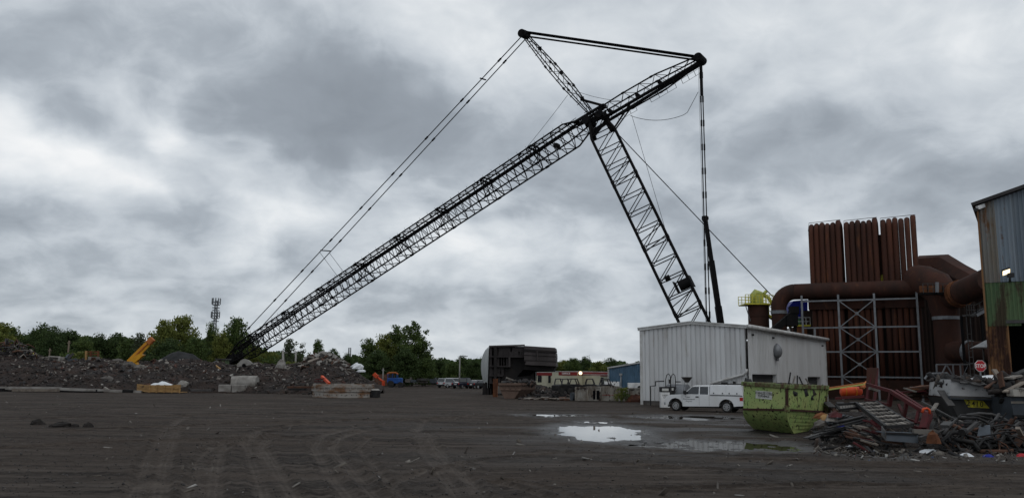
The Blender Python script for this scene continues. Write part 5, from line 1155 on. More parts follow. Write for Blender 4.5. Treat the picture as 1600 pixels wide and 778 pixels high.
# pale trough
tg = thing('trough', 'pale open metal trough lying on the mound', 'trough', at(86, 563, 112))
P_ = lambda px, py, Y=112: at(px, py, Y)
MB().loft([[P_(74, 565), P_(97, 567), P_(100, 567, 113.2), P_(77, 563.5, 113.2)], [P_(76.5, 557), P_(94, 558), P_(101, 557.5, 114), P_(80, 556.5, 114)]], caps=False).build('body', M['pale_scrap'], tg, False, True)
MB().tube([P_(76, 557, 111.9), P_(94.5, 558, 111.9)], .14, 6).build('rim', M['concrete'], tg, False, True)
MB().bar(P_(64, 559), P_(77, 558), .6, .25).build('spout', M['pale_scrap'], tg, False, True); MB().bar(P_(74, 565, 111.9), P_(77, 557, 111.9), .3).build('rib', M['concrete'], tg, False, True); MB().bar(P_(92, 566.5, 111.9), P_(94, 558, 111.9), .3).build('rib', M['concrete'], tg, False, True)
for i, (a, b_, mt_, lab) in enumerate((((98, 567), (115, 552), 'grey_steel', 'grey bar crossing upward beside the trough'), ((103, 560), (108, 554), 'slate_steel', 'short bluish bar beside the trough'), ((101, 566), (111, 557), 'black_scrap', 'dark bar leaning across the grey bar by the trough'), ((105, 563), (120, 561), 'slate_steel', 'level grey plate right of the trough'))): bar_px(a, 112, b_, 112.5, .3, mt_, 'scrap_bar', lab, 'scrap bar', None, 'bars beside the trough')
simple('boulder', 'small pale boulder on the mound left of the hopper', 'boulder', lump(MB(), at(123, 573, 109), .7, .6, .7, 3, 8, 4), 'concrete')
# hopper with red rail frame
hp = thing('hopper', 'concrete coloured hopper with a rusty red rail frame and yellow post', 'hopper', at(146, 566, 113))
MB().loft([[P_(136, 570, 112.6), P_(160, 568, 112.6), P_(160, 568, 115), P_(136, 570, 115)], [P_(138, 557, 112.2), P_(155, 557, 112.2), P_(155, 557, 115), P_(138, 557, 115)]], caps=False).build('chute', M['concrete'], hp, False, True)
MB().loft([[P_(141, 567, 112.3), P_(152, 567, 112.3), P_(152, 567, 112.4), P_(141, 567, 112.4)], [P_(143, 558, 112.0), P_(149, 558, 112.0), P_(149, 558, 112.1), P_(143, 558, 112.1)]]).build('mouth', M['brown_scrap'], hp, False, True)
for px in (142, 153.5): MB().bar(P_(px, 558, 113), P_(px, 548, 113), .22).build('post', M['rust_orange'], hp, False, True)
for py in (549.5, 553.5): MB().bar(P_(136, py, 113), P_(154, py, 113), .16).build('rail', M['rust_orange'], hp, False, True)
MB().bar(P_(134.5, 569, 112.5), P_(134.5, 548, 112.5), .22).build('post', M['timber'], hp, False, True)
# orange loader arm
ya = thing('orange_boom', 'bright orange steel boom arm tilted up out of the mound', 'boom arm', at(206, 570, 111))
q0, q1 = at(202, 566, 111), at(234.5, 533.5, 111); u = (q1 - q0).normalized(); n_ = Vector((0, 1, 0)); v_ = u.cross(n_).normalized()
if v_.z < 0: v_ = -v_
for o_ in (-.24, .24): MB().bar(q0 + v_ * o_, q1 + v_ * o_ * .9, .36, .17, n_).build('flange', M['crane_yellow'], ya, False, True)
MB().bar(q0, q1, .5, .12, v_).build('web', M['orange_post'], ya, False, True)
MB().bar(q0 + v_ * .05 - n_ * .1, q1 + v_ * .03 - n_ * .1, .22, .16, v_).build('ram', M['crane_yellow'], ya, False, True)
MB().box(q1 + u * .1, (.9, .6, .75), Matrix.Rotation(-math.atan2(u.z, u.x), 3, 'Y')).build('head', M['orange_post'], ya, False, True, bevel=.08)
MB().loft([[q + Vector((0, e, 0)) for q in (q0 - v_ * .6 + u * .2, q0 + v_ * .3, q0 + u * 1.8 - v_ * .2, q0 + u * 2.1 - v_ * .8)] for e in (-.35, .35)]).build('bracket', M['crane_yellow'], ya, False, True)
MB().bar(at(207, 571, 111), at(216, 568, 111), .6, .45).build('base_plate', M['crane_yellow'], ya, False, True)
simple('boulder', 'pale rounded slab under the foot of the orange arm', 'boulder', lump(MB(), at(200, 574, 110.4), 1.4, .8, .9, 8, 10, 5), 'pale_scrap')
for i, (px, py, w_, h_, lab) in enumerate(((184, 563, .9, .35, 'flat pale slab lying on the mound left of the orange arm'), (266, 577, 1.1, .7, 'pale wedge of scrap right of the orange arm'), (168, 594, 1.2, .8, 'grey boulder low on the mound above the long beam'), (219, 574, 1.0, .6, 'pale lump just right of the orange arm foot'))):
    simple('boulder', lab, 'boulder', lump(MB(), at(px, py, 108 if i != 2 else 101), w_ * .8, .7, h_ * .8, 30 + i, 7, 4), 'concrete_dark' if i in (0, 2) else 'pale_scrap')
simple('grey_cone', 'grey conical heap of stone behind the timber crate', 'stone heap', lump(MB(), at(286, 604, 99.5), .9, .8, .8, 55, 8, 5), 'concrete')
bar_px((252, 566), 115, (322, 567.5), 115, .28, 'pale_scrap', 'long_pipe', 'long pale pipe lying along the back of the mound', 'pipe')
for i in range(7): bar_px((278 + i * 5, 567), 114, (280 + i * 5.4 + (i % 3) * 3, 575 + (i % 2) * 4), 112.5, .16, 'slate_steel' if i % 2 else 'grey_steel', 'scrap_bar', 'thin grey strut hanging below the long pale pipe', 'scrap bar', None, 'struts hanging below the long pale pipe')
gc = thing('green_cabin', 'small dark green cabin by the tip of the crane jib', 'cabin', at(344, 571, 118))
a, b_ = at(338, 571, 117), at(351, 562, 117); MB().b2(a.x, b_.x, 117, 119, 0, b_.z).build('wall', M['clad_green'], gc, False, True); MB().b2(a.x - .2, b_.x + .2, 116.8, 119.2, b_.z + .01, b_.z + .18).build('roof', M['grey_steel'], gc, False, True)
bar_px((337, 571), 111, (351, 582), 109.5, .2, 'timber', 'plank', 'pale plank sloping down the mound below the green cabin', 'plank')
bar_px((423, 582.5), 108, (434, 578.5), 108, .3, 'pale_scrap', 'scrap_bar', 'pale bar lying on the mound right of the concrete dome', 'scrap bar')
bar_px((428, 590), 104, (432, 606), 102, .18, 'pale_scrap', 'scrap_bar', 'upright pale bar right of the concrete cylinder', 'scrap bar')
# concrete dome with a hole
c = at(382, 573, 110); k = 110 / FPX
dm = thing('concrete_dome', 'pale pointed concrete cap with a round hole on the mound', 'concrete cap', c)
poly = [(-11, 0), (-11.5, 4), (-6, 10), (-1.5, 12.5), (2, 12), (7, 9), (10.5, 5), (9.5, 3)]
MB().loft([[c + Vector((x_ * k, -.1, z_ * k)) for x_, z_ in poly], [c + Vector((x_ * k * .9, 1.2, z_ * k * .9)) for x_, z_ in poly]]).build('shell', M['concrete'], dm, False, True)
mb = MB(); mb.cyl(c + Vector((-.6 * k, -.16, 2.2 * k)), c + Vector((-.6 * k, .2, 2.2 * k)), 2.9 * k, n=16); mb.build('hole', M['interior_dark'], dm, False, True)
simple('boulder', 'pale pointed boulder right of the concrete cap', 'boulder', lump(MB(), at(440, 574, 110), .75, .7, 1.2, 12, 9, 5), 'concrete')
# concrete blocks and cylinder
for (x0, x1, lab) in ((342.5, 362.2, 'left concrete block of the pair in front of the cylinder'), (363.4, 383.5, 'right concrete block of the pair in front of the cylinder')):
    Y = 98.5; a, b_ = gx(x0, Y), gx(x1, Y); h = 12.6 * Y / FPX
    simple('concrete_block', lab, 'concrete block', MB().b2(a.x, b_.x, Y, Y + 1.1, 0, h), 'concrete', 'concrete blocks in front of the cylinder', bevel=.07)
cy = thing('concrete_cylinder', 'large concrete pipe lying on its side behind the two blocks', 'concrete pipe', gx(384, 101)); Y = 101; r = .92
a, b_ = gx(362, Y), gx(403, Y); zc = 1.12
MB().tube([(a.x + 1.0, Y, zc), (b_.x - .1, Y, zc), (b_.x, Y, zc)], [r, r, r * .93], 26).build('barrel', M['concrete'], cy, False, True, auto=40)
MB().tube([(a.x + .1, Y - .2, zc), (a.x + .95, Y, zc)], [r * .93, r * .98], 26).build('collar', M['concrete'], cy, False, True, auto=40)
# long beams on the ground
for i, (p0, p1, wd, h, mt_, lab) in enumerate((((-60, 605.5), (95, 606.5), .5, .32, 'concrete', 'long grey steel beam lying at the far left of the yard'), ((80, 607), (222, 611.8), .5, .28, 'concrete', 'long grey beam running on to the timber crate'), ((-40, 611.5), (160, 612.5), .6, .22, 'black_steel', 'dark beam on the ground in front of the long grey beam'), ((20, 609), (92, 609.5), .4, .3, 'timber_grey', 'weathered timber between the two long beams'))):
    Y0 = 95.5 - i * .6; bar_px(p0, Y0, p1, Y0 + .3, wd, mt_, 'long_beam', lab, 'beam', h, 'long beams lying in front of the mound')
for px in (2, 50, 98, 150, 205): c = gx(px, 95.3); simple('timber_support', 'short dark timber block propping up the long grey beams', 'timber block', MB().b2(c.x - .6, c.x + .6, 94.8, 96, 0, .34), 'black_scrap', 'timber blocks under the long beams')
bar_px((163, 605), 97, (170, 609), 96, .18, 'pale_scrap', 'scrap_bar', 'short pale stick behind the long grey beam', 'scrap bar')
for i, (x0, x1, y_, lab) in enumerate(((300, 330, 609.5, 'low grey board lying right of the timber crate'), (450, 490, 604.5, 'dark flat plate left of the steel ring'), (452, 478, 608, 'dark timber pieces left of the steel ring'))):
    bar_px((x0, y_), 95 if i == 0 else 88, (x1, y_), 95 if i == 0 else 88, .9, ('grey_steel', 'brown_scrap', 'black_scrap')[i], 'board', lab, 'board', .2)
# timber crate with a sheet of plastic
cr_ = thing('timber_crate', 'low broken orange timber crate at the foot of the mound', 'crate', gx(250, 95)); Y = 94.6; kk = Y / FPX
def crp(px, py, Y): return at(px, py, Y)
for i in range(4):
    z0 = .12 + i * .2; a = gx(235, Y); b_ = gx(283.5, Y); MB().bar((a.x, Y, z0 + .1), (b_.x, Y + .15 * (i % 2), z0 + .1), .06, .185, (0, 0, 1)).build('plank', M['timber'], cr_, False, True)
    a2 = gx(216, Y + 1.2); MB().bar((a2.x, Y + 1.2, z0 + .2), (a.x, Y, z0 + .05), .06, .17, (0, 0, 1)).build('plank', M['timber'], cr_, False, True)
for px in (236, 247, 259, 271, 283): q = gx(px, Y - .06); MB().b2(q.x - .07, q.x + .07, Y - .12, Y - .04, .05, .95).build('batten', M['timber'], cr_, False, True)
for i in range(4): a = gx(217, Y + 2.2); b_ = gx(284, Y + 2.2); MB().bar((a.x, Y + 2.2, .25 + i * .2), (b_.x, Y + 2.2, .25 + i * .2), .06, .185, (0, 0, 1)).build('plank', M['timber'], cr_, False, True)
for i in range(5): a = gx(236 + i * 11, Y); MB().bar((a.x, Y, .12), (a.x, Y + 2.2, .12), .5, .06).build('plank', M['timber'], cr_, False, True)
g = random.Random(4); c = gx(254, Y + .8)
mb = MB(); rr = []
for i in range(7):
    rr.append([Vector((c.x - 1.25 + i * .42, Y + .1 + j * .35, .85 + .42 * math.sin(i / 6 * 3.1) * math.sin(j / 4 * 3.1) + g.uniform(-.12, .12))) for j in range(5)])
mb.loft(rr, False, False); simple('plastic_sheet', 'crumpled shiny plastic sheet on the timber crate', 'plastic sheet', mb, 'plastic_sheet')
for i in range(5): c = gx(230 + i * 5, Y + 1); simple('scrap_lump', 'small dark lump of scrap heaped in the timber crate', 'scrap lump', lump(MB(), c + Vector((0, 0, .7)), .5, .5, .45, 90 + i, 7, 4), 'brown_scrap', 'lumps in the timber crate')
# steel ring
Yr = 86.5; c = gx(537.5, Yr); Rr = 47.5 * (Yr - 2.4) / FPX
rg = thing('steel_ring', 'large low round steel ring with peeling pale paint and rust', 'steel ring', c)
zr_ = [0, .62, .80, 1.02, 1.18, 1.34]
for i, (z0, z1, o_) in enumerate(((.02, .62, 0), (.64, .78, .10), (.80, 1.0, .02), (1.02, 1.12, .10), (1.14, 1.36, .0))):
    n = 56; mb = MB(); rr = [[Vector((c.x + r_ * math.cos(2 * math.pi * q / n), Yr + r_ * math.sin(2 * math.pi * q / n), z_)) for q in range(n)] for r_, z_ in ((Rr + o_ - .12, z0), (Rr + o_, z0), (Rr + o_, z1), (Rr + o_ - .12, z1), (Rr + o_ - .12, z0))]
    mb.loft(rr, False); mb.build('hoop', M['tank_ring'], rg, False, True, auto=40)
for q in range(30):
    a = 2 * math.pi * (q + .5) / 30; p = Vector((c.x + (Rr + .05) * math.cos(a), Yr + (Rr + .05) * math.sin(a), .0)); MB().bar(p + Vector((0, 0, .64)), p + Vector((0, 0, 1.12)), .1, .1).build('stiffener', M['tank_ring'], rg, False, True)
mb = MB()
for q in range(40):
    a = 2 * math.pi * q / 40; p = Vector((c.x + Rr * math.cos(a), Yr + Rr * math.sin(a), .3)); mb.cyl(p, p + Vector((math.cos(a), math.sin(a), 0)) * .03, .05, n=6)
mb.build('bolt_holes', M['interior_dark'], rg, False, True)
MB().cyl(gx(586, Yr - .5, .05), gx(586, Yr - .5, .75), .62, n=14).build('pulley', M['black_scrap'], rg, False, True); MB().cyl(gx(586, Yr - .5, .76), gx(586, Yr - .5, .9), .58, .4, n=14).build('pulley_cap', M['concrete'], rg, False, True)
bar_px((503, 588), Yr + .5, (514.5, 599), Yr - 1.4, .24, 'orange_red', 'orange_beam', 'orange red beam leaning on the inside of the steel ring', 'beam')
for i, (a, b_, lab) in enumerate((((494, 592.5), (508, 591), 'upper red strip beside the orange beam in the ring'), ((492, 596), (511, 595.5), 'lower red strip beside the orange beam in the ring'))): bar_px(a, Yr + .6, b_, Yr - .3, .22, 'red_steel', 'red_strip', lab, 'steel strip', .1, 'red strips in the steel ring')
mb = MB(); tag(mb.add([(c.x + (Rr - .2) * math.cos(2 * math.pi * q / 24), Yr + (Rr - .2) * math.sin(2 * math.pi * q / 24), .62 + .12 * math.sin(q * 2.1)) for q in range(24)] + [(c.x, Yr, .8)], [(q, (q + 1) % 24, 24) for q in range(24)]).build('ring_fill', M['mound_dirt']), 'dark dirt filling the steel ring', None, None, 'stuff')
for i, (px, py, lab) in enumerate(((558, 575, 'white plastic bag lying on the right slope of the heap'), (564, 580.5, 'second smaller white bag lower on the right slope'))): simple('white_bag', lab, 'plastic bag', lump(MB(), at(px, py, 109), .8 - i * .2, .6, .8 - i * .4, 40 + i, 8, 5), 'plastic_sheet')
# telecom masts
def mast(px, py_top, py_base, Y, wpx, name, lab, big=True):
    k = Y / FPX; c = gx(px, Y); zt = at(px, py_top, Y).z; w_ = wpx * k / 2
    t = thing(name, lab, 'telecom mast', c)
    crn = [(-1, -1), (1, -1), (1, 1), (-1, 1)]
    for a, b_ in crn: MB().bar((c.x + a * w_, Y + b_ * w_, 0), (c.x + a * w_ * .8, Y + b_ * w_ * .8, zt), .12 * Y / 220).build('leg', M['antenna'], t, False, True)
    n = 22
    for q in range(n):
        z0, z1 = zt * q / n, zt * (q + 1) / n; f0 = 1 - .2 * q / n
        for (a0, b0), (a1, b1) in zip(crn, crn[1:] + crn[:1]):
            MB().bar((c.x + a0 * w_ * f0, Y + b0 * w_ * f0, z0), (c.x + a1 * w_ * f0, Y + b1 * w_ * f0, z1), .07 * Y / 220).build('brace', M['antenna'], t, False, True)
    if big:
        for q in range(8):
            zq = zt - .5 - q * 1.05 * k * 4.0; rr_ = 5.6 * k
            mb = MB(); mb.tube([(c.x + rr_ * math.cos(2 * math.pi * j / 12), Y + rr_ * math.sin(2 * math.pi * j / 12), zq) for j in range(12)], .07, 5, closed=True)
            for j in range(4): a = math.pi / 4 + j * math.pi / 2; mb.bar((c.x, Y, zq), (c.x + rr_ * math.cos(a), Y + rr_ * math.sin(a), zq), .1)
            mb.build('antenna_ring', M['antenna'], t, False, True)
            for j in range(9):
                a = 2 * math.pi * (j + q * .4) / 9; p = Vector((c.x + (rr_ + .1) * math.cos(a), Y + (rr_ + .1) * math.sin(a), zq))
                if (j * 5 + q * 3) % 5 == 0: MB().bar(p - Vector((0, 0, .5)), p + Vector((0, 0, 1.0)), .3, .16).build('antenna_panel', M['antenna'], t, False, True)
        for j, dx in enumerate((-4.5, -1, 3)): MB().bar((c.x + dx * k, Y, zt), (c.x + dx * k, Y, zt + (2 + j % 2 * 1.5) * k), .08).build('whip_aerial', M['antenna'], t, False, True)
    return t
mast(331, 469, 560, 200, 4, 'telecom_mast', 'lattice telecom mast crowded with ringed antennas above the trees')
mast(545, 543, 570, 330, 4, 'telecom_mast', 'small far lattice mast above the trees right of the heap', False)
# ================================================================== big dark hull section
hb = thing('hull_section', 'huge dark ribbed steel hull section with one pale side', 'hull section', gx(800, 104))
Yh = 104
E = {}
def hp_(px, py, Y): return at(px, py, Y)
# long side facing the camera: ribbed wall from the pale edge to the overhang
A_t, A_b = hp_(764, 541.5, 102), hp_(760, 613, 102)
zt_ = A_t.z
wx0 = gx(762, 102).x
def wall(px0, px1, py0, py1, Y, depth, name, mt_='dark_hull'):
    poly = [hp_(px0, py1, Y), hp_(px1, py1, Y), hp_(px1, py0, Y), hp_(px0, py0, Y)]
    return MB().loft([poly, [q + Vector((0, depth, 0)) for q in poly]]).build(name, M[mt_], hb, False, True)
top = [hp_(764, 541.5, 102), hp_(800, 539.8, 102), hp_(820, 539.5, 102)]
mb = MB(); poly = [hp_(763, 600, 102.4), hp_(834, 595, 102.4), hp_(834, 575, 102.4), hp_(822, 572, 102.4), hp_(822, 541, 102.4), hp_(764, 541.5, 102.4)]
mb.loft([poly, [q + Vector((.6, 7.5, 0)) for q in poly]]); mb.build('hull_body', M['dark_hull'], hb, False, True)
# stiffening ribs and flanges
for y0, y1, x0, x1, n in ((542, 556.5, 766, 819, 13), (557.5, 571, 766, 797, 8), (572.5, 586, 766, 786, 5), (587, 599, 766, 780, 4)):
    for q in range(n):
        px = x0 + (x1 - x0) * (q + .5) / n; MB().bar(hp_(px, y0, 102.1), hp_(px, y1, 102.1), .17, .5, (1, 0, 0)).build('rib', M['hull_rib'], hb, False, True)
for y_, x1 in ((556.8, 818), (571.8, 798), (586.4, 786)): MB().bar(hp_(764, y_, 102), hp_(x1, y_ + .6, 102), .5, .16, (0, 0, 1)).build('flange', M['hull_rib'], hb, False, True)
MB().bar(hp_(764, 541, 102), hp_(820, 539.3, 102), .5, .2, (0, 0, 1)).build('flange', M['hull_plate'], hb, False, True)
MB().bar(hp_(774, 541, 101.8), hp_(774, 600, 101.8), .3, .3).build('rib', M['dark_hull'], hb, False, True)
MB().bar(hp_(796, 558, 101.8), hp_(796, 573, 101.8), .2, .2).build('rib', M['hull_plate'], hb, False, True)
# the boxed overhang at the right
def band(x0, x1, ya, yb, yc, yd, Y, d_, nm, mt_):      # left edge ya-yb, right edge yc-yd
    poly = [hp_(x0[0], ya, Y), hp_(x0[1], yb, Y), hp_(x1[1], yd, Y), hp_(x1[0], yc, Y)]
    return MB().loft([poly, [q + Vector((.5, d_, 0)) for q in poly]]).build(nm, M[mt_], hb, False, True)
band((819, 819), (867, 868), 540, 546, 543, 549.5, 101.2, 5, 'box_plate', 'hull_plate')
band((820, 819), (868, 868.5), 547, 554, 550.5, 556.5, 100.8, 5, 'box_plate', 'hull_plate')
band((819, 819), (868.5, 868), 554.5, 562.5, 557, 565, 100.9, 5, 'box_plate', 'hull_plate')
band((822, 820), (869, 869), 564, 569.5, 566, 572, 100.6, 5, 'box_plate', 'hull_plate')
band((821, 818), (868, 864), 570, 577, 572.5, 580.5, 101.4, 5, 'box_plate', 'dark_hull')
for y0, y1 in ((546.5, 550), (563.2, 565.6)): MB().bar(hp_(819, y0, 100.9), hp_(869, y1, 100.9), .5, .22, (0, 0, 1)).build('flange', M['dark_hull'], hb, False, True)
MB().bar(hp_(839.5, 548, 100.7), hp_(840, 563, 100.7), .14, .14).build('rib', M['hull_plate'], hb, False, True)
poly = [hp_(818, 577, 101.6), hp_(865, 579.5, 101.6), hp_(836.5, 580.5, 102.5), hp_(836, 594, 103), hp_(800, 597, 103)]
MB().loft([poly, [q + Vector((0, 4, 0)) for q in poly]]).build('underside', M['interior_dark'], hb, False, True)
# pale curved side
rows = []
for f in range(9):
    y_ = f / 8
    pxl = [763.5, 758, 754.5, 752.5, 751.6, 751.4, 752, 754, 757.5][f]; py = [541.5, 547, 554, 561, 568, 575, 583, 592, 603][f]
    rows.append([hp_(763.8 - f * .25, 541.3 + (606 - 541.3) * y_, 102.0), hp_(pxl, py, 108.0)])
mb = MB(); mb.loft(rows, False, False); mb.add([q + Vector((.25, .0, 0)) for r_ in rows for q in r_], [(2 * i, 2 * i + 2, 2 * i + 3, 2 * i + 1) for i in range(8)]); mb.build('pale_side', M['hull_white'], hb, True, True)
for px in (757.5, 763, 767.5, 771.5, 789, 800): MB().bar(hp_(px, 598, 103), gx(px, 103, -.05), .5, .5).build('leg', M['dark_hull'], hb, False, True)
MB().bar(hp_(758, 600, 103.2), hp_(803, 598, 103.2), .5, .5).build('sill_beam', M['dark_hull'], hb, False, True)
op = thing('orange_post', 'orange rust coloured steel post in front of the dark hull section', 'post', gx(775.5, 93)); MB().bar(gx(775.5, 93, 0), Vector((gx(775.5, 93).x, 93, at(775.5, 591.5, 93).z)), .42, .32).build('column', M['orange_post'], op, False, True); MB().bar(gx(774, 92.8, 0), Vector((gx(774, 92.8).x, 92.8, at(774, 591.5, 93).z)), .06, .5).build('flange', M['rust_orange'], op, False, True)
# brown skip
Yk = 87.5
sk = thing('brown_skip', 'rusty brown skip with slanted end heaped with scrap', 'skip', gx(806, Yk))
F = lambda px, py, Y=Yk: at(px, py, Y)
poly = [F(788.5, 619.5), F(803.5, 622.5), F(813.5, 609.5), F(815, 599.5), F(779.5, 599.5), F(781.5, 607.5)]
pts0 = [gx(788.5, Yk, .02), gx(804, Yk, .02), Vector((F(813.2, 609).x, Yk, F(813, 608.5).z)), F(814.5, 600), F(779, 600), F(781, 607.8)]
back = Vector((1.6, 3.4, 0))
MB().loft([pts0, [q + back for q in pts0]]).build('body', M['skip_brown'], sk, False, True)
MB().bar(F(778.5, 599.8) - Vector((0, .1, 0)), F(815, 599.8) - Vector((0, .1, 0)), .18, .22, (0, 0, 1)).build('rim', M['skip_brown'], sk, False, True); MB().bar(F(814.8, 599.8), F(814.8, 599.8) + back, .18, .22, (0, 0, 1)).build('rim', M['skip_brown'], sk, False, True)
MB().bar(F(780.5, 607.8) - Vector((0, .06, 0)), F(813.4, 608.6) - Vector((0, .06, 0)), .1, .14, (0, 0, 1)).build('rail', M['skip_brown'], sk, False, True)
for px in (788, 797, 806): MB().bar(F(px, 600) - Vector((0, .06, 0)), F(px, 608) - Vector((0, .06, 0)), .1, .1).build('rib', M['skip_brown'], sk, False, True)
bits('skip_load', [tuple(F(random.uniform(782, 816), 599) + back * random.uniform(.08, .92) + Vector((0, 0, random.uniform(-.1, .22)))) for k in range(200)], RNG.uniform(.15, .55, 200), M['scrap_bits'], .5, 1.6, label='loose scrap heaped in the brown skip', seed=9)
bar_px((791, 589.5), 88.5, (808, 596), 89, .14, 'pale_scrap', 'scrap_bar', 'long pale bar sticking out of the brown skip load', 'scrap bar')
# dark mound of earth and scrap right of the skip
Xd, Yd_ = np.meshgrid(np.linspace(gx(812, 92).x, gx(1000, 92).x, 110), np.linspace(84, 104, 60))
xa, xb, xc = gx(815, 92).x, gx(870, 92).x, gx(1000, 92).x
hpro = np.interp(Xd, [xa, xa + 1.5, xb - 2, xb + 1, xc - 2, xc], [0, 1.0, 1.1, .9, .9, .3]); fy = np.clip((Yd_ - 87) / 5, 0, 1) ** .7
Zd = hpro * fy + (fbm(Xd * .8, Yd_ * .8, 81, 4) - .5) * .9 * np.clip(hpro * fy, 0, 1) - .05
tag(heightmap('dark_mound', Xd, Yd_, Zd, M['mound_dirt']), 'low dark mound between the skip and the pale building', None, None, 'structure')
pts = []
for k in range(1500):
    px = random.uniform(812, 1000); Y = random.uniform(84, 93); p = gx(px, Y); z_ = float(np.interp(p.x, [xa, xa + 1.5, xb - 2, xb + 1, xc - 2, xc], [0, 1.0, 1.1, .9, .9, .3]) * max(0, min(1, (Y - 87) / 5)) ** .7)
    if px > 905 and Y < 86: continue
    pts.append((p.x, Y, z_ + .03))
bits('scrap_rubble', pts, RNG.choice([.08, .1, .14, .2, .3], len(pts)), M['scrap_bits'], .5, 1.8, label='scrap rubble over the low dark mound', seed=12)
g = random.Random(33)
for k in range(34):
    px = g.uniform(818, 890); Y = g.uniform(82.5, 86.5); c = gx(px, Y, .12); s_ = g.uniform(.3, .9); Mx = Matrix.Translation(c) @ Matrix.Rotation(g.uniform(0, 6), 4, 'Z') @ Matrix.Rotation(g.uniform(-.5, .5), 4, 'X') @ Matrix.Diagonal((s_, s_, s_, 1))
    inst('scrap_piece', FR[g.choice((1, 2, 2, 4, 3))], Mx, None, False, label='pale scrap fragment on the ground right of the brown skip', cat='scrap piece', group='scrap fragments right of the brown skip')
# stripped vehicle hulks
def hulk(px, Y, wpx, lab, rz, seed):
    c = gx(px, Y, .55); k = Y / FPX; t = thing('vehicle_hulk', lab, 'scrap vehicle', c, rz, 'stripped vehicle hulks behind the pale bins'); L = wpx * k
    MB().loft([[Vector((x_, y_, z_)) for x_, z_ in ((-L / 2, .35), (L / 2, .3), (L / 2, .85), (L * .2, 1.0), (-L * .25, 1.0), (-L / 2, .9))] for y_ in (-.8, .8)]).build('shell', M['black_scrap'], t, bevel=.06)
    for y_ in (-.7, .7): MB().tube([(-L * .3, y_, 1.0), (-L * .2, y_, 1.55), (L * .15, y_, 1.58), (L * .28, y_, 1.0)], .07, 6).build('roll_bar', M['grey_steel'], t)
    for x_ in (-.2, .15): MB().bar((L * x_, -.7, 1.56), (L * x_, .7, 1.56), .09).build('cross_bar', M['grey_steel'], t)
    for x_ in (-.32, .32):
        MB().cyl((L * x_, -.85, .32), (L * x_, -.65, .32), .33, n=14).build('wheel', M['rubber'], t)
    MB().loft([[Vector((x_, y_, z_)) for x_, z_ in ((L * .2, .98), (L / 2, .84), (L / 2, .88), (L * .2, 1.05))] for y_ in (-.72, .72)]).build('bonnet', M['brown_scrap' if seed % 2 else 'black_scrap'], t)
hulk(896, 91, 26, 'leftmost stripped dark vehicle hulk with a bare roll frame', .1, 1)
hulk(922, 92, 24, 'middle stripped dark hulk with a bare roll frame behind the bins', -.15, 2)
hulk(946, 90.5, 26, 'rightmost dark hulk with a crushed roof behind the bins', .05, 3)
hulk(878, 86.5, 24, 'crumpled dark vehicle front lying left of the pale bins', .5, 4)
simple('oil_drum', 'grey drum lying on its side left of the pale bins', 'drum', MB().tube([gx(893, 82.5, .42), gx(905, 82.8, .42)], .4, 14), 'slate_steel', auto=40)
# pale dented bins in a row
BN = [(899, 917, 'pale dented bin at the left end of the row'), (917.5, 938, 'pale bin with a dark torn front, second in the row'), (940, 968, 'wide pinkish white bin in the middle of the row'), (969, 982, 'narrow yellowed bin behind the green weeds'), (983, 1000, 'pale bin at the right end of the row beside the building')]
for i, (x0, x1, lab) in enumerate(BN):
    Y = 81.5 + i * .35; a, b_ = gx(x0, Y), gx(x1, Y); h = (1.32, 1.4, 1.42, 1.3, 1.25)[i]; t = thing('pale_bin', lab, 'metal bin', ((a.x + b_.x) / 2, Y, 0), (-.05, .04, 0, .06, -.08)[i], 'pale metal bins in a row'); w_ = b_.x - a.x
    r_ = random.Random(i + 60)
    for nm, q in (('front_panel', [(-w_ / 2, 0, .05), (w_ / 2, 0, .05), (w_ / 2 + r_.uniform(-.08, .08), r_.uniform(-.1, .1), h), (-w_ / 2 + r_.uniform(-.08, .08), r_.uniform(-.1, .1), h)]),
                  ('side_panel', [(-w_ / 2, 0, .05), (-w_ / 2, 1.3, .05), (-w_ / 2, 1.3, h), (-w_ / 2, 0, h - .02)]), ('side_panel', [(w_ / 2, 0, .05), (w_ / 2, 1.3, .05), (w_ / 2, 1.3, h), (w_ / 2, 0, h - .02)]), ('back_panel', [(-w_ / 2, 1.3, .05), (w_ / 2, 1.3, .05), (w_ / 2, 1.3, h), (-w_ / 2, 1.3, h)])):
        q = [Vector(v) for v in q]; n_ = (q[1] - q[0]).cross(q[3] - q[0]).normalized() * .05; MB().loft([[v + n_ for v in q], q]).build(nm, M['white_bin'], t)
    for f in ((.0, .5, 1) if i != 1 else (.05, .35, .65, 1)): x_ = -w_ / 2 + w_ * f; MB().bar((x_, -.07, .05), (x_ + r_.uniform(-.05, .05), -.07, h), .08, .09).build('rib', M['white_bin'], t)
    MB().bar((-w_ / 2, -.06, h), (w_ / 2, -.06, h + r_.uniform(-.05, .05)), .1, .12, (0, 0, 1)).build('rim', M['white_bin'], t)
    if i == 1: MB().bar((-.1, -.06, .6), (w_ * .42, -.06, .62), .03, .85, (0, 0, 1)).build('torn_hole', M['interior_dark'], t)
    if i == 2: MB().bar((-w_ / 2, -.075, .62), (w_ * .2, -.075, .6), .02, .05, (0, 0, 1)).build('red_stripe', M['red_band'], t); [MB().bar((w_ * f, -.06, .75), (w_ * f, -.06, 1.2), .03, .1).build('slot', M['interior_dark'], t) for f in (.12, .2, .3)]
    MB().b2(-w_ / 2 + .05, w_ / 2 - .05, .1, 1.25, h - .35, h - .3).build('load', M['brown_scrap'], t)
simple('scrap_lump', 'dark rusty lump leaning on the right end bin', 'scrap lump', lump(MB(), gx(993, 80.5), 1.1, .6, .8, 17, 9, 5), 'rust_dark')
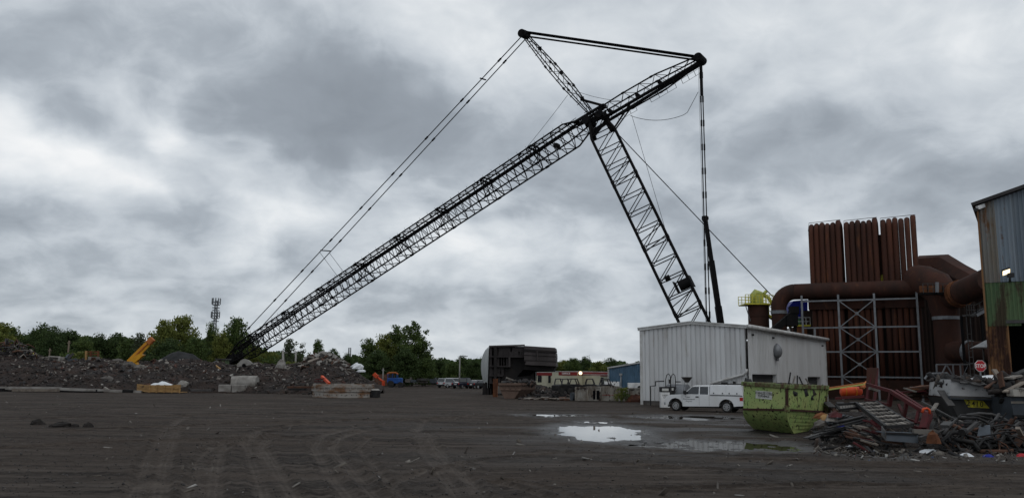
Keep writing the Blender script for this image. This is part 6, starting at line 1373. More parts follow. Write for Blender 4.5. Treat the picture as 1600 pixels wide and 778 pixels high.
# white boxes and washer further back
for x0, x1, y0, y1, Y, lab in ((945, 968, 596, 606, 97, 'white pierced appliance shell behind the rightmost hulk'), (982, 991.5, 598, 608, 95, 'small white cabinet left of the washing machine'), (993, 1002.5, 598, 608, 94, 'white washing machine drum panel by the pale building')):
    a, b_ = at(x0, y1, Y), at(x1, y0, Y); t = thing('white_appliance', lab, 'appliance', ((a.x + b_.x) / 2, Y, 0), 0, 'white appliances by the blue shed'); w_ = b_.x - a.x
    MB().b2(-w_ / 2, w_ / 2, 0, .8, .4, b_.z).build('case', M['pump_white'], t, bevel=.03)
    if x0 == 945:
        for q in range(4): MB().cyl((-w_ * .1 + q * .22, -.012, 1.5 + (q % 2) * .3), (-w_ * .1 + q * .22, .03, 1.5 + (q % 2) * .3), .07, n=8).build('hole', M['interior_dark'], t)
    if x0 == 993: MB().cyl((.1, -.02, b_.z - .55), (.1, .02, b_.z - .55), .24, n=16).build('door', M['black_plastic'], t)
# office trailers
def trailer(px0, px1, Y0, Y1, ytop, lab, band=True, band_h=.55, doors=(), wins=(), txt=None, name='office_trailer'):
    a, b_ = gx(px0, Y0), gx(px1, Y1); u = (b_ - a).normalized(); n_ = Vector((u.y, -u.x, 0)); zt = at(px0, ytop, Y0).z; L = (b_ - a).length
    t = thing(name, lab, 'office trailer', (a + b_) / 2)
    npn = max(2, round(L / 1.25))
    for q in range(npn): MB().bar(a + u * (L * q / npn + .01) + Vector((0, 0, .3 + (zt - .3 - band_h) / 2)), a + u * (L * (q + 1) / npn - .01) + Vector((0, 0, .3 + (zt - .3 - band_h) / 2)), .1, zt - .3 - band_h, (0, 0, 1)).build('wall_panel', M['cream'], t, False, True)
    MB().loft([[a + Vector((0, 0, .3)), b_ + Vector((0, 0, .3)), b_ + Vector((0, 0, zt - .05)), a + Vector((0, 0, zt - .05))], [q - n_ * 5 for q in (a + Vector((0, 0, .3)), b_ + Vector((0, 0, .3)), b_ + Vector((0, 0, zt - .05)), a + Vector((0, 0, zt - .05)))]]).build('body', M['cream'], t, False, True) if False else None
    MB().bar(a - n_ * 2.6 + Vector((0, 0, zt / 2)), b_ - n_ * 2.6 + Vector((0, 0, zt / 2)), 5.0, zt - .2, (0, 0, 1)).build('body', M['cream'], t, False, True)
    MB().bar(a + n_ * .03 + Vector((0, 0, zt - band_h / 2)), b_ + n_ * .03 + Vector((0, 0, zt - band_h / 2)), .12, band_h, (0, 0, 1)).build('fascia', M['red_band'], t, False, True)
    MB().bar(a - n_ * 2.6 + Vector((0, 0, zt + .04)), b_ - n_ * 2.6 + Vector((0, 0, zt + .04)), 5.4, .08, (0, 0, 1)).build('roof', M['white_trim'], t, False, True)
    for px, wd, h0, h1 in wins:
        f = (px - px0) / (px1 - px0); p = a + (b_ - a) * f + n_ * .06
        wf = MB().bar(p + Vector((0, 0, h0)), p + Vector((0, 0, h1)), wd, .06, n_).build('window', M['black_plastic'], t, False, True); MB().bar(p + n_ * .035 + Vector((0, 0, h0 + .08)), p + n_ * .035 + Vector((0, 0, h1 - .08)), wd * .8, .02, n_).build('pane', M['glass_dark'], wf, False, True)
    for px, wd in doors:
        f = (px - px0) / (px1 - px0); p = a + (b_ - a) * f + n_ * .06; MB().bar(p + Vector((0, 0, .3)), p + Vector((0, 0, 2.35)), wd, .06, n_).build('door', M['purple_door'], t, False, True)
    if txt: q = a + u * .55 + n_ * .1 + Vector((0, 0, zt - band_h / 2)); text('lettering', txt, .42, M['sign_white'], frame_M(q, u, n_), t, True, .004, .008, 'LEFT')
    return t
trailer(836, 874, 139, 137, 581.5, 'cream office trailer with a purple door and red roof band', True, .5, [(870.5, .95)], [(842, .35, 1.3, 2.4), (845.2, .35, 1.3, 2.4), (859, .45, 1.2, 2.4)])
trailer(873, 902, 131, 130, 580.5, 'cream office trailer with white lettering on its red roof band', True, .55, [], [], 'OFFICE')
trailer(902.5, 958, 130.5, 138, 580.5, 'cream trailer with narrow dark windows and a lit lamp on its red band', True, .55, [], [(916.5, .45, 1.1, 2.5), (931, .5, 1.1, 2.2), (940, .5, 1.1, 2.3)])
trailer(938, 954, 128.5, 130, 585.5, 'short plain cream trailer end beside the blue shed', False, .18, [], [(940.5, .6, 1.1, 2.2)])
c = at(907, 582.5, 129.4); lt = thing('wall_lamp', 'round glowing lamp on the red band of the trailer', 'lamp', c)
mb = MB(); rr = [[c + Vector((.27 * math.sin(math.pi * i / 8) * math.cos(2 * math.pi * j / 14), .27 * math.sin(math.pi * i / 8) * math.sin(2 * math.pi * j / 14), .27 * math.cos(math.pi * i / 8))) for j in range(14)] for i in range(1, 8)]
mb.loft(rr); mb.build('globe', M['lamp_bright'], lt, True, True); MB().bar(c + Vector((0, .2, 0)), c + Vector((0, .9, 0)), .12).build('bracket', M['black_plastic'], lt, False, True)
pw = MB().bar(gx(829, 133, .9), gx(836, 133, .9), .5, 1.4, (0, 0, 1)); simple('white_tank', 'small pale box left of the purple door trailer', 'box', pw, 'pump_white')
# blue shed
Yb = 124; a, b_ = gx(951.5, 128), gx(1018, 116); u = (b_ - a).normalized(); n_ = Vector((u.y, -u.x, 0)); L = (b_ - a).length; z0, z1 = at(951.5, 575.5, 128).z, at(1003, 567.5, 118.7).z
bs = thing('blue_shed', 'blue ribbed metal shed between the trailers and the pale building', 'shed', (a + b_) / 2)
slope = (z1 - z0) / ((gx(1003, 118.7) - a).length)
for q in range(11):
    s0, s1 = L * q / 11, L * (q + 1) / 11; MB().corr(a + u * s0, u, s1 - s0, 0, z0 + slope * s0, .6, .05, n_, .6, z0 + slope * s1).build('wall_panel', M['blue_siding'], bs, False, True)
q0 = a + Vector((0, 0, z0 + .1)) + n_ * .15; q1 = b_ + Vector((0, 0, z0 + slope * L + .1)) + n_ * .15; MB().bar(q0, q1, .3, .2, (0, 0, 1)).build('roof_edge', M['white_trim'], bs, False, True)
MB().loft([[q0, q1, q1 + Vector((0, 0, .08)), q0 + Vector((0, 0, .08))], [q - n_ * 16 for q in (q0, q1, q1 + Vector((0, 0, .08)), q0 + Vector((0, 0, .08)))]]).build('roof', M['blue_siding'], bs, False, True)
MB().bar(a - n_ * .05 + Vector((0, 0, z0 / 2)), a - n_ * 16 + Vector((0, 0, z0 / 2)), .1, z0, (0, 0, 1)).build('end_wall', M['blue_siding'], bs, False, True)
MB().bar(a + n_ * .05, a + n_ * .05 + Vector((0, 0, z0)), .3, .2, n_).build('corner_trim', M['white_trim'], bs, False, True)
MB().bar(a + u * 4.2 + n_ * .2 + Vector((0, 0, .2)), a + u * 4.2 + n_ * .2 + Vector((0, 0, 2.6)), .14, .14).build('drain_pipe', M['white_trim'], bs, False, True); MB().box(a + u * 4.2 + n_ * .2 + Vector((0, 0, 2.7)), (.4, .3, .3)).build('drain_box', M['white_trim'], bs, False, True)
MB().b2(at(999, 580, 117).x, at(1004, 575, 117).x, 118.6, 119.0, at(1000, 580, 118).z, at(1000, 569, 118).z).build('shutter', M['blue_siding'], bs, False, True)
# ------------------------------------------------------------------ far vehicles
def car(px, Y, kind, col, lab, ang, L=4.5):
    c = gx(px, Y); t = thing('parked_car', lab, 'car', c, ang, 'vehicles parked at the far side of the yard')
    Hh = {'suv': 1.72, 'sedan': 1.42, 'pickup': 1.85}[kind]; w_ = .9
    lo = [(L / 2, .4), (L / 2, .72), (L / 2 - .9, .95), (-L / 2 + .1, 1.0), (-L / 2, .9), (-L / 2, .4)]
    MB().loft([[Vector((x_, e * w_, z_)) for x_, z_ in lo] for e in (-1, -.9, .9, 1)]).build('body', M[col], t, bevel=.06)
    cb_ = {'suv': [(L / 2 - 1.0, .94), (L / 2 - 1.75, Hh), (-L / 2 + .35, Hh), (-L / 2 + .05, .98)], 'sedan': [(L / 2 - 1.1, .94), (L / 2 - 1.9, Hh), (-L / 2 + 1.2, Hh), (-L / 2 + .5, .98)], 'pickup': [(L / 2 - 1.3, .94), (L / 2 - 1.95, Hh), (-.3, Hh), (-.4, .98)]}[kind]
    MB().loft([[Vector((x_, e * (w_ - .06 - (z_ - .95) * .15), z_)) for x_, z_ in cb_] for e in (-1, 1)]).build('cabin', M[col], t, bevel=.05)
    cx0 = sum(p[0] for p in cb_) / 4
    for e in (-1, 1):
        pl_ = [(cx0 + (x_ - cx0) * .86, .98 + (z_ - .95) * .84 + .02) for x_, z_ in cb_]; q = [Vector((x_, e * (w_ - .05 - (z_ - .95) * .15), z_)) for x_, z_ in pl_]; MB().loft([q, [v - Vector((0, e * .02, 0)) for v in q]]).build('side_window', M['glass_dark'], t)
        MB().b2(-L / 2 - .02, -L / 2 + .1, e * .72 - .12, e * .72 + .12, .74, .98).build('tail_light', M['red_lens'], t)
    for (x0, z0_), (x1, z1_), nm in ((cb_[0], cb_[1], 'windscreen'), (cb_[3], cb_[2], 'rear_window')):
        s_ = 1 if nm == 'windscreen' else -1; f = lambda q: (x0 + (x1 - x0) * q + s_ * .02, z0_ + (z1_ - z0_) * q + .015)
        qs = [Vector((f(q)[0], e * (.74 - q * .1), f(q)[1])) for q, e in ((.18, -1), (.18, 1), (.88, 1), (.88, -1))]; MB().loft([qs, [v - Vector((s_ * .03, 0, .01)) for v in qs]]).build(nm, M['glass_dark'], t)
    MB().b2(-L / 2 - .08, -L / 2 + .05, -.85, .85, .42, .62).build('bumper', M['black_plastic'], t); MB().b2(-L / 2 - .015, -L / 2 + .02, -.26, .26, .66, .8).build('number_plate', M['sign_white'], t)
    for x_ in (L / 2 - .85, -L / 2 + .85):
        for e in (-1, 1): wq = MB().cyl((x_, e * (w_ - .2), .35), (x_, e * (w_ + .02), .35), .36, n=16).build('wheel', M['rubber'], t); MB().cyl((x_, e * (w_ + .0), .35), (x_, e * (w_ + .035), .35), .22, n=12).build('rim', M['rim_metal'], wq)
    return t
car(700, 152, 'suv', 'car_silver', 'silver sport utility car seen from behind at the left of the parked row', 1.05, 4.6)
car(726, 147, 'pickup', 'car_navy', 'dark pickup parked right of the silver car', 1.0, 5.4)
car(749, 146, 'sedan', 'car_black', 'low black car next to the pale side of the hull section', .9, 4.4)
car(713, 166, 'suv', 'car_white', 'white car mostly hidden behind the silver one', .6, 4.6)
car(748, 158, 'sedan', 'car_white', 'white car half hidden behind the low black one', .6, 4.5)
car(676, 176, 'suv', 'car_black', 'dark vehicle far back left of the silver car', .1, 5.2)
# blue tractor with an orange red arm
tc = gx(612, 150); tt_ = thing('blue_tractor', 'blue tractor with an orange red loader arm in front of it', 'tractor', tc)
k = 150 / FPX; X = lambda px: gx(px, 150).x
MB().b2(X(606), X(629), 149.2, 150.8, .7, 1.7).build('body', M['tractor_blue'], tt_, False, True, bevel=.1); MB().b2(X(613), X(622), 149.1, 149.2, .8, 1.5).build('panel', M['tractor_blue'], tt_, False, True)
for px in (607, 614, 621): 
    for yy in (149.3, 150.7): MB().bar((X(px), yy, 1.7), (X(px), yy, 2.45), .09).build('pillar', M['tractor_blue'], tt_, False, True)
MB().tube([(X(605), 150, 2.35), (X(608), 150, 2.6), (X(618), 150, 2.62), (X(622), 150, 2.35)], .18, 6).build('roof', M['orange_post'], tt_, False, True); MB().b2(X(608), X(617), 149.5, 150.5, 1.7, 2.3).build('driver_seat', M['black_plastic'], tt_, False, True)
for px, r_ in ((612, .62), (627, .5)):
    for yy in (149.0, 150.8): MB().cyl((X(px), yy, r_), (X(px), yy + .3, r_), r_, n=16).build('wheel', M['rubber'], tt_, False, True)
MB().tube([(X(601), 149, 1.0), (X(596), 149, 1.35), (X(589), 149, 2.0)], .2, 8).build('loader_arm', M['orange_red'], tt_, False, True); MB().box((X(588.5), 149, 2.1), (.9, .9, .6), Matrix.Rotation(.7, 3, 'Y')).build('bucket', M['orange_red'], tt_, False, True); MB().box((X(601), 149, .75), (.5, .6, .9)).build('arm_foot', M['orange_red'], tt_, False, True)
MB().bar(gx(583, 162, 1.2), gx(610, 162, 1.2), .3, 2.2, (0, 0, 1)).build('low_wall', M['brown_scrap']); 
tag(bpy.data.objects['low_wall'], 'low brown wall behind the blue tractor', 'wall')
for i, (x0, x1, y0, y1, mt_, lab) in enumerate(((633, 640, 592, 597, 'pale_scrap', 'small pale stack right of the blue tractor'), (641, 650, 593, 597, 'slate_steel', 'bluish stack of sheets, second from the tractor'), (651, 670, 591, 594, 'grey_steel', 'long grey bundle on top of the far stacks'), (651, 668, 594.5, 598, 'pale_scrap', 'pale bundle at the foot of the far stacks'), (671, 682, 592, 598, 'slate_steel', 'leaning grey stack left of the dark vehicle'), (640, 643, 589, 596, 'pale_scrap', 'pale upright sheet among the far stacks'))):
    Y = 158 + i * .8; a, b_ = at(x0, y1, Y), at(x1, y0, Y)
    t = thing('sheet_stack', lab, 'stack', ((a.x + b_.x) / 2, Y, 0), 0, 'stacks of sheets far across the yard'); n = 3; zb0 = max(0, a.z)
    for q in range(n): z0_ = zb0 + (b_.z - zb0) * q / n; MB().b2(-(b_.x - a.x) / 2, (b_.x - a.x) / 2 * (1 - .06 * q), 0, 1.8, z0_ + .01, z0_ + (b_.z - zb0) / n - .02).build('sheet', M[mt_], t)
def pole(px, y0, y1, Y, r, lab, mt_='pole_wood', lamp=False, lean=0):
    c = gx(px, Y); zt = at(px, y0, Y).z; t = thing('utility_pole', lab, 'pole', c)
    MB().tube([c, Vector((c.x + lean, Y, zt))], [r * 1.2, r], 8).build('shaft', M[mt_], t, True, True)
    if lamp: MB().bar((c.x, Y, zt), (c.x + 1.0, Y, zt + .1), .12).build('arm', M['grey_steel'], t, False, True); MB().box((c.x + 1.1, Y, zt + .08), (.6, .25, .12)).build('lamp_head', M['grey_steel'], t, False, True)
    else: MB().bar((c.x - .3, Y, zt - .35), (c.x + .3, Y, zt - .35), .1).build('cross_arm', M[mt_], t, False, True)
pole(718, 557, 598, 148, .11, 'pale lamp pole behind the dark pickup', 'pole_pale', True)
pole(444.5, 547, 575, 125, .16, 'pale leaning pole left of the heap peak', 'pole_pale', False, -.4)
pole(461, 549, 570, 128, .13, 'thin pale pole closest to the heap peak', 'pole_pale')
pole(104, 532, 562, 130, .12, 'thin pole before the trees behind the trough', 'pole_wood')
pole(75, 544, 560, 130, .1, 'short thin pole at the left before the trees', 'pole_wood')
pole(598.5, 575, 590, 156, .1, 'short post behind the blue tractor', 'pole_pale')
# ================================================================== scrap heap on the right
def bars(name, segs, mt_, parent, wd=.1, h=None):
    for s_ in segs:
        (p0, Y0), (p1, Y1) = s_[:2]; w_ = s_[2] if len(s_) > 2 else wd; MB().bar(at(*p0, Y0), at(*p1, Y1), w_, h or w_).build(name, M[mt_], parent, False, True)
hx0, hx1 = gx(1258, 33).x, gx(1760, 33).x
Xh, Yh_ = np.meshgrid(np.linspace(hx0, hx1 + 4, 200), np.linspace(26, 50, 150))
HP = [(1258, .0), (1285, .35), (1330, .45), (1400, .45), (1450, .55), (1490, .6), (1560, .65), (1620, .7), (1760, .9)]
def heap_z(X, Y):
    X = np.asarray(X, float); Y = np.asarray(Y, float); pxs = 800 + X / np.maximum(Y, 1) * 1266
    yf = np.interp(pxs, [1250, 1300, 1400, 1500, 1600], [35.5, 33, 31.0, 29.6, 29.0]) + (fbm(X * .7, Y * 0, 91, 3) - .5) * 1.4
    f = np.clip((Y - yf) / 4.5, 0, 1); h = np.interp(pxs, [p for p, q in HP], [q for p, q in HP])
    z = h * f ** .7; z = z + (fbm(X * 1.4, Y * 1.4, 93, 4) - .5) * .55 * np.clip(z * 2, 0, 1) + (fbm(X * 5, Y * 5, 95, 2) - .5) * .18 * np.clip(z * 3, 0, 1)
    return np.where(f <= 0, -.25, z)
tag(heightmap('scrap_heap', Xh, Yh_, heap_z(Xh, Yh_), M['mound_dirt']), 'dark dirt under the scrap heap', None, None, 'structure')
hz_ = lambda x, y: max(0.0, float(heap_z(np.array([x]), np.array([y]))[0]))
pts = []; sz = []
for k in range(3000):
    px = random.uniform(1262, 1640); Y = random.uniform(27.2, 40); p = gx(px, Y); z_ = hz_(p.x, Y)
    if z_ <= 0 and random.random() > .12: continue
    pts.append((p.x, Y, z_ + random.uniform(0, .12))); sz.append(random.choice((.03, .04, .06, .08, .11, .15)))
bits('scrap_rubble', pts, np.array(sz), M['scrap_bits'], .35, 3.4, label='small scrap covering the heap at the right', seed=14)
pts = []; sz = []
for k in range(420):
    px = random.uniform(1268, 1640); Y = random.uniform(25.6, 29.4) + max(0, (1330 - px)) * .05; p = gx(px, Y); pts.append((p.x, Y, max(ground_z(p.x, Y) if k % 3 == 0 else .0, hz_(p.x, Y)) + .02)); sz.append(random.choice((.03, .04, .05, .07, .09, .13)))
bits('litter', pts, np.array(sz), M['litter_bits'], .35, 2.0, label='pale litter and chips along the foot of the scrap heap', seed=15)
# grey skip with the yellow patch
Yk = 38
sk = thing('grey_skip', 'dark grey skip with 2410 sprayed black on a yellow patch', 'skip', gx(1528, Yk))
F = lambda px, py, Y=Yk: at(px, py, Y)
q = [F(1482, 621), F(1571, 623.5), F(1577, 666), F(1503, 664)]; bk_ = Vector((.25, 2.4, 0))
MB().loft([[q[0], q[1], q[2], q[3]], [v + bk_ for v in q]]).build('body', M['grey_skip'], sk, False, True)
MB().bar(F(1481, 620.5) - Vector((0, .08, 0)), F(1572, 623) - Vector((0, .08, 0)), .2, .14, (0, 0, 1)).build('rim', M['slate_steel'], sk, False, True)
MB().bar(F(1572, 615) - Vector((0, .05, 0)), F(1579, 664) - Vector((0, .05, 0)), .34, .2, (1, 0, 0)).build('side_post', M['grey_steel'], sk, False, True)
MB().bar(F(1560, 622) - Vector((0, .12, 0)), F(1579, 613) - Vector((0, .12, 0)), .22).build('hook_bar', M['brown_scrap'], sk, False, True)
MB().bar(F(1560, 661) - Vector((0, .14, 0)), F(1580, 658) - Vector((0, .14, 0)), .3, .2).build('foot', M['pale_scrap'], sk, False, True)
nY = Vector((0, -.012, 0)); pc = [F(1505, 622.5), F(1536, 626), F(1546, 637.5), F(1513, 636)]
PT_ = MB().loft([[v + nY for v in pc], [v + nY * .3 for v in pc]]).build('paint_patch', M['spray_yellow'], sk, False, True)
for s_, px, py, zs in (('2', 1512.5, 629.6, .36), ('4', 1520.5, 630.6, .34), ('1', 1526.6, 631.2, .33), ('0', 1533.5, 631.6, .36)):
    c = F(px, py) + Vector((0, -.016, 0)); text('lettering', s_, zs, M['ink_black'], frame_M(c, (1, 0, -.11), (0, -1, 0)), PT_, True, .002, .004, sx=.9)
wb = thing('white_crate', 'scuffed white metal box sitting on the grey skip', 'metal box', F(1522, 621, 38.2))
q = [F(1484, 619.5, 37.9), F(1562, 622, 37.9), F(1561, 605, 37.9), F(1486, 592.5, 37.9)]; MB().loft([q, [v + Vector((.2, 2.3, .02)) for v in q]]).build('body', M['white_box'], wb, False, True)
MB().bar(q[3] - Vector((0, .03, 0)), q[2] - Vector((0, .03, 0)), .1, .1).build('rim', M['grey_steel'], wb, False, True); MB().bar(q[0] - Vector((0, .04, 0)), q[1] - Vector((0, .04, 0)), .1, .1).build('rim', M['grey_steel'], wb, False, True)
def sheet(name, lab, cat, quad, mt_, th=.03, group=None, crumple=.0, seed=0, parent=None):
    quad = [at(*p, Y) for p, Y in quad]; r_ = random.Random(seed); n = 6; rows = []
    for i in range(n + 1):
        a = quad[0] + (quad[3] - quad[0]) * i / n; b_ = quad[1] + (quad[2] - quad[1]) * i / n
        rows.append([a + (b_ - a) * j / n + Vector((r_.uniform(-1, 1), r_.uniform(-1, 1), r_.uniform(-1, 1))) * crumple for j in range(n + 1)])
    mb = MB(); fs = [(i * 7 + j, i * 7 + j + 1, (i + 1) * 7 + j + 1, (i + 1) * 7 + j) for i in range(n) for j in range(n)]
    mb.add([v for r__ in rows for v in r__], fs); o = mb.build(name, M[mt_], parent)
    s_ = o.modifiers.new('s', 'SOLIDIFY'); s_.thickness = th; return tag(o, lab, cat, group)
sheet('white_sheet', 'smooth white sheet lying on the box above the 2410 skip', 'sheet', [((1511, 592), 38.6), ((1553, 598), 38.6), ((1552, 586), 40.2), ((1524, 587.5), 40.2)], 'plastic_sheet', .03, crumple=.03, seed=3)
sheet('torn_sheet', 'torn dark sheet draped over the front edge of the white box', 'sheet', [((1500, 597), 37.7), ((1546, 602), 37.7), ((1534, 595), 38.6), ((1503, 590), 38.6)], 'grey_steel', .03, crumple=.06, seed=4)
sheet('torn_sheet', 'pale torn sheet on the load right of the planks', 'sheet', [((1566, 606), 37), ((1601, 600), 37), ((1602, 592), 38), ((1580, 596), 38)], 'pale_scrap', .03, crumple=.08, seed=5)
bits('crate_load', [tuple(F(random.uniform(1488, 1558), 600) + Vector((0, random.uniform(.2, 2.0), random.uniform(.0, .25)))) for k in range(130)], RNG.uniform(.1, .45, 130), M['scrap_bits'], .4, 2, label='scrap filling the white box', seed=17)
# blue grey container at the frame's edge
gcn = thing('blue_container', 'pale blue grey steel container at the right edge of the heap', 'container', gx(1600, 36))
q = [F(1579, 620, 36), F(1660, 622, 36), F(1665, 690, 36), F(1590, 684, 36)]; MB().loft([q, [v + Vector((.4, 3, 0)) for v in q]]).build('body', M['slate_steel'], gcn, False, True)
MB().bar(F(1578, 613, 35.9), F(1661, 615, 35.9), .5, .3).build('rim', M['white_bin'], gcn, False, True); MB().bar(F(1583, 650, 35.92), F(1661, 652, 35.92), .12).build('rail', M['black_scrap'], gcn, False, True)
MB().loft([[F(1579, 612, 36.2), F(1660, 612, 36.2), F(1660, 630, 36.0), F(1580, 630, 35.95)], [F(1579, 612, 36.3), F(1660, 612, 36.3), F(1660, 630, 36.1), F(1580, 630, 36.05)]]).build('upper_plate', M['white_bin'], gcn, False, True)
# load of timber and sheet on top
bits('container_load', [tuple(F(random.uniform(1556, 1655), random.uniform(596, 616), 37 + random.uniform(-.3, 2.5))) for k in range(420)], RNG.uniform(.12, .6, 420), M['scrap_bits'], .4, 2.0, label='mixed scrap heaped on the container', seed=18)
for i, (a, Ya, b_, Yb_, w_, mt_, lab) in enumerate((((1553, 577), 37, (1570, 602), 36.6, .3, 'timber_grey', 'pale splintered plank standing on end beside the white box'), ((1562, 582), 36.6, (1566, 605), 36.4, .34, 'brown_scrap', 'broad brown plank leaning on the pale plank'), ((1575, 591), 36.5, (1590, 587), 36.9, .42, 'pale_scrap', 'short pale board on top of the container load'),
        ((1586, 585), 37.6, (1612, 574), 38.5, .3, 'black_scrap', 'dark pipe at the very top of the load'), ((1570, 612), 36, (1601, 596), 36.3, .26, 'timber_grey', 'grey board slanting up the right side of the load'), ((1540, 606), 36.8, (1572, 586), 37.6, .16, 'brown_scrap', 'thin brown strip crossing behind the planks'), ((1590, 606), 35.8, (1612, 610), 35.8, .4, 'pale_scrap', 'pale crumpled plate at the right edge of the load'))):
    bar_px(a, Ya, b_, Yb_, w_, mt_, 'plank' if 'plank' in lab or 'board' in lab else 'scrap_bar', lab, 'plank' if 'plank' in lab or 'board' in lab else 'scrap bar', .07)
# red welded frame
rf = thing('red_gantry', 'tangled dark red welded steel frame lying across the scrap heap', 'steel frame', gx(1400, 34))
bars('channel', [(((1354.5, 626), 36), ((1362, 574.5), 36.4), .11), (((1366, 628), 36), ((1370.5, 575), 36.4), .11)], 'red_steel', rf)
MB().loft([[at(1354.5, 574.5, 36.3), at(1371, 574.5, 36.3), at(1367, 610, 36.15), at(1353, 606, 36.15)], [at(1354.5, 574.5, 36.5), at(1371, 574.5, 36.5), at(1367, 610, 36.35), at(1353, 606, 36.35)]]).build('web_plate', M['rust_duct'], rf, False, True)
bars('rail', [(((1354, 600), 35.6), ((1393, 611), 34.2), .12), (((1392, 611), 34.2), ((1452, 648), 32), .14), (((1400, 610), 35.2), ((1446, 640), 33.2), .1), (((1352, 624), 35.4), ((1388, 632), 34), .1), (((1392, 654), 33), ((1440, 670), 31.6), .11), (((1405, 650), 34), ((1450, 664), 32.4), .08)], 'red_steel', rf)
bars('upright', [(((1389, 634), 34.4), ((1393, 611), 34.2), .15), (((1412, 652), 33.4), ((1417, 627), 33.3), .12), (((1431, 661), 32.4), ((1436, 638), 32.6), .1), (((1443, 671), 31.6), ((1449, 647), 32), .26), (((1404, 632), 34), ((1412, 650), 33.4), .1), (((1452, 671), 31.8), ((1455, 645), 32.2), .1)], 'red_steel', rf)
simple('orange_strap', 'bright orange strap looped over the corner of the red frame', 'strap', MB().tube([at(1441, 644, 31.7), at(1443, 638.5, 31.7), at(1448, 637.5, 31.7), at(1452, 640, 31.7), at(1453, 646, 31.7)], .05, 6), 'orange_red', smooth=True)
bars('gusset', [(((1364, 610), 35.8), ((1366, 602), 35.8), .3)], 'pale_scrap', rf)
# slatted rack panel
rk = thing('slatted_rack', 'dark steel rack with rows of pale slats tipped over on the heap', 'rack', gx(1370, 31))
A_, B_, C_, D_ = at(1306, 632, 33.2), at(1368, 628, 33.6), at(1426, 664, 30.4), at(1384, 667, 30.0)
A2 = at(1337, 629.5, 33.4)
bars('rail', [(((1306, 632), 33.2), ((1368, 628), 33.6), .09), (((1306, 632), 33.2), ((1313, 641), 32.8), .08), (((1312, 640), 32.8), ((1342, 636.5), 33.1), .08)], 'black_scrap', rk)
MB().bar(A2, D_, .1, .14).build('rail', M['black_scrap'], rk, False, True); MB().bar(B_, C_, .1, .14).build('rail', M['black_scrap'], rk, False, True)
g = random.Random(14)
for i in range(8):
    f = i / 7; a = A2 + (D_ - A2) * f; b_ = B_ + (C_ - B_) * f; MB().bar(a, b_, .06, .1).build('cross_bar', M['black_scrap'], rk, False, True)
    if i < 7:
        f2 = (i + .55) / 7; a = A2 + (D_ - A2) * f2; b_ = B_ + (C_ - B_) * f2
        for j in range(5):
            s0, s1 = (j + .12) / 5, (j + .86) / 5; p = a + (b_ - a) * s0 + Vector((0, -.03, .02 + g.uniform(0, .03))); q2 = a + (b_ - a) * s1 + Vector((0, -.03, .02 + g.uniform(0, .03))); MB().bar(p, q2, .05, .22 + g.uniform(-.04, .04), D_ - A2).build('slat', M['pale_scrap'], rk, False, True)
for j in range(7):
    p = A_ + (A2 - A_) * (j + .1) / 7 - Vector((0, .05, .13)); MB().bar(p, p + (A2 - A_) / 9, .05, .14, (0, 0, 1)).build('slat', M['concrete'], rk, False, True)
# bundles of dark slats at the dumpster's foot
g = random.Random(51)
for i in range(22):
    f = i / 21; p0 = (1262 + 40 * f + g.uniform(-8, 8), 684 - 20 * f + g.uniform(-7, 7)); L = g.uniform(28, 62)
    p1 = (p0[0] + L, p0[1] - L * g.uniform(.12, .34)); Y = 32.6 - .03 * (p0[1] - 660) + g.uniform(-.5, .5); bar_px(p0, Y, p1, Y + g.uniform(.2, 1.0), g.choice((.12, .18, .25)), g.choice(('black_scrap', 'black_scrap', 'black_scrap', 'grey_steel')), 'metal_strip', 'long dark metal slat in the bundle at the foot of the dumpster', 'metal slat', .04, 'bundle of dark slats beside the dumpster')
for i in range(6):
    o_ = i * 5.2; bar_px((1288 + o_ * 1.2, 660 - o_ * .1), 33.6 + i * .1, (1318 + o_, 648 + o_ * .25), 34 + i * .1, .3, 'grey_steel' if i % 2 else 'slate_steel', 'ribbed_plate', 'broad grey strip in the ribbed sheet under the rack', 'metal strip', .05, 'ribbed grey strips under the rack')
for i in range(40):
    px, py = g.uniform(1318, 1384), g.uniform(656, 692); L = g.uniform(10, 34); sl = g.uniform(.2, 1.1); Y = 31 - (py - 670) * .06 + g.uniform(-.3, .3); bar_px((px, py), Y, (px + L, py + L * sl * .6), Y - .3, g.choice((.12, .2, .3, .4)), g.choice(('brown_scrap', 'black_scrap', 'red_steel', 'brown_scrap', 'timber_grey')), 'rusty_strip', 'rusty brown strip of scrap in front of the rack', 'scrap strip', .05, 'rusty strips in front of the rack')
sheet('curved_plate', 'curved reddish brown plate under the front end of the rack', 'plate', [((1362, 655), 31.2), ((1376, 672), 30.6), ((1382, 668), 30.9), ((1372, 652), 31.6)], 'red_steel', .06, crumple=.05, seed=7)
bt_ = thing('grey_trough', 'blue grey sheet metal trough in front of the rack', 'trough', gx(1408, 29.4))
q = [at(1381, 675, 29.3), at(1435, 677.5, 29.3), at(1435, 692, 29.2), at(1384, 688, 29.2)]; MB().loft([q, [v + Vector((0, .05, 0)) for v in q]]).build('front_plate', M['slate_steel'], bt_, False, True); MB().loft([[q[0], q[1], q[1] + Vector((.1, .9, .0)), q[0] + Vector((.1, .9, 0))], [v - Vector((0, 0, .04)) for v in (q[0], q[1], q[1] + Vector((.1, .9, .0)), q[0] + Vector((.1, .9, 0)))]]).build('top_plate', M['slate_steel'], bt_, False, True)
MB().loft([[at(1377, 665, 29.8), at(1384, 675, 29.2), at(1384, 688, 29.15), at(1377, 680, 29.5)], [v + Vector((.05, .06, 0)) for v in (at(1377, 665, 29.8), at(1384, 675, 29.2), at(1384, 688, 29.15), at(1377, 680, 29.5))]]).build('end_plate', M['grey_steel'], bt_, False, True)
bar_px((1384, 676), 29.25, (1434, 678), 29.25, .06, 'black_scrap', 'dark_trim', 'thin dark strip along the top of the grey trough', 'scrap strip')
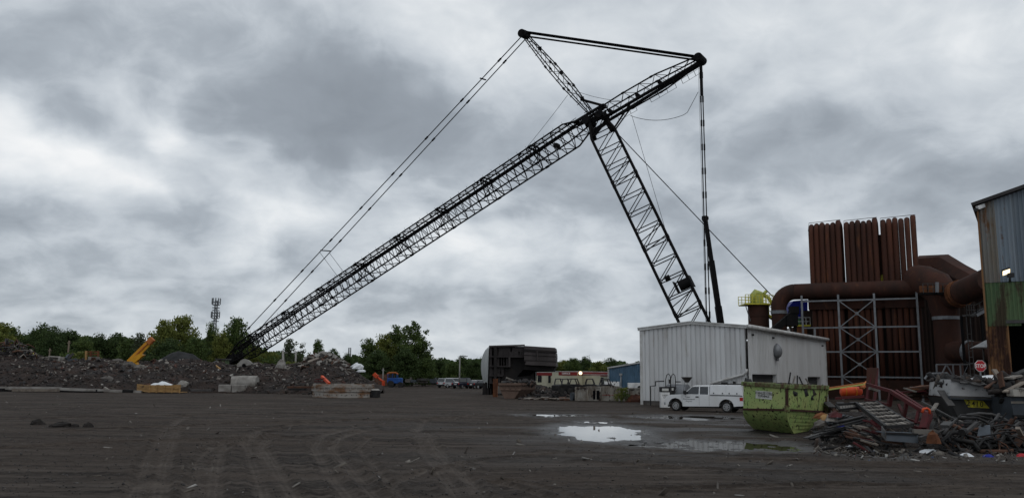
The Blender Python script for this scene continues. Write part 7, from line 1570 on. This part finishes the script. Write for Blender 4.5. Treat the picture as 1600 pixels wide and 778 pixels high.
bar_px((1427, 674), 29.6, (1463, 674.5), 29.6, .16, 'pale_scrap', 'scrap_bar', 'pale flat bar lying level right of the grey trough', 'scrap bar')
bar_px((1437, 685), 29, (1452, 680), 29.4, .12, 'grey_steel', 'scrap_bar', 'short grey bar leaning right of the grey trough', 'scrap bar')
simple('rusty_lump', 'small rusty brown block right of the grey trough', 'scrap lump', lump(MB(), at(1459, 690, 28.7), .22, .2, .42, 61, 8, 5), 'rust_orange')
# orange tank and poles behind the red frame
og = thing('orange_tank', 'bright orange cylinder lying behind the red frame', 'tank', gx(1332, 43)); MB().tube([at(1313.5, 612, 43), at(1315, 612, 43), at(1344, 611, 43), at(1346, 611, 43)], [.15, .24, .24, .16], 16).build('drum', M['orange_red'], og, True, True)
for px in (1320, 1336): MB().tube([at(px - .8, 612, 43), at(px + .8, 612, 43)], .262, 16).build('hoop', M['orange_paint'], og, False, True)
bars('leg', [(((1317, 618), 43), ((1317, 622), 43), .1), (((1342, 617), 43), ((1342, 622), 43), .1)], 'red_steel', og)
bar_px((1288, 607.5), 42, (1350, 598.5), 42.5, .10, 'orange_post', 'orange_pole', 'upper orange pole behind the dumpster', 'pole'); bar_px((1288, 609.5), 41.8, (1354, 599.5), 42.2, .06, 'yellow_green', 'yellow_pole', 'thin yellow pole under the orange pole', 'pole'); bar_px((1346, 606), 42, (1357, 596), 42.4, .24, 'orange_post', 'yellow_plate', 'yellow plate at the end of the orange pole', 'plate', .1); bar_px((1305, 622), 41.5, (1350, 619), 41.5, .12, 'red_steel', 'red_rail', 'dark red rail below the orange cylinder', 'rail')
for i in range(9): bar_px((1291 + i * 7, 628 + (i % 3) * 5), 40, (1300 + i * 7, 636 + (i % 2) * 6), 39.4, .35, ('grey_steel', 'brown_scrap', 'pale_scrap')[i % 3], 'scrap_plate', 'grey or brown plate behind the left end of the rack', 'scrap plate', .06, 'plates behind the rack')
for i, (px, py, mt_, lab) in enumerate(((1283, 652, 'rust_orange', 'orange brown bag beside the green dumpster'), (1290, 655, 'timber', 'yellowish bag right of the orange brown bag'), (1283, 663, 'pale_scrap', 'pale greenish bag at the foot of the dumpster'), (1299, 656, 'pale_scrap', 'pale flattened bag above the dark slats'), (1304, 650, 'red_steel', 'dark red bundle behind the pale flattened bag'), (1313, 672, 'blue_paint', 'small deep blue rag among the dark slats'))): simple('rag_bag', lab, 'bag', lump(MB(), at(px, py, 33.2 - i * .1), .3, .25, .24, 110 + i, 8, 4), mt_)
# rusty strips heap left of the white box
g = random.Random(77)
for i in range(30):
    px, py = g.uniform(1405, 1445), g.uniform(604, 622); L = g.uniform(18, 48); bar_px((px, py), 41 + g.uniform(-.8, .8), (px + L, py - L * g.uniform(-.05, .28)), 41 + g.uniform(-.8, 1.2), g.choice((.12, .2, .28)), g.choice(('brown_scrap', 'brown_scrap', 'red_steel', 'timber_grey', 'rust_orange')), 'rusty_strip', 'long rusty strip in the pile left of the 2410 skip', 'scrap strip', .06, 'rusty strips left of the skip')
bars_ = (((1412, 606), 40, (1432, 612), 39.6, 'pale bar at the left of the rusty strip pile'), ((1456, 642), 33, (1464, 630), 33.4, 'short pale bar leaning beside the orange strap'), ((1440, 627), 37, (1498, 658), 34, 'thin long rod slanting down in front of the skip'), ((1470, 610), 38.5, (1487, 634), 37.5, 'grey plate edge left of the skip'))
for i, (a, Ya, b_, Yb_, lab) in enumerate(bars_): bar_px(a, Ya, b_, Yb_, (.14, .14, .05, .3)[i], 'pale_scrap' if i < 2 else 'grey_steel', 'scrap_bar', lab, 'scrap bar', .06)
# black tangle in front of the skip
simple('bent_hoop', 'long curved pipe arching over the black tangle below the 2410 skip', 'bent pipe', MB().tube([at(1474, 679, 30), at(1482, 667, 30.3), at(1495, 655, 31), at(1512, 648, 32), at(1530, 645.5, 32.6), at(1550, 647, 32.6), at(1566, 652, 32.4), at(1580, 661, 31.8)], .055, 8), 'grey_steel', smooth=True)
g = random.Random(99)
for i in range(70):
    px, py = g.uniform(1478, 1604), g.uniform(672, 706); Y = 29.2 + (704 - py) * .05 + g.uniform(-.5, .5); r_ = g.uniform(.3, 1.1); a0 = g.uniform(0, 6.28); c = at(px, py, Y); c.z = max(c.z, .1); tl = g.uniform(-.6, .6)
    pts_ = [c + Vector((r_ * math.cos(a0 + s_ * g.uniform(.3, .6)), .4 * r_ * math.sin(a0 + s_ * .5 + tl), r_ * .6 * math.sin(a0 + s_ * .45))) for s_ in range(5)]
    for v in pts_: v.z = max(v.z, .06)
    tag(MB().tube(pts_, g.choice((.025, .035, .05, .08)), 6).build('bent_pipe', M[g.choice(('black_scrap', 'black_scrap', 'black_scrap', 'black_scrap', 'black_scrap', 'grey_steel', 'brown_scrap'))], None, True), 'bent dark pipe or hose in the black tangle below the skip', 'bent pipe', 'black tangle of pipes below the skip')
for i in range(46):
    px, py = g.uniform(1484, 1602), g.uniform(660, 700); L = g.uniform(14, 44); an = g.uniform(-1.2, 1.2); Y = 29 + (704 - py) * .05; bar_px((px, py), Y, (px + L * math.cos(an), py + L * .7 * math.sin(an)), Y + g.uniform(-.4, .4), g.choice((.05, .08, .14, .3)), g.choice(('black_scrap', 'black_scrap', 'grey_steel', 'brown_scrap')), 'scrap_bar', 'dark bar or strip in the black tangle below the skip', 'scrap bar', .06, 'dark bars in the black tangle')
for i, (a, b_, w_, mt_, lab) in enumerate((((1506, 677), (1527, 660), .12, 'grey_steel', 'pale pipe slanting up out of the black tangle'), ((1590, 668), (1601, 690), .14, 'timber_grey', 'brown plank end at the right edge below the container'), ((1559, 695), (1575, 674), .07, 'grey_steel', 'thin grey rod standing in the tangle near the container'), ((1574, 708), (1579, 690), .06, 'grey_steel', 'thin rod at the lower right of the tangle'), ((1476, 666), (1482, 660), .3, 'grey_steel', 'small bright plate at the left of the tangle'))): bar_px(a, 29.2, b_, 29.8, w_, mt_, 'scrap_bar', lab, 'scrap bar', .1)
mb = MB(); mb.tube([at(1502.5, 675.5, 29), at(1506, 673, 29.3)], .12, 12); simple('pipe_end', 'open round pipe end in the middle of the tangle', 'pipe', mb, 'black_scrap')
simple('slate_plate', 'slate coloured panel standing in the middle of the tangle', 'plate', MB().loft([[at(1526, 685, 29.4), at(1548, 683, 29.4), at(1547, 663, 29.9), at(1530, 665, 29.9)], [at(1526, 685, 29.5), at(1548, 683, 29.5), at(1547, 663, 30), at(1530, 665, 30)]]), 'slate_steel')
# white and coloured litter one can pick out
for i, (px, py, s_, mt_, lab) in enumerate(((1452, 707, .30, 'plastic_sheet', 'white lump of litter at the foot of the tangle'), (1467, 708, .22, 'pale_scrap', 'pale scrap beside the white lump at the foot of the tangle'), (1511, 713, .24, 'plastic_sheet', 'white scrap of plastic at the lower right edge of the heap'), (1545, 714, .2, 'blue_paint', 'small blue wrapper at the foot of the heap'), (1598, 714, .25, 'sign_red', 'pink red scrap at the right edge of the yard'), (1327, 697, .12, 'plastic_sheet', 'small white pebble of litter before the rusty strips'), (1385, 694, .36, 'pale_scrap', 'flat pale scrap below the grey trough'), (1311, 689, .4, 'pale_scrap', 'flat pale stick of litter near the brown puddle'))):
    c = G(px, py); simple('litter_piece', lab, 'litter', lump(MB(), c + Vector((0, 0, max(0, ground_z(c.x, c.y)))), s_, s_ * .6, s_ * .5, 140 + i, 7, 4), mt_)
# ================================================================== trees
def crown_mesh(name, mt_, seed, W_, H_, z0, nclump, leaves, leaf, taper=.0, spread=.7, gaps=.0):
    """leaf sized faces gathered in clumps round the limb ends"""
    g = np.random.default_rng(seed); C = []
    while len(C) < nclump:
        u = g.uniform(-1, 1, 3); r = np.linalg.norm(u)
        if r > 1 or r < .35: continue
        zz = (u[2] + 1) / 2; k = (1 - taper * zz) * (.72 + .28 * math.sin(6 * math.atan2(u[1], u[0]) + seed))
        C.append((u[0] * W_ * k, u[1] * W_ * k, z0 + (H_ - z0) * zz, .55 + .6 * g.random()))
    C = np.array(C); n = nclump * leaves; cen = np.repeat(C, leaves, 0)
    off = np.clip(g.normal(size=(n, 3)), -1.7, 1.7) * spread * cen[:, 3:4] * np.array([1, 1, .72]); P = cen[:, :3] + off
    d1 = g.normal(size=(n, 3)); d1 /= np.linalg.norm(d1, axis=1)[:, None]; d2 = np.cross(d1, g.normal(size=(n, 3))); d2 /= np.linalg.norm(d2, axis=1)[:, None] + 1e-9
    s = leaf * g.uniform(.6, 1.3, (n, 1)); V = np.stack([P - d1 * s, P + d2 * s * .6, P + d1 * s, P - d2 * s * .6], 1).reshape(-1, 3).astype(np.float32)
    me = bpy.data.meshes.new(name); me.vertices.add(len(V)); me.vertices.foreach_set('co', V.ravel()); me.loops.add(4 * n); me.loops.foreach_set('vertex_index', np.arange(4 * n, dtype=np.int32)); me.polygons.add(n)
    me.polygons.foreach_set('loop_start', np.arange(0, 4 * n, 4, dtype=np.int32)); me.update(calc_edges=True); me.materials.append(M[mt_]); return me, C
def trunk_mesh(C, z0, H_, r, seed):
    g = random.Random(seed); mb = MB(); mb.tube([(0, 0, -.3), (.05, 0, z0 * .6), (-.1, .05, z0 + (H_ - z0) * .35), (.05, 0, H_ * .82)], [r, r * .8, r * .5, r * .12], 8)
    for c in C[::max(1, len(C) // 14)]:
        zb = max(z0 * .7, min(c[2] - 1.2, H_ * .6)); mb.tube([(0, 0, zb), (c[0] * .5, c[1] * .5, (zb + c[2]) / 2 + .2), (c[0] * .92, c[1] * .92, c[2])], [r * .38, r * .22, r * .08], 5)
    return mb.data('trunk', M['bark'], True)
KIND = {}
def kind(key, mt_, seed, W_, H_, z0, nclump, leaves, leaf, taper, spread, r):
    me, C = crown_mesh('crown', mt_, seed, W_, H_, z0, nclump, leaves, leaf, taper, spread); KIND[key] = (me, trunk_mesh(C, z0, H_, r, seed), H_, W_)
# reference size 12 m tall
kind('dark1', 'leaf_dark', 1, 4.2, 11.4, .6, 130, 70, .22, .22, .66, .22)
kind('dark2', 'leaf_dark', 2, 4.8, 11.4, .4, 150, 66, .22, .12, .7, .22)
kind('dark3', 'leaf_dark', 3, 3.3, 11.4, .6, 110, 66, .22, .35, .6, .2)
kind('mid1', 'leaf_mid', 4, 4.4, 11.4, .6, 140, 66, .22, .18, .66, .22)
kind('mid2', 'leaf_mid', 5, 3.6, 11.4, .8, 115, 66, .22, .25, .6, .2)
kind('yel1', 'leaf_yellow', 6, 4.6, 11.4, .6, 140, 62, .23, .15, .64, .24)
kind('yel2', 'leaf_yellow', 7, 3.4, 11.4, .8, 110, 64, .22, .25, .58, .2)
kind('open1', 'leaf_mid', 8, 4.2, 11.5, 1.6, 90, 60, .23, .05, .52, .18)
kind('pale1', 'leaf_grey', 9, 3.4, 12, 3.2, 34, 46, .24, .35, .6, .16)
kind('pale2', 'leaf_grey', 10, 2.6, 12, 3.0, 30, 50, .24, .3, .5, .15)
kind('round1', 'leaf_mid', 12, 4.9, 12, 4.2, 60, 66, .27, .05, .62, .2)
NAMES = {'dark': 'dark green tree', 'mid': 'mid green tree', 'yel': 'yellowish green tree', 'open': 'loose open tree', 'pale': 'thin pale grey green tree', 'round': 'round topped tree'}
def tree(px, ytop, Y, key, wpx, lab, group=None):
    c = gx(px, Y); H_ = at(px, ytop, Y).z; cm, tm, h0, w0 = KIND[key]; k = H_ / h0; kx = (wpx / 2 * Y / FPX) / (w0 + .5)
    t = thing('tree', lab, 'tree', c, random.uniform(0, 6.28), group); D = Matrix.Diagonal((kx, kx, k, 1))
    cr_ = bpy.data.objects.new('crown', cm); cr_.matrix_basis = D; _link(cr_, t); tk = bpy.data.objects.new('trunk', tm); tk.matrix_basis = Matrix.Diagonal((k, k, k, 1)); _link(tk, t)
G1, G2, G3 = 'trees behind the mound', 'trees across the yard', 'trees behind the trailers'
T = [(-12, 498, 168, 'yel1', 90, 'yellowish tree cut by the left edge of the photograph', G1), (12, 512, 176, 'mid1', 66, 'mid green tree second from the left edge', G1), (32, 522, 172, 'dark3', 46, 'small dark tree between the two left clumps', G1),
     (62, 507, 176, 'dark1', 70, 'dark pointed tree left of the two dark crowns', G1), (80, 512, 166, 'dark2', 64, 'broad dark tree behind the pale trough', G1), (104, 510, 172, 'dark3', 62, 'dark tree with the thin pole before it', G1), (127, 524, 166, 'mid2', 44, 'low mid green tree left of the hopper', G1),
     (150, 522, 178, 'dark1', 60, 'dark tree behind the hopper frame', G1), (180, 522, 182, 'dark2', 70, 'broad low dark tree left of the orange arm', G1), (200, 530, 166, 'mid1', 58, 'low mid green tree behind the orange arm', G1), (215, 518, 160, 'pale1', 46, 'thin pale tree right above the orange arm tip', G1),
     (252, 493, 168, 'yel2', 58, 'tall yellow green tree left half of the large poplar clump', G1), (280, 490, 172, 'yel1', 70, 'tallest broad yellow green tree right of the orange arm', G1), (262, 530, 160, 'dark2', 86, 'dark low tree under the tall yellow green pair', G1), (300, 528, 162, 'mid1', 60, 'mid green tree before the tall yellow green pair', G1),
     (327, 503, 176, 'mid2', 30, 'narrow green tree just below the telecom mast', G1), (343, 515, 166, 'yel2', 42, 'yellow green tree right of the mast', G1), (366, 498, 170, 'mid1', 64, 'large pointed green tree left of the pendant ropes', G1), (346, 528, 172, 'dark1', 66, 'dark tree behind the green cabin', G1),
     (388, 524, 174, 'mid2', 44, 'green tree behind the foot of the jib', G1), (396, 540, 170, 'yel1', 46, 'low yellow green tree under the jib', G1), (424, 546, 172, 'yel2', 48, 'bushy yellow green tree right of the jib', G1), (450, 527, 158, 'pale1', 42, 'thin pale tree with bare trunk behind the leaning pole', G1), (468, 534, 160, 'pale2', 30, 'second thin pale tree right of the leaning pole', G1),
     (443, 556, 165, 'mid1', 50, 'low green tree below the thin pale trees', G1), (495, 531, 172, 'round1', 30, 'small round topped tree above the heap peak', G1), (520, 546, 186, 'dark2', 40, 'low dark tree right of the round topped one', G1), (541, 552, 186, 'dark1', 34, 'low dark tree near the far small mast', G1), (560, 560, 180, 'dark3', 34, 'small dark tree at the left foot of the big clump', G2),
     (578, 528, 176, 'mid2', 54, 'green tree at the left of the big clump', G2), (600, 517, 172, 'yel2', 46, 'yellowish tree in the big clump', G2), (618, 508, 176, 'mid2', 44, 'open green tree left of the tallest', G2), (644, 500, 170, 'open1', 62, 'tallest open tree of the big clump', G2), (660, 524, 172, 'open1', 40, 'loose tree right of the tallest one', G2),
     (590, 548, 166, 'dark2', 66, 'dark tree low in front of the big clump', G2), (632, 545, 164, 'dark1', 60, 'dark tree under the tallest open tree', G2), (665, 560, 168, 'mid1', 44, 'low mid green tree right of the big clump', G2),
     (688, 560, 186, 'dark2', 46, 'low dark tree above the silver car', G2), (708, 566, 178, 'mid1', 44, 'low green tree left of the lamp pole', G2), (722, 556, 190, 'dark1', 40, 'dark tree right behind the lamp pole', G2), (742, 562, 186, 'dark2', 46, 'dark tree left of the hull section', G2), (760, 556, 192, 'dark2', 50, 'dark tree hidden behind the pale hull side', G2),
     (880, 560, 190, 'yel2', 40, 'yellowish tree right of the hull section', G3), (897, 560, 184, 'mid1', 44, 'green tree above the white lettering trailer', G3), (915, 557, 194, 'dark1', 36, 'dark tree above the glowing lamp', G3), (934, 563, 186, 'yel1', 44, 'low yellow green tree above the right trailer', G3), (955, 560, 194, 'dark2', 44, 'dark tree above the left of the blue shed', G3), (975, 565, 186, 'dark3', 40, 'dark tree above the roof of the blue shed', G3), (996, 567, 192, 'dark1', 40, 'dark tree beside the pale building eave', G3), (858, 570, 190, 'dark2', 50, 'dark tree behind the overhang of the hull', G3)]
for a in T: tree(*a)
# the wood behind, one dark mass
V = []; g = np.random.default_rng(77)
pxs = g.uniform(-420, 1120, 26000); ytop = np.interp(pxs, [-420, 0, 60, 140, 230, 330, 420, 480, 540, 600, 700, 800, 1120], [520, 522, 524, 532, 536, 530, 545, 560, 566, 556, 568, 566, 572]) + (vnoise(pxs * .07, pxs * 0 + .5, 5) - .5) * 14
Yw = g.uniform(196, 212, len(pxs)); P0 = []
rz_ = np.array([[CAM_H + 0.0]])
xw = (pxs - 800) / FPX * Yw; hor = HORIZON + (pxs - 800) * ROLL; zt = CAM_H + (hor - ytop) / FPX * Yw * 1.02; zw = zt * (g.random(len(pxs)) ** .6)
P = np.stack([xw, Yw, zw], -1); n = len(P); d1 = g.normal(size=(n, 3)); d1 /= np.linalg.norm(d1, axis=1)[:, None]; d2 = np.cross(d1, g.normal(size=(n, 3))); d2 /= np.linalg.norm(d2, axis=1)[:, None]; s = g.uniform(.5, 1.0, (n, 1))
Vv = np.stack([P - d1 * s, P + d2 * s * .7, P + d1 * s, P - d2 * s * .7], 1).reshape(-1, 3).astype(np.float32)
me = bpy.data.meshes.new('woodland'); me.vertices.add(len(Vv)); me.vertices.foreach_set('co', Vv.ravel()); me.loops.add(4 * n); me.loops.foreach_set('vertex_index', np.arange(4 * n, dtype=np.int32)); me.polygons.add(n); me.polygons.foreach_set('loop_start', np.arange(0, 4 * n, 4, dtype=np.int32)); me.update(calc_edges=True); me.materials.append(M['leaf_dark'])
tag(_link(bpy.data.objects.new('woodland', me)), 'dark wood behind the single trees', None, None, 'stuff')
# weeds along the mound's back, bins and heap
def weed_mesh(seed, mt_):
    g = random.Random(seed); mb = MB()
    for k in range(70):
        a = g.uniform(0, 6.28); r = g.uniform(0, .4); h = g.uniform(.2, 1); p = Vector((r * math.cos(a), r * math.sin(a), h)); d_ = Vector((g.uniform(-1, 1), g.uniform(-1, 1), g.uniform(-.3, 1))).normalized() * .13; e = d_.cross(Vector((g.random(), g.random(), g.random()))).normalized() * .05; mb.add([p - d_, p + e, p + d_, p - e], [(0, 1, 2, 3)])
    for k in range(8): a = g.uniform(0, 6.28); mb.tube([(0, 0, 0), (.3 * math.cos(a), .3 * math.sin(a), .9)], .012, 4)
    return mb.data('weed', M[mt_])
WD = [weed_mesh(1, 'leaf_yellow'), weed_mesh(2, 'leaf_mid')]
for i, (px, Y, s_, lab) in enumerate(((971, 80.6, 1.4, 'tallest clump of weeds in front of the narrow bin'), (977, 80.4, 1.1, 'second clump of weeds before the narrow bin'), (964, 80.4, .8, 'low weeds at the left of the narrow bin'), (983, 80.5, .7, 'low weeds at the right of the narrow bin'))):
    c = gx(px, Y); inst('weed', WD[i % 2], Matrix.Translation(c) @ Matrix.Rotation(i * 1.3, 4, 'Z') @ Matrix.Diagonal((s_ * 1.3, s_ * .8, s_, 1)), None, False, label=lab, cat='weed', group='weeds in front of the bins')
g = random.Random(8)
for i in range(30):
    px = g.uniform(412, 480) if i < 16 else g.uniform(100, 150); Y = g.uniform(117, 124); c = gx(px, Y); s_ = g.uniform(1.0, 2.0); inst('weed', WD[i % 2], Matrix.Translation((c.x, Y, max(0, mz(c.x, Y)) - .1)) @ Matrix.Rotation(g.uniform(0, 6), 4, 'Z') @ Matrix.Diagonal((s_ * 1.6, s_ * 1.6, s_, 1)), None, False, label='leafy weed growing along the back of the mound', cat='weed', group='weeds along the back of the mound')
# lettering becomes plain mesh
dg = bpy.context.evaluated_depsgraph_get()
for o in TEXTS:
    me = bpy.data.meshes.new_from_object(o.evaluated_get(dg)); n_ = o.name
    c = bpy.data.objects.new('lettering', me); c.matrix_basis = o.matrix_basis.copy(); COL.objects.link(c); c.parent = o.parent; c.matrix_parent_inverse = o.matrix_parent_inverse.copy(); bpy.data.objects.remove(o)
for me in bpy.data.meshes:
    if me.name.startswith('lettering') and not me.materials: me.materials.append(M['ink_black'])
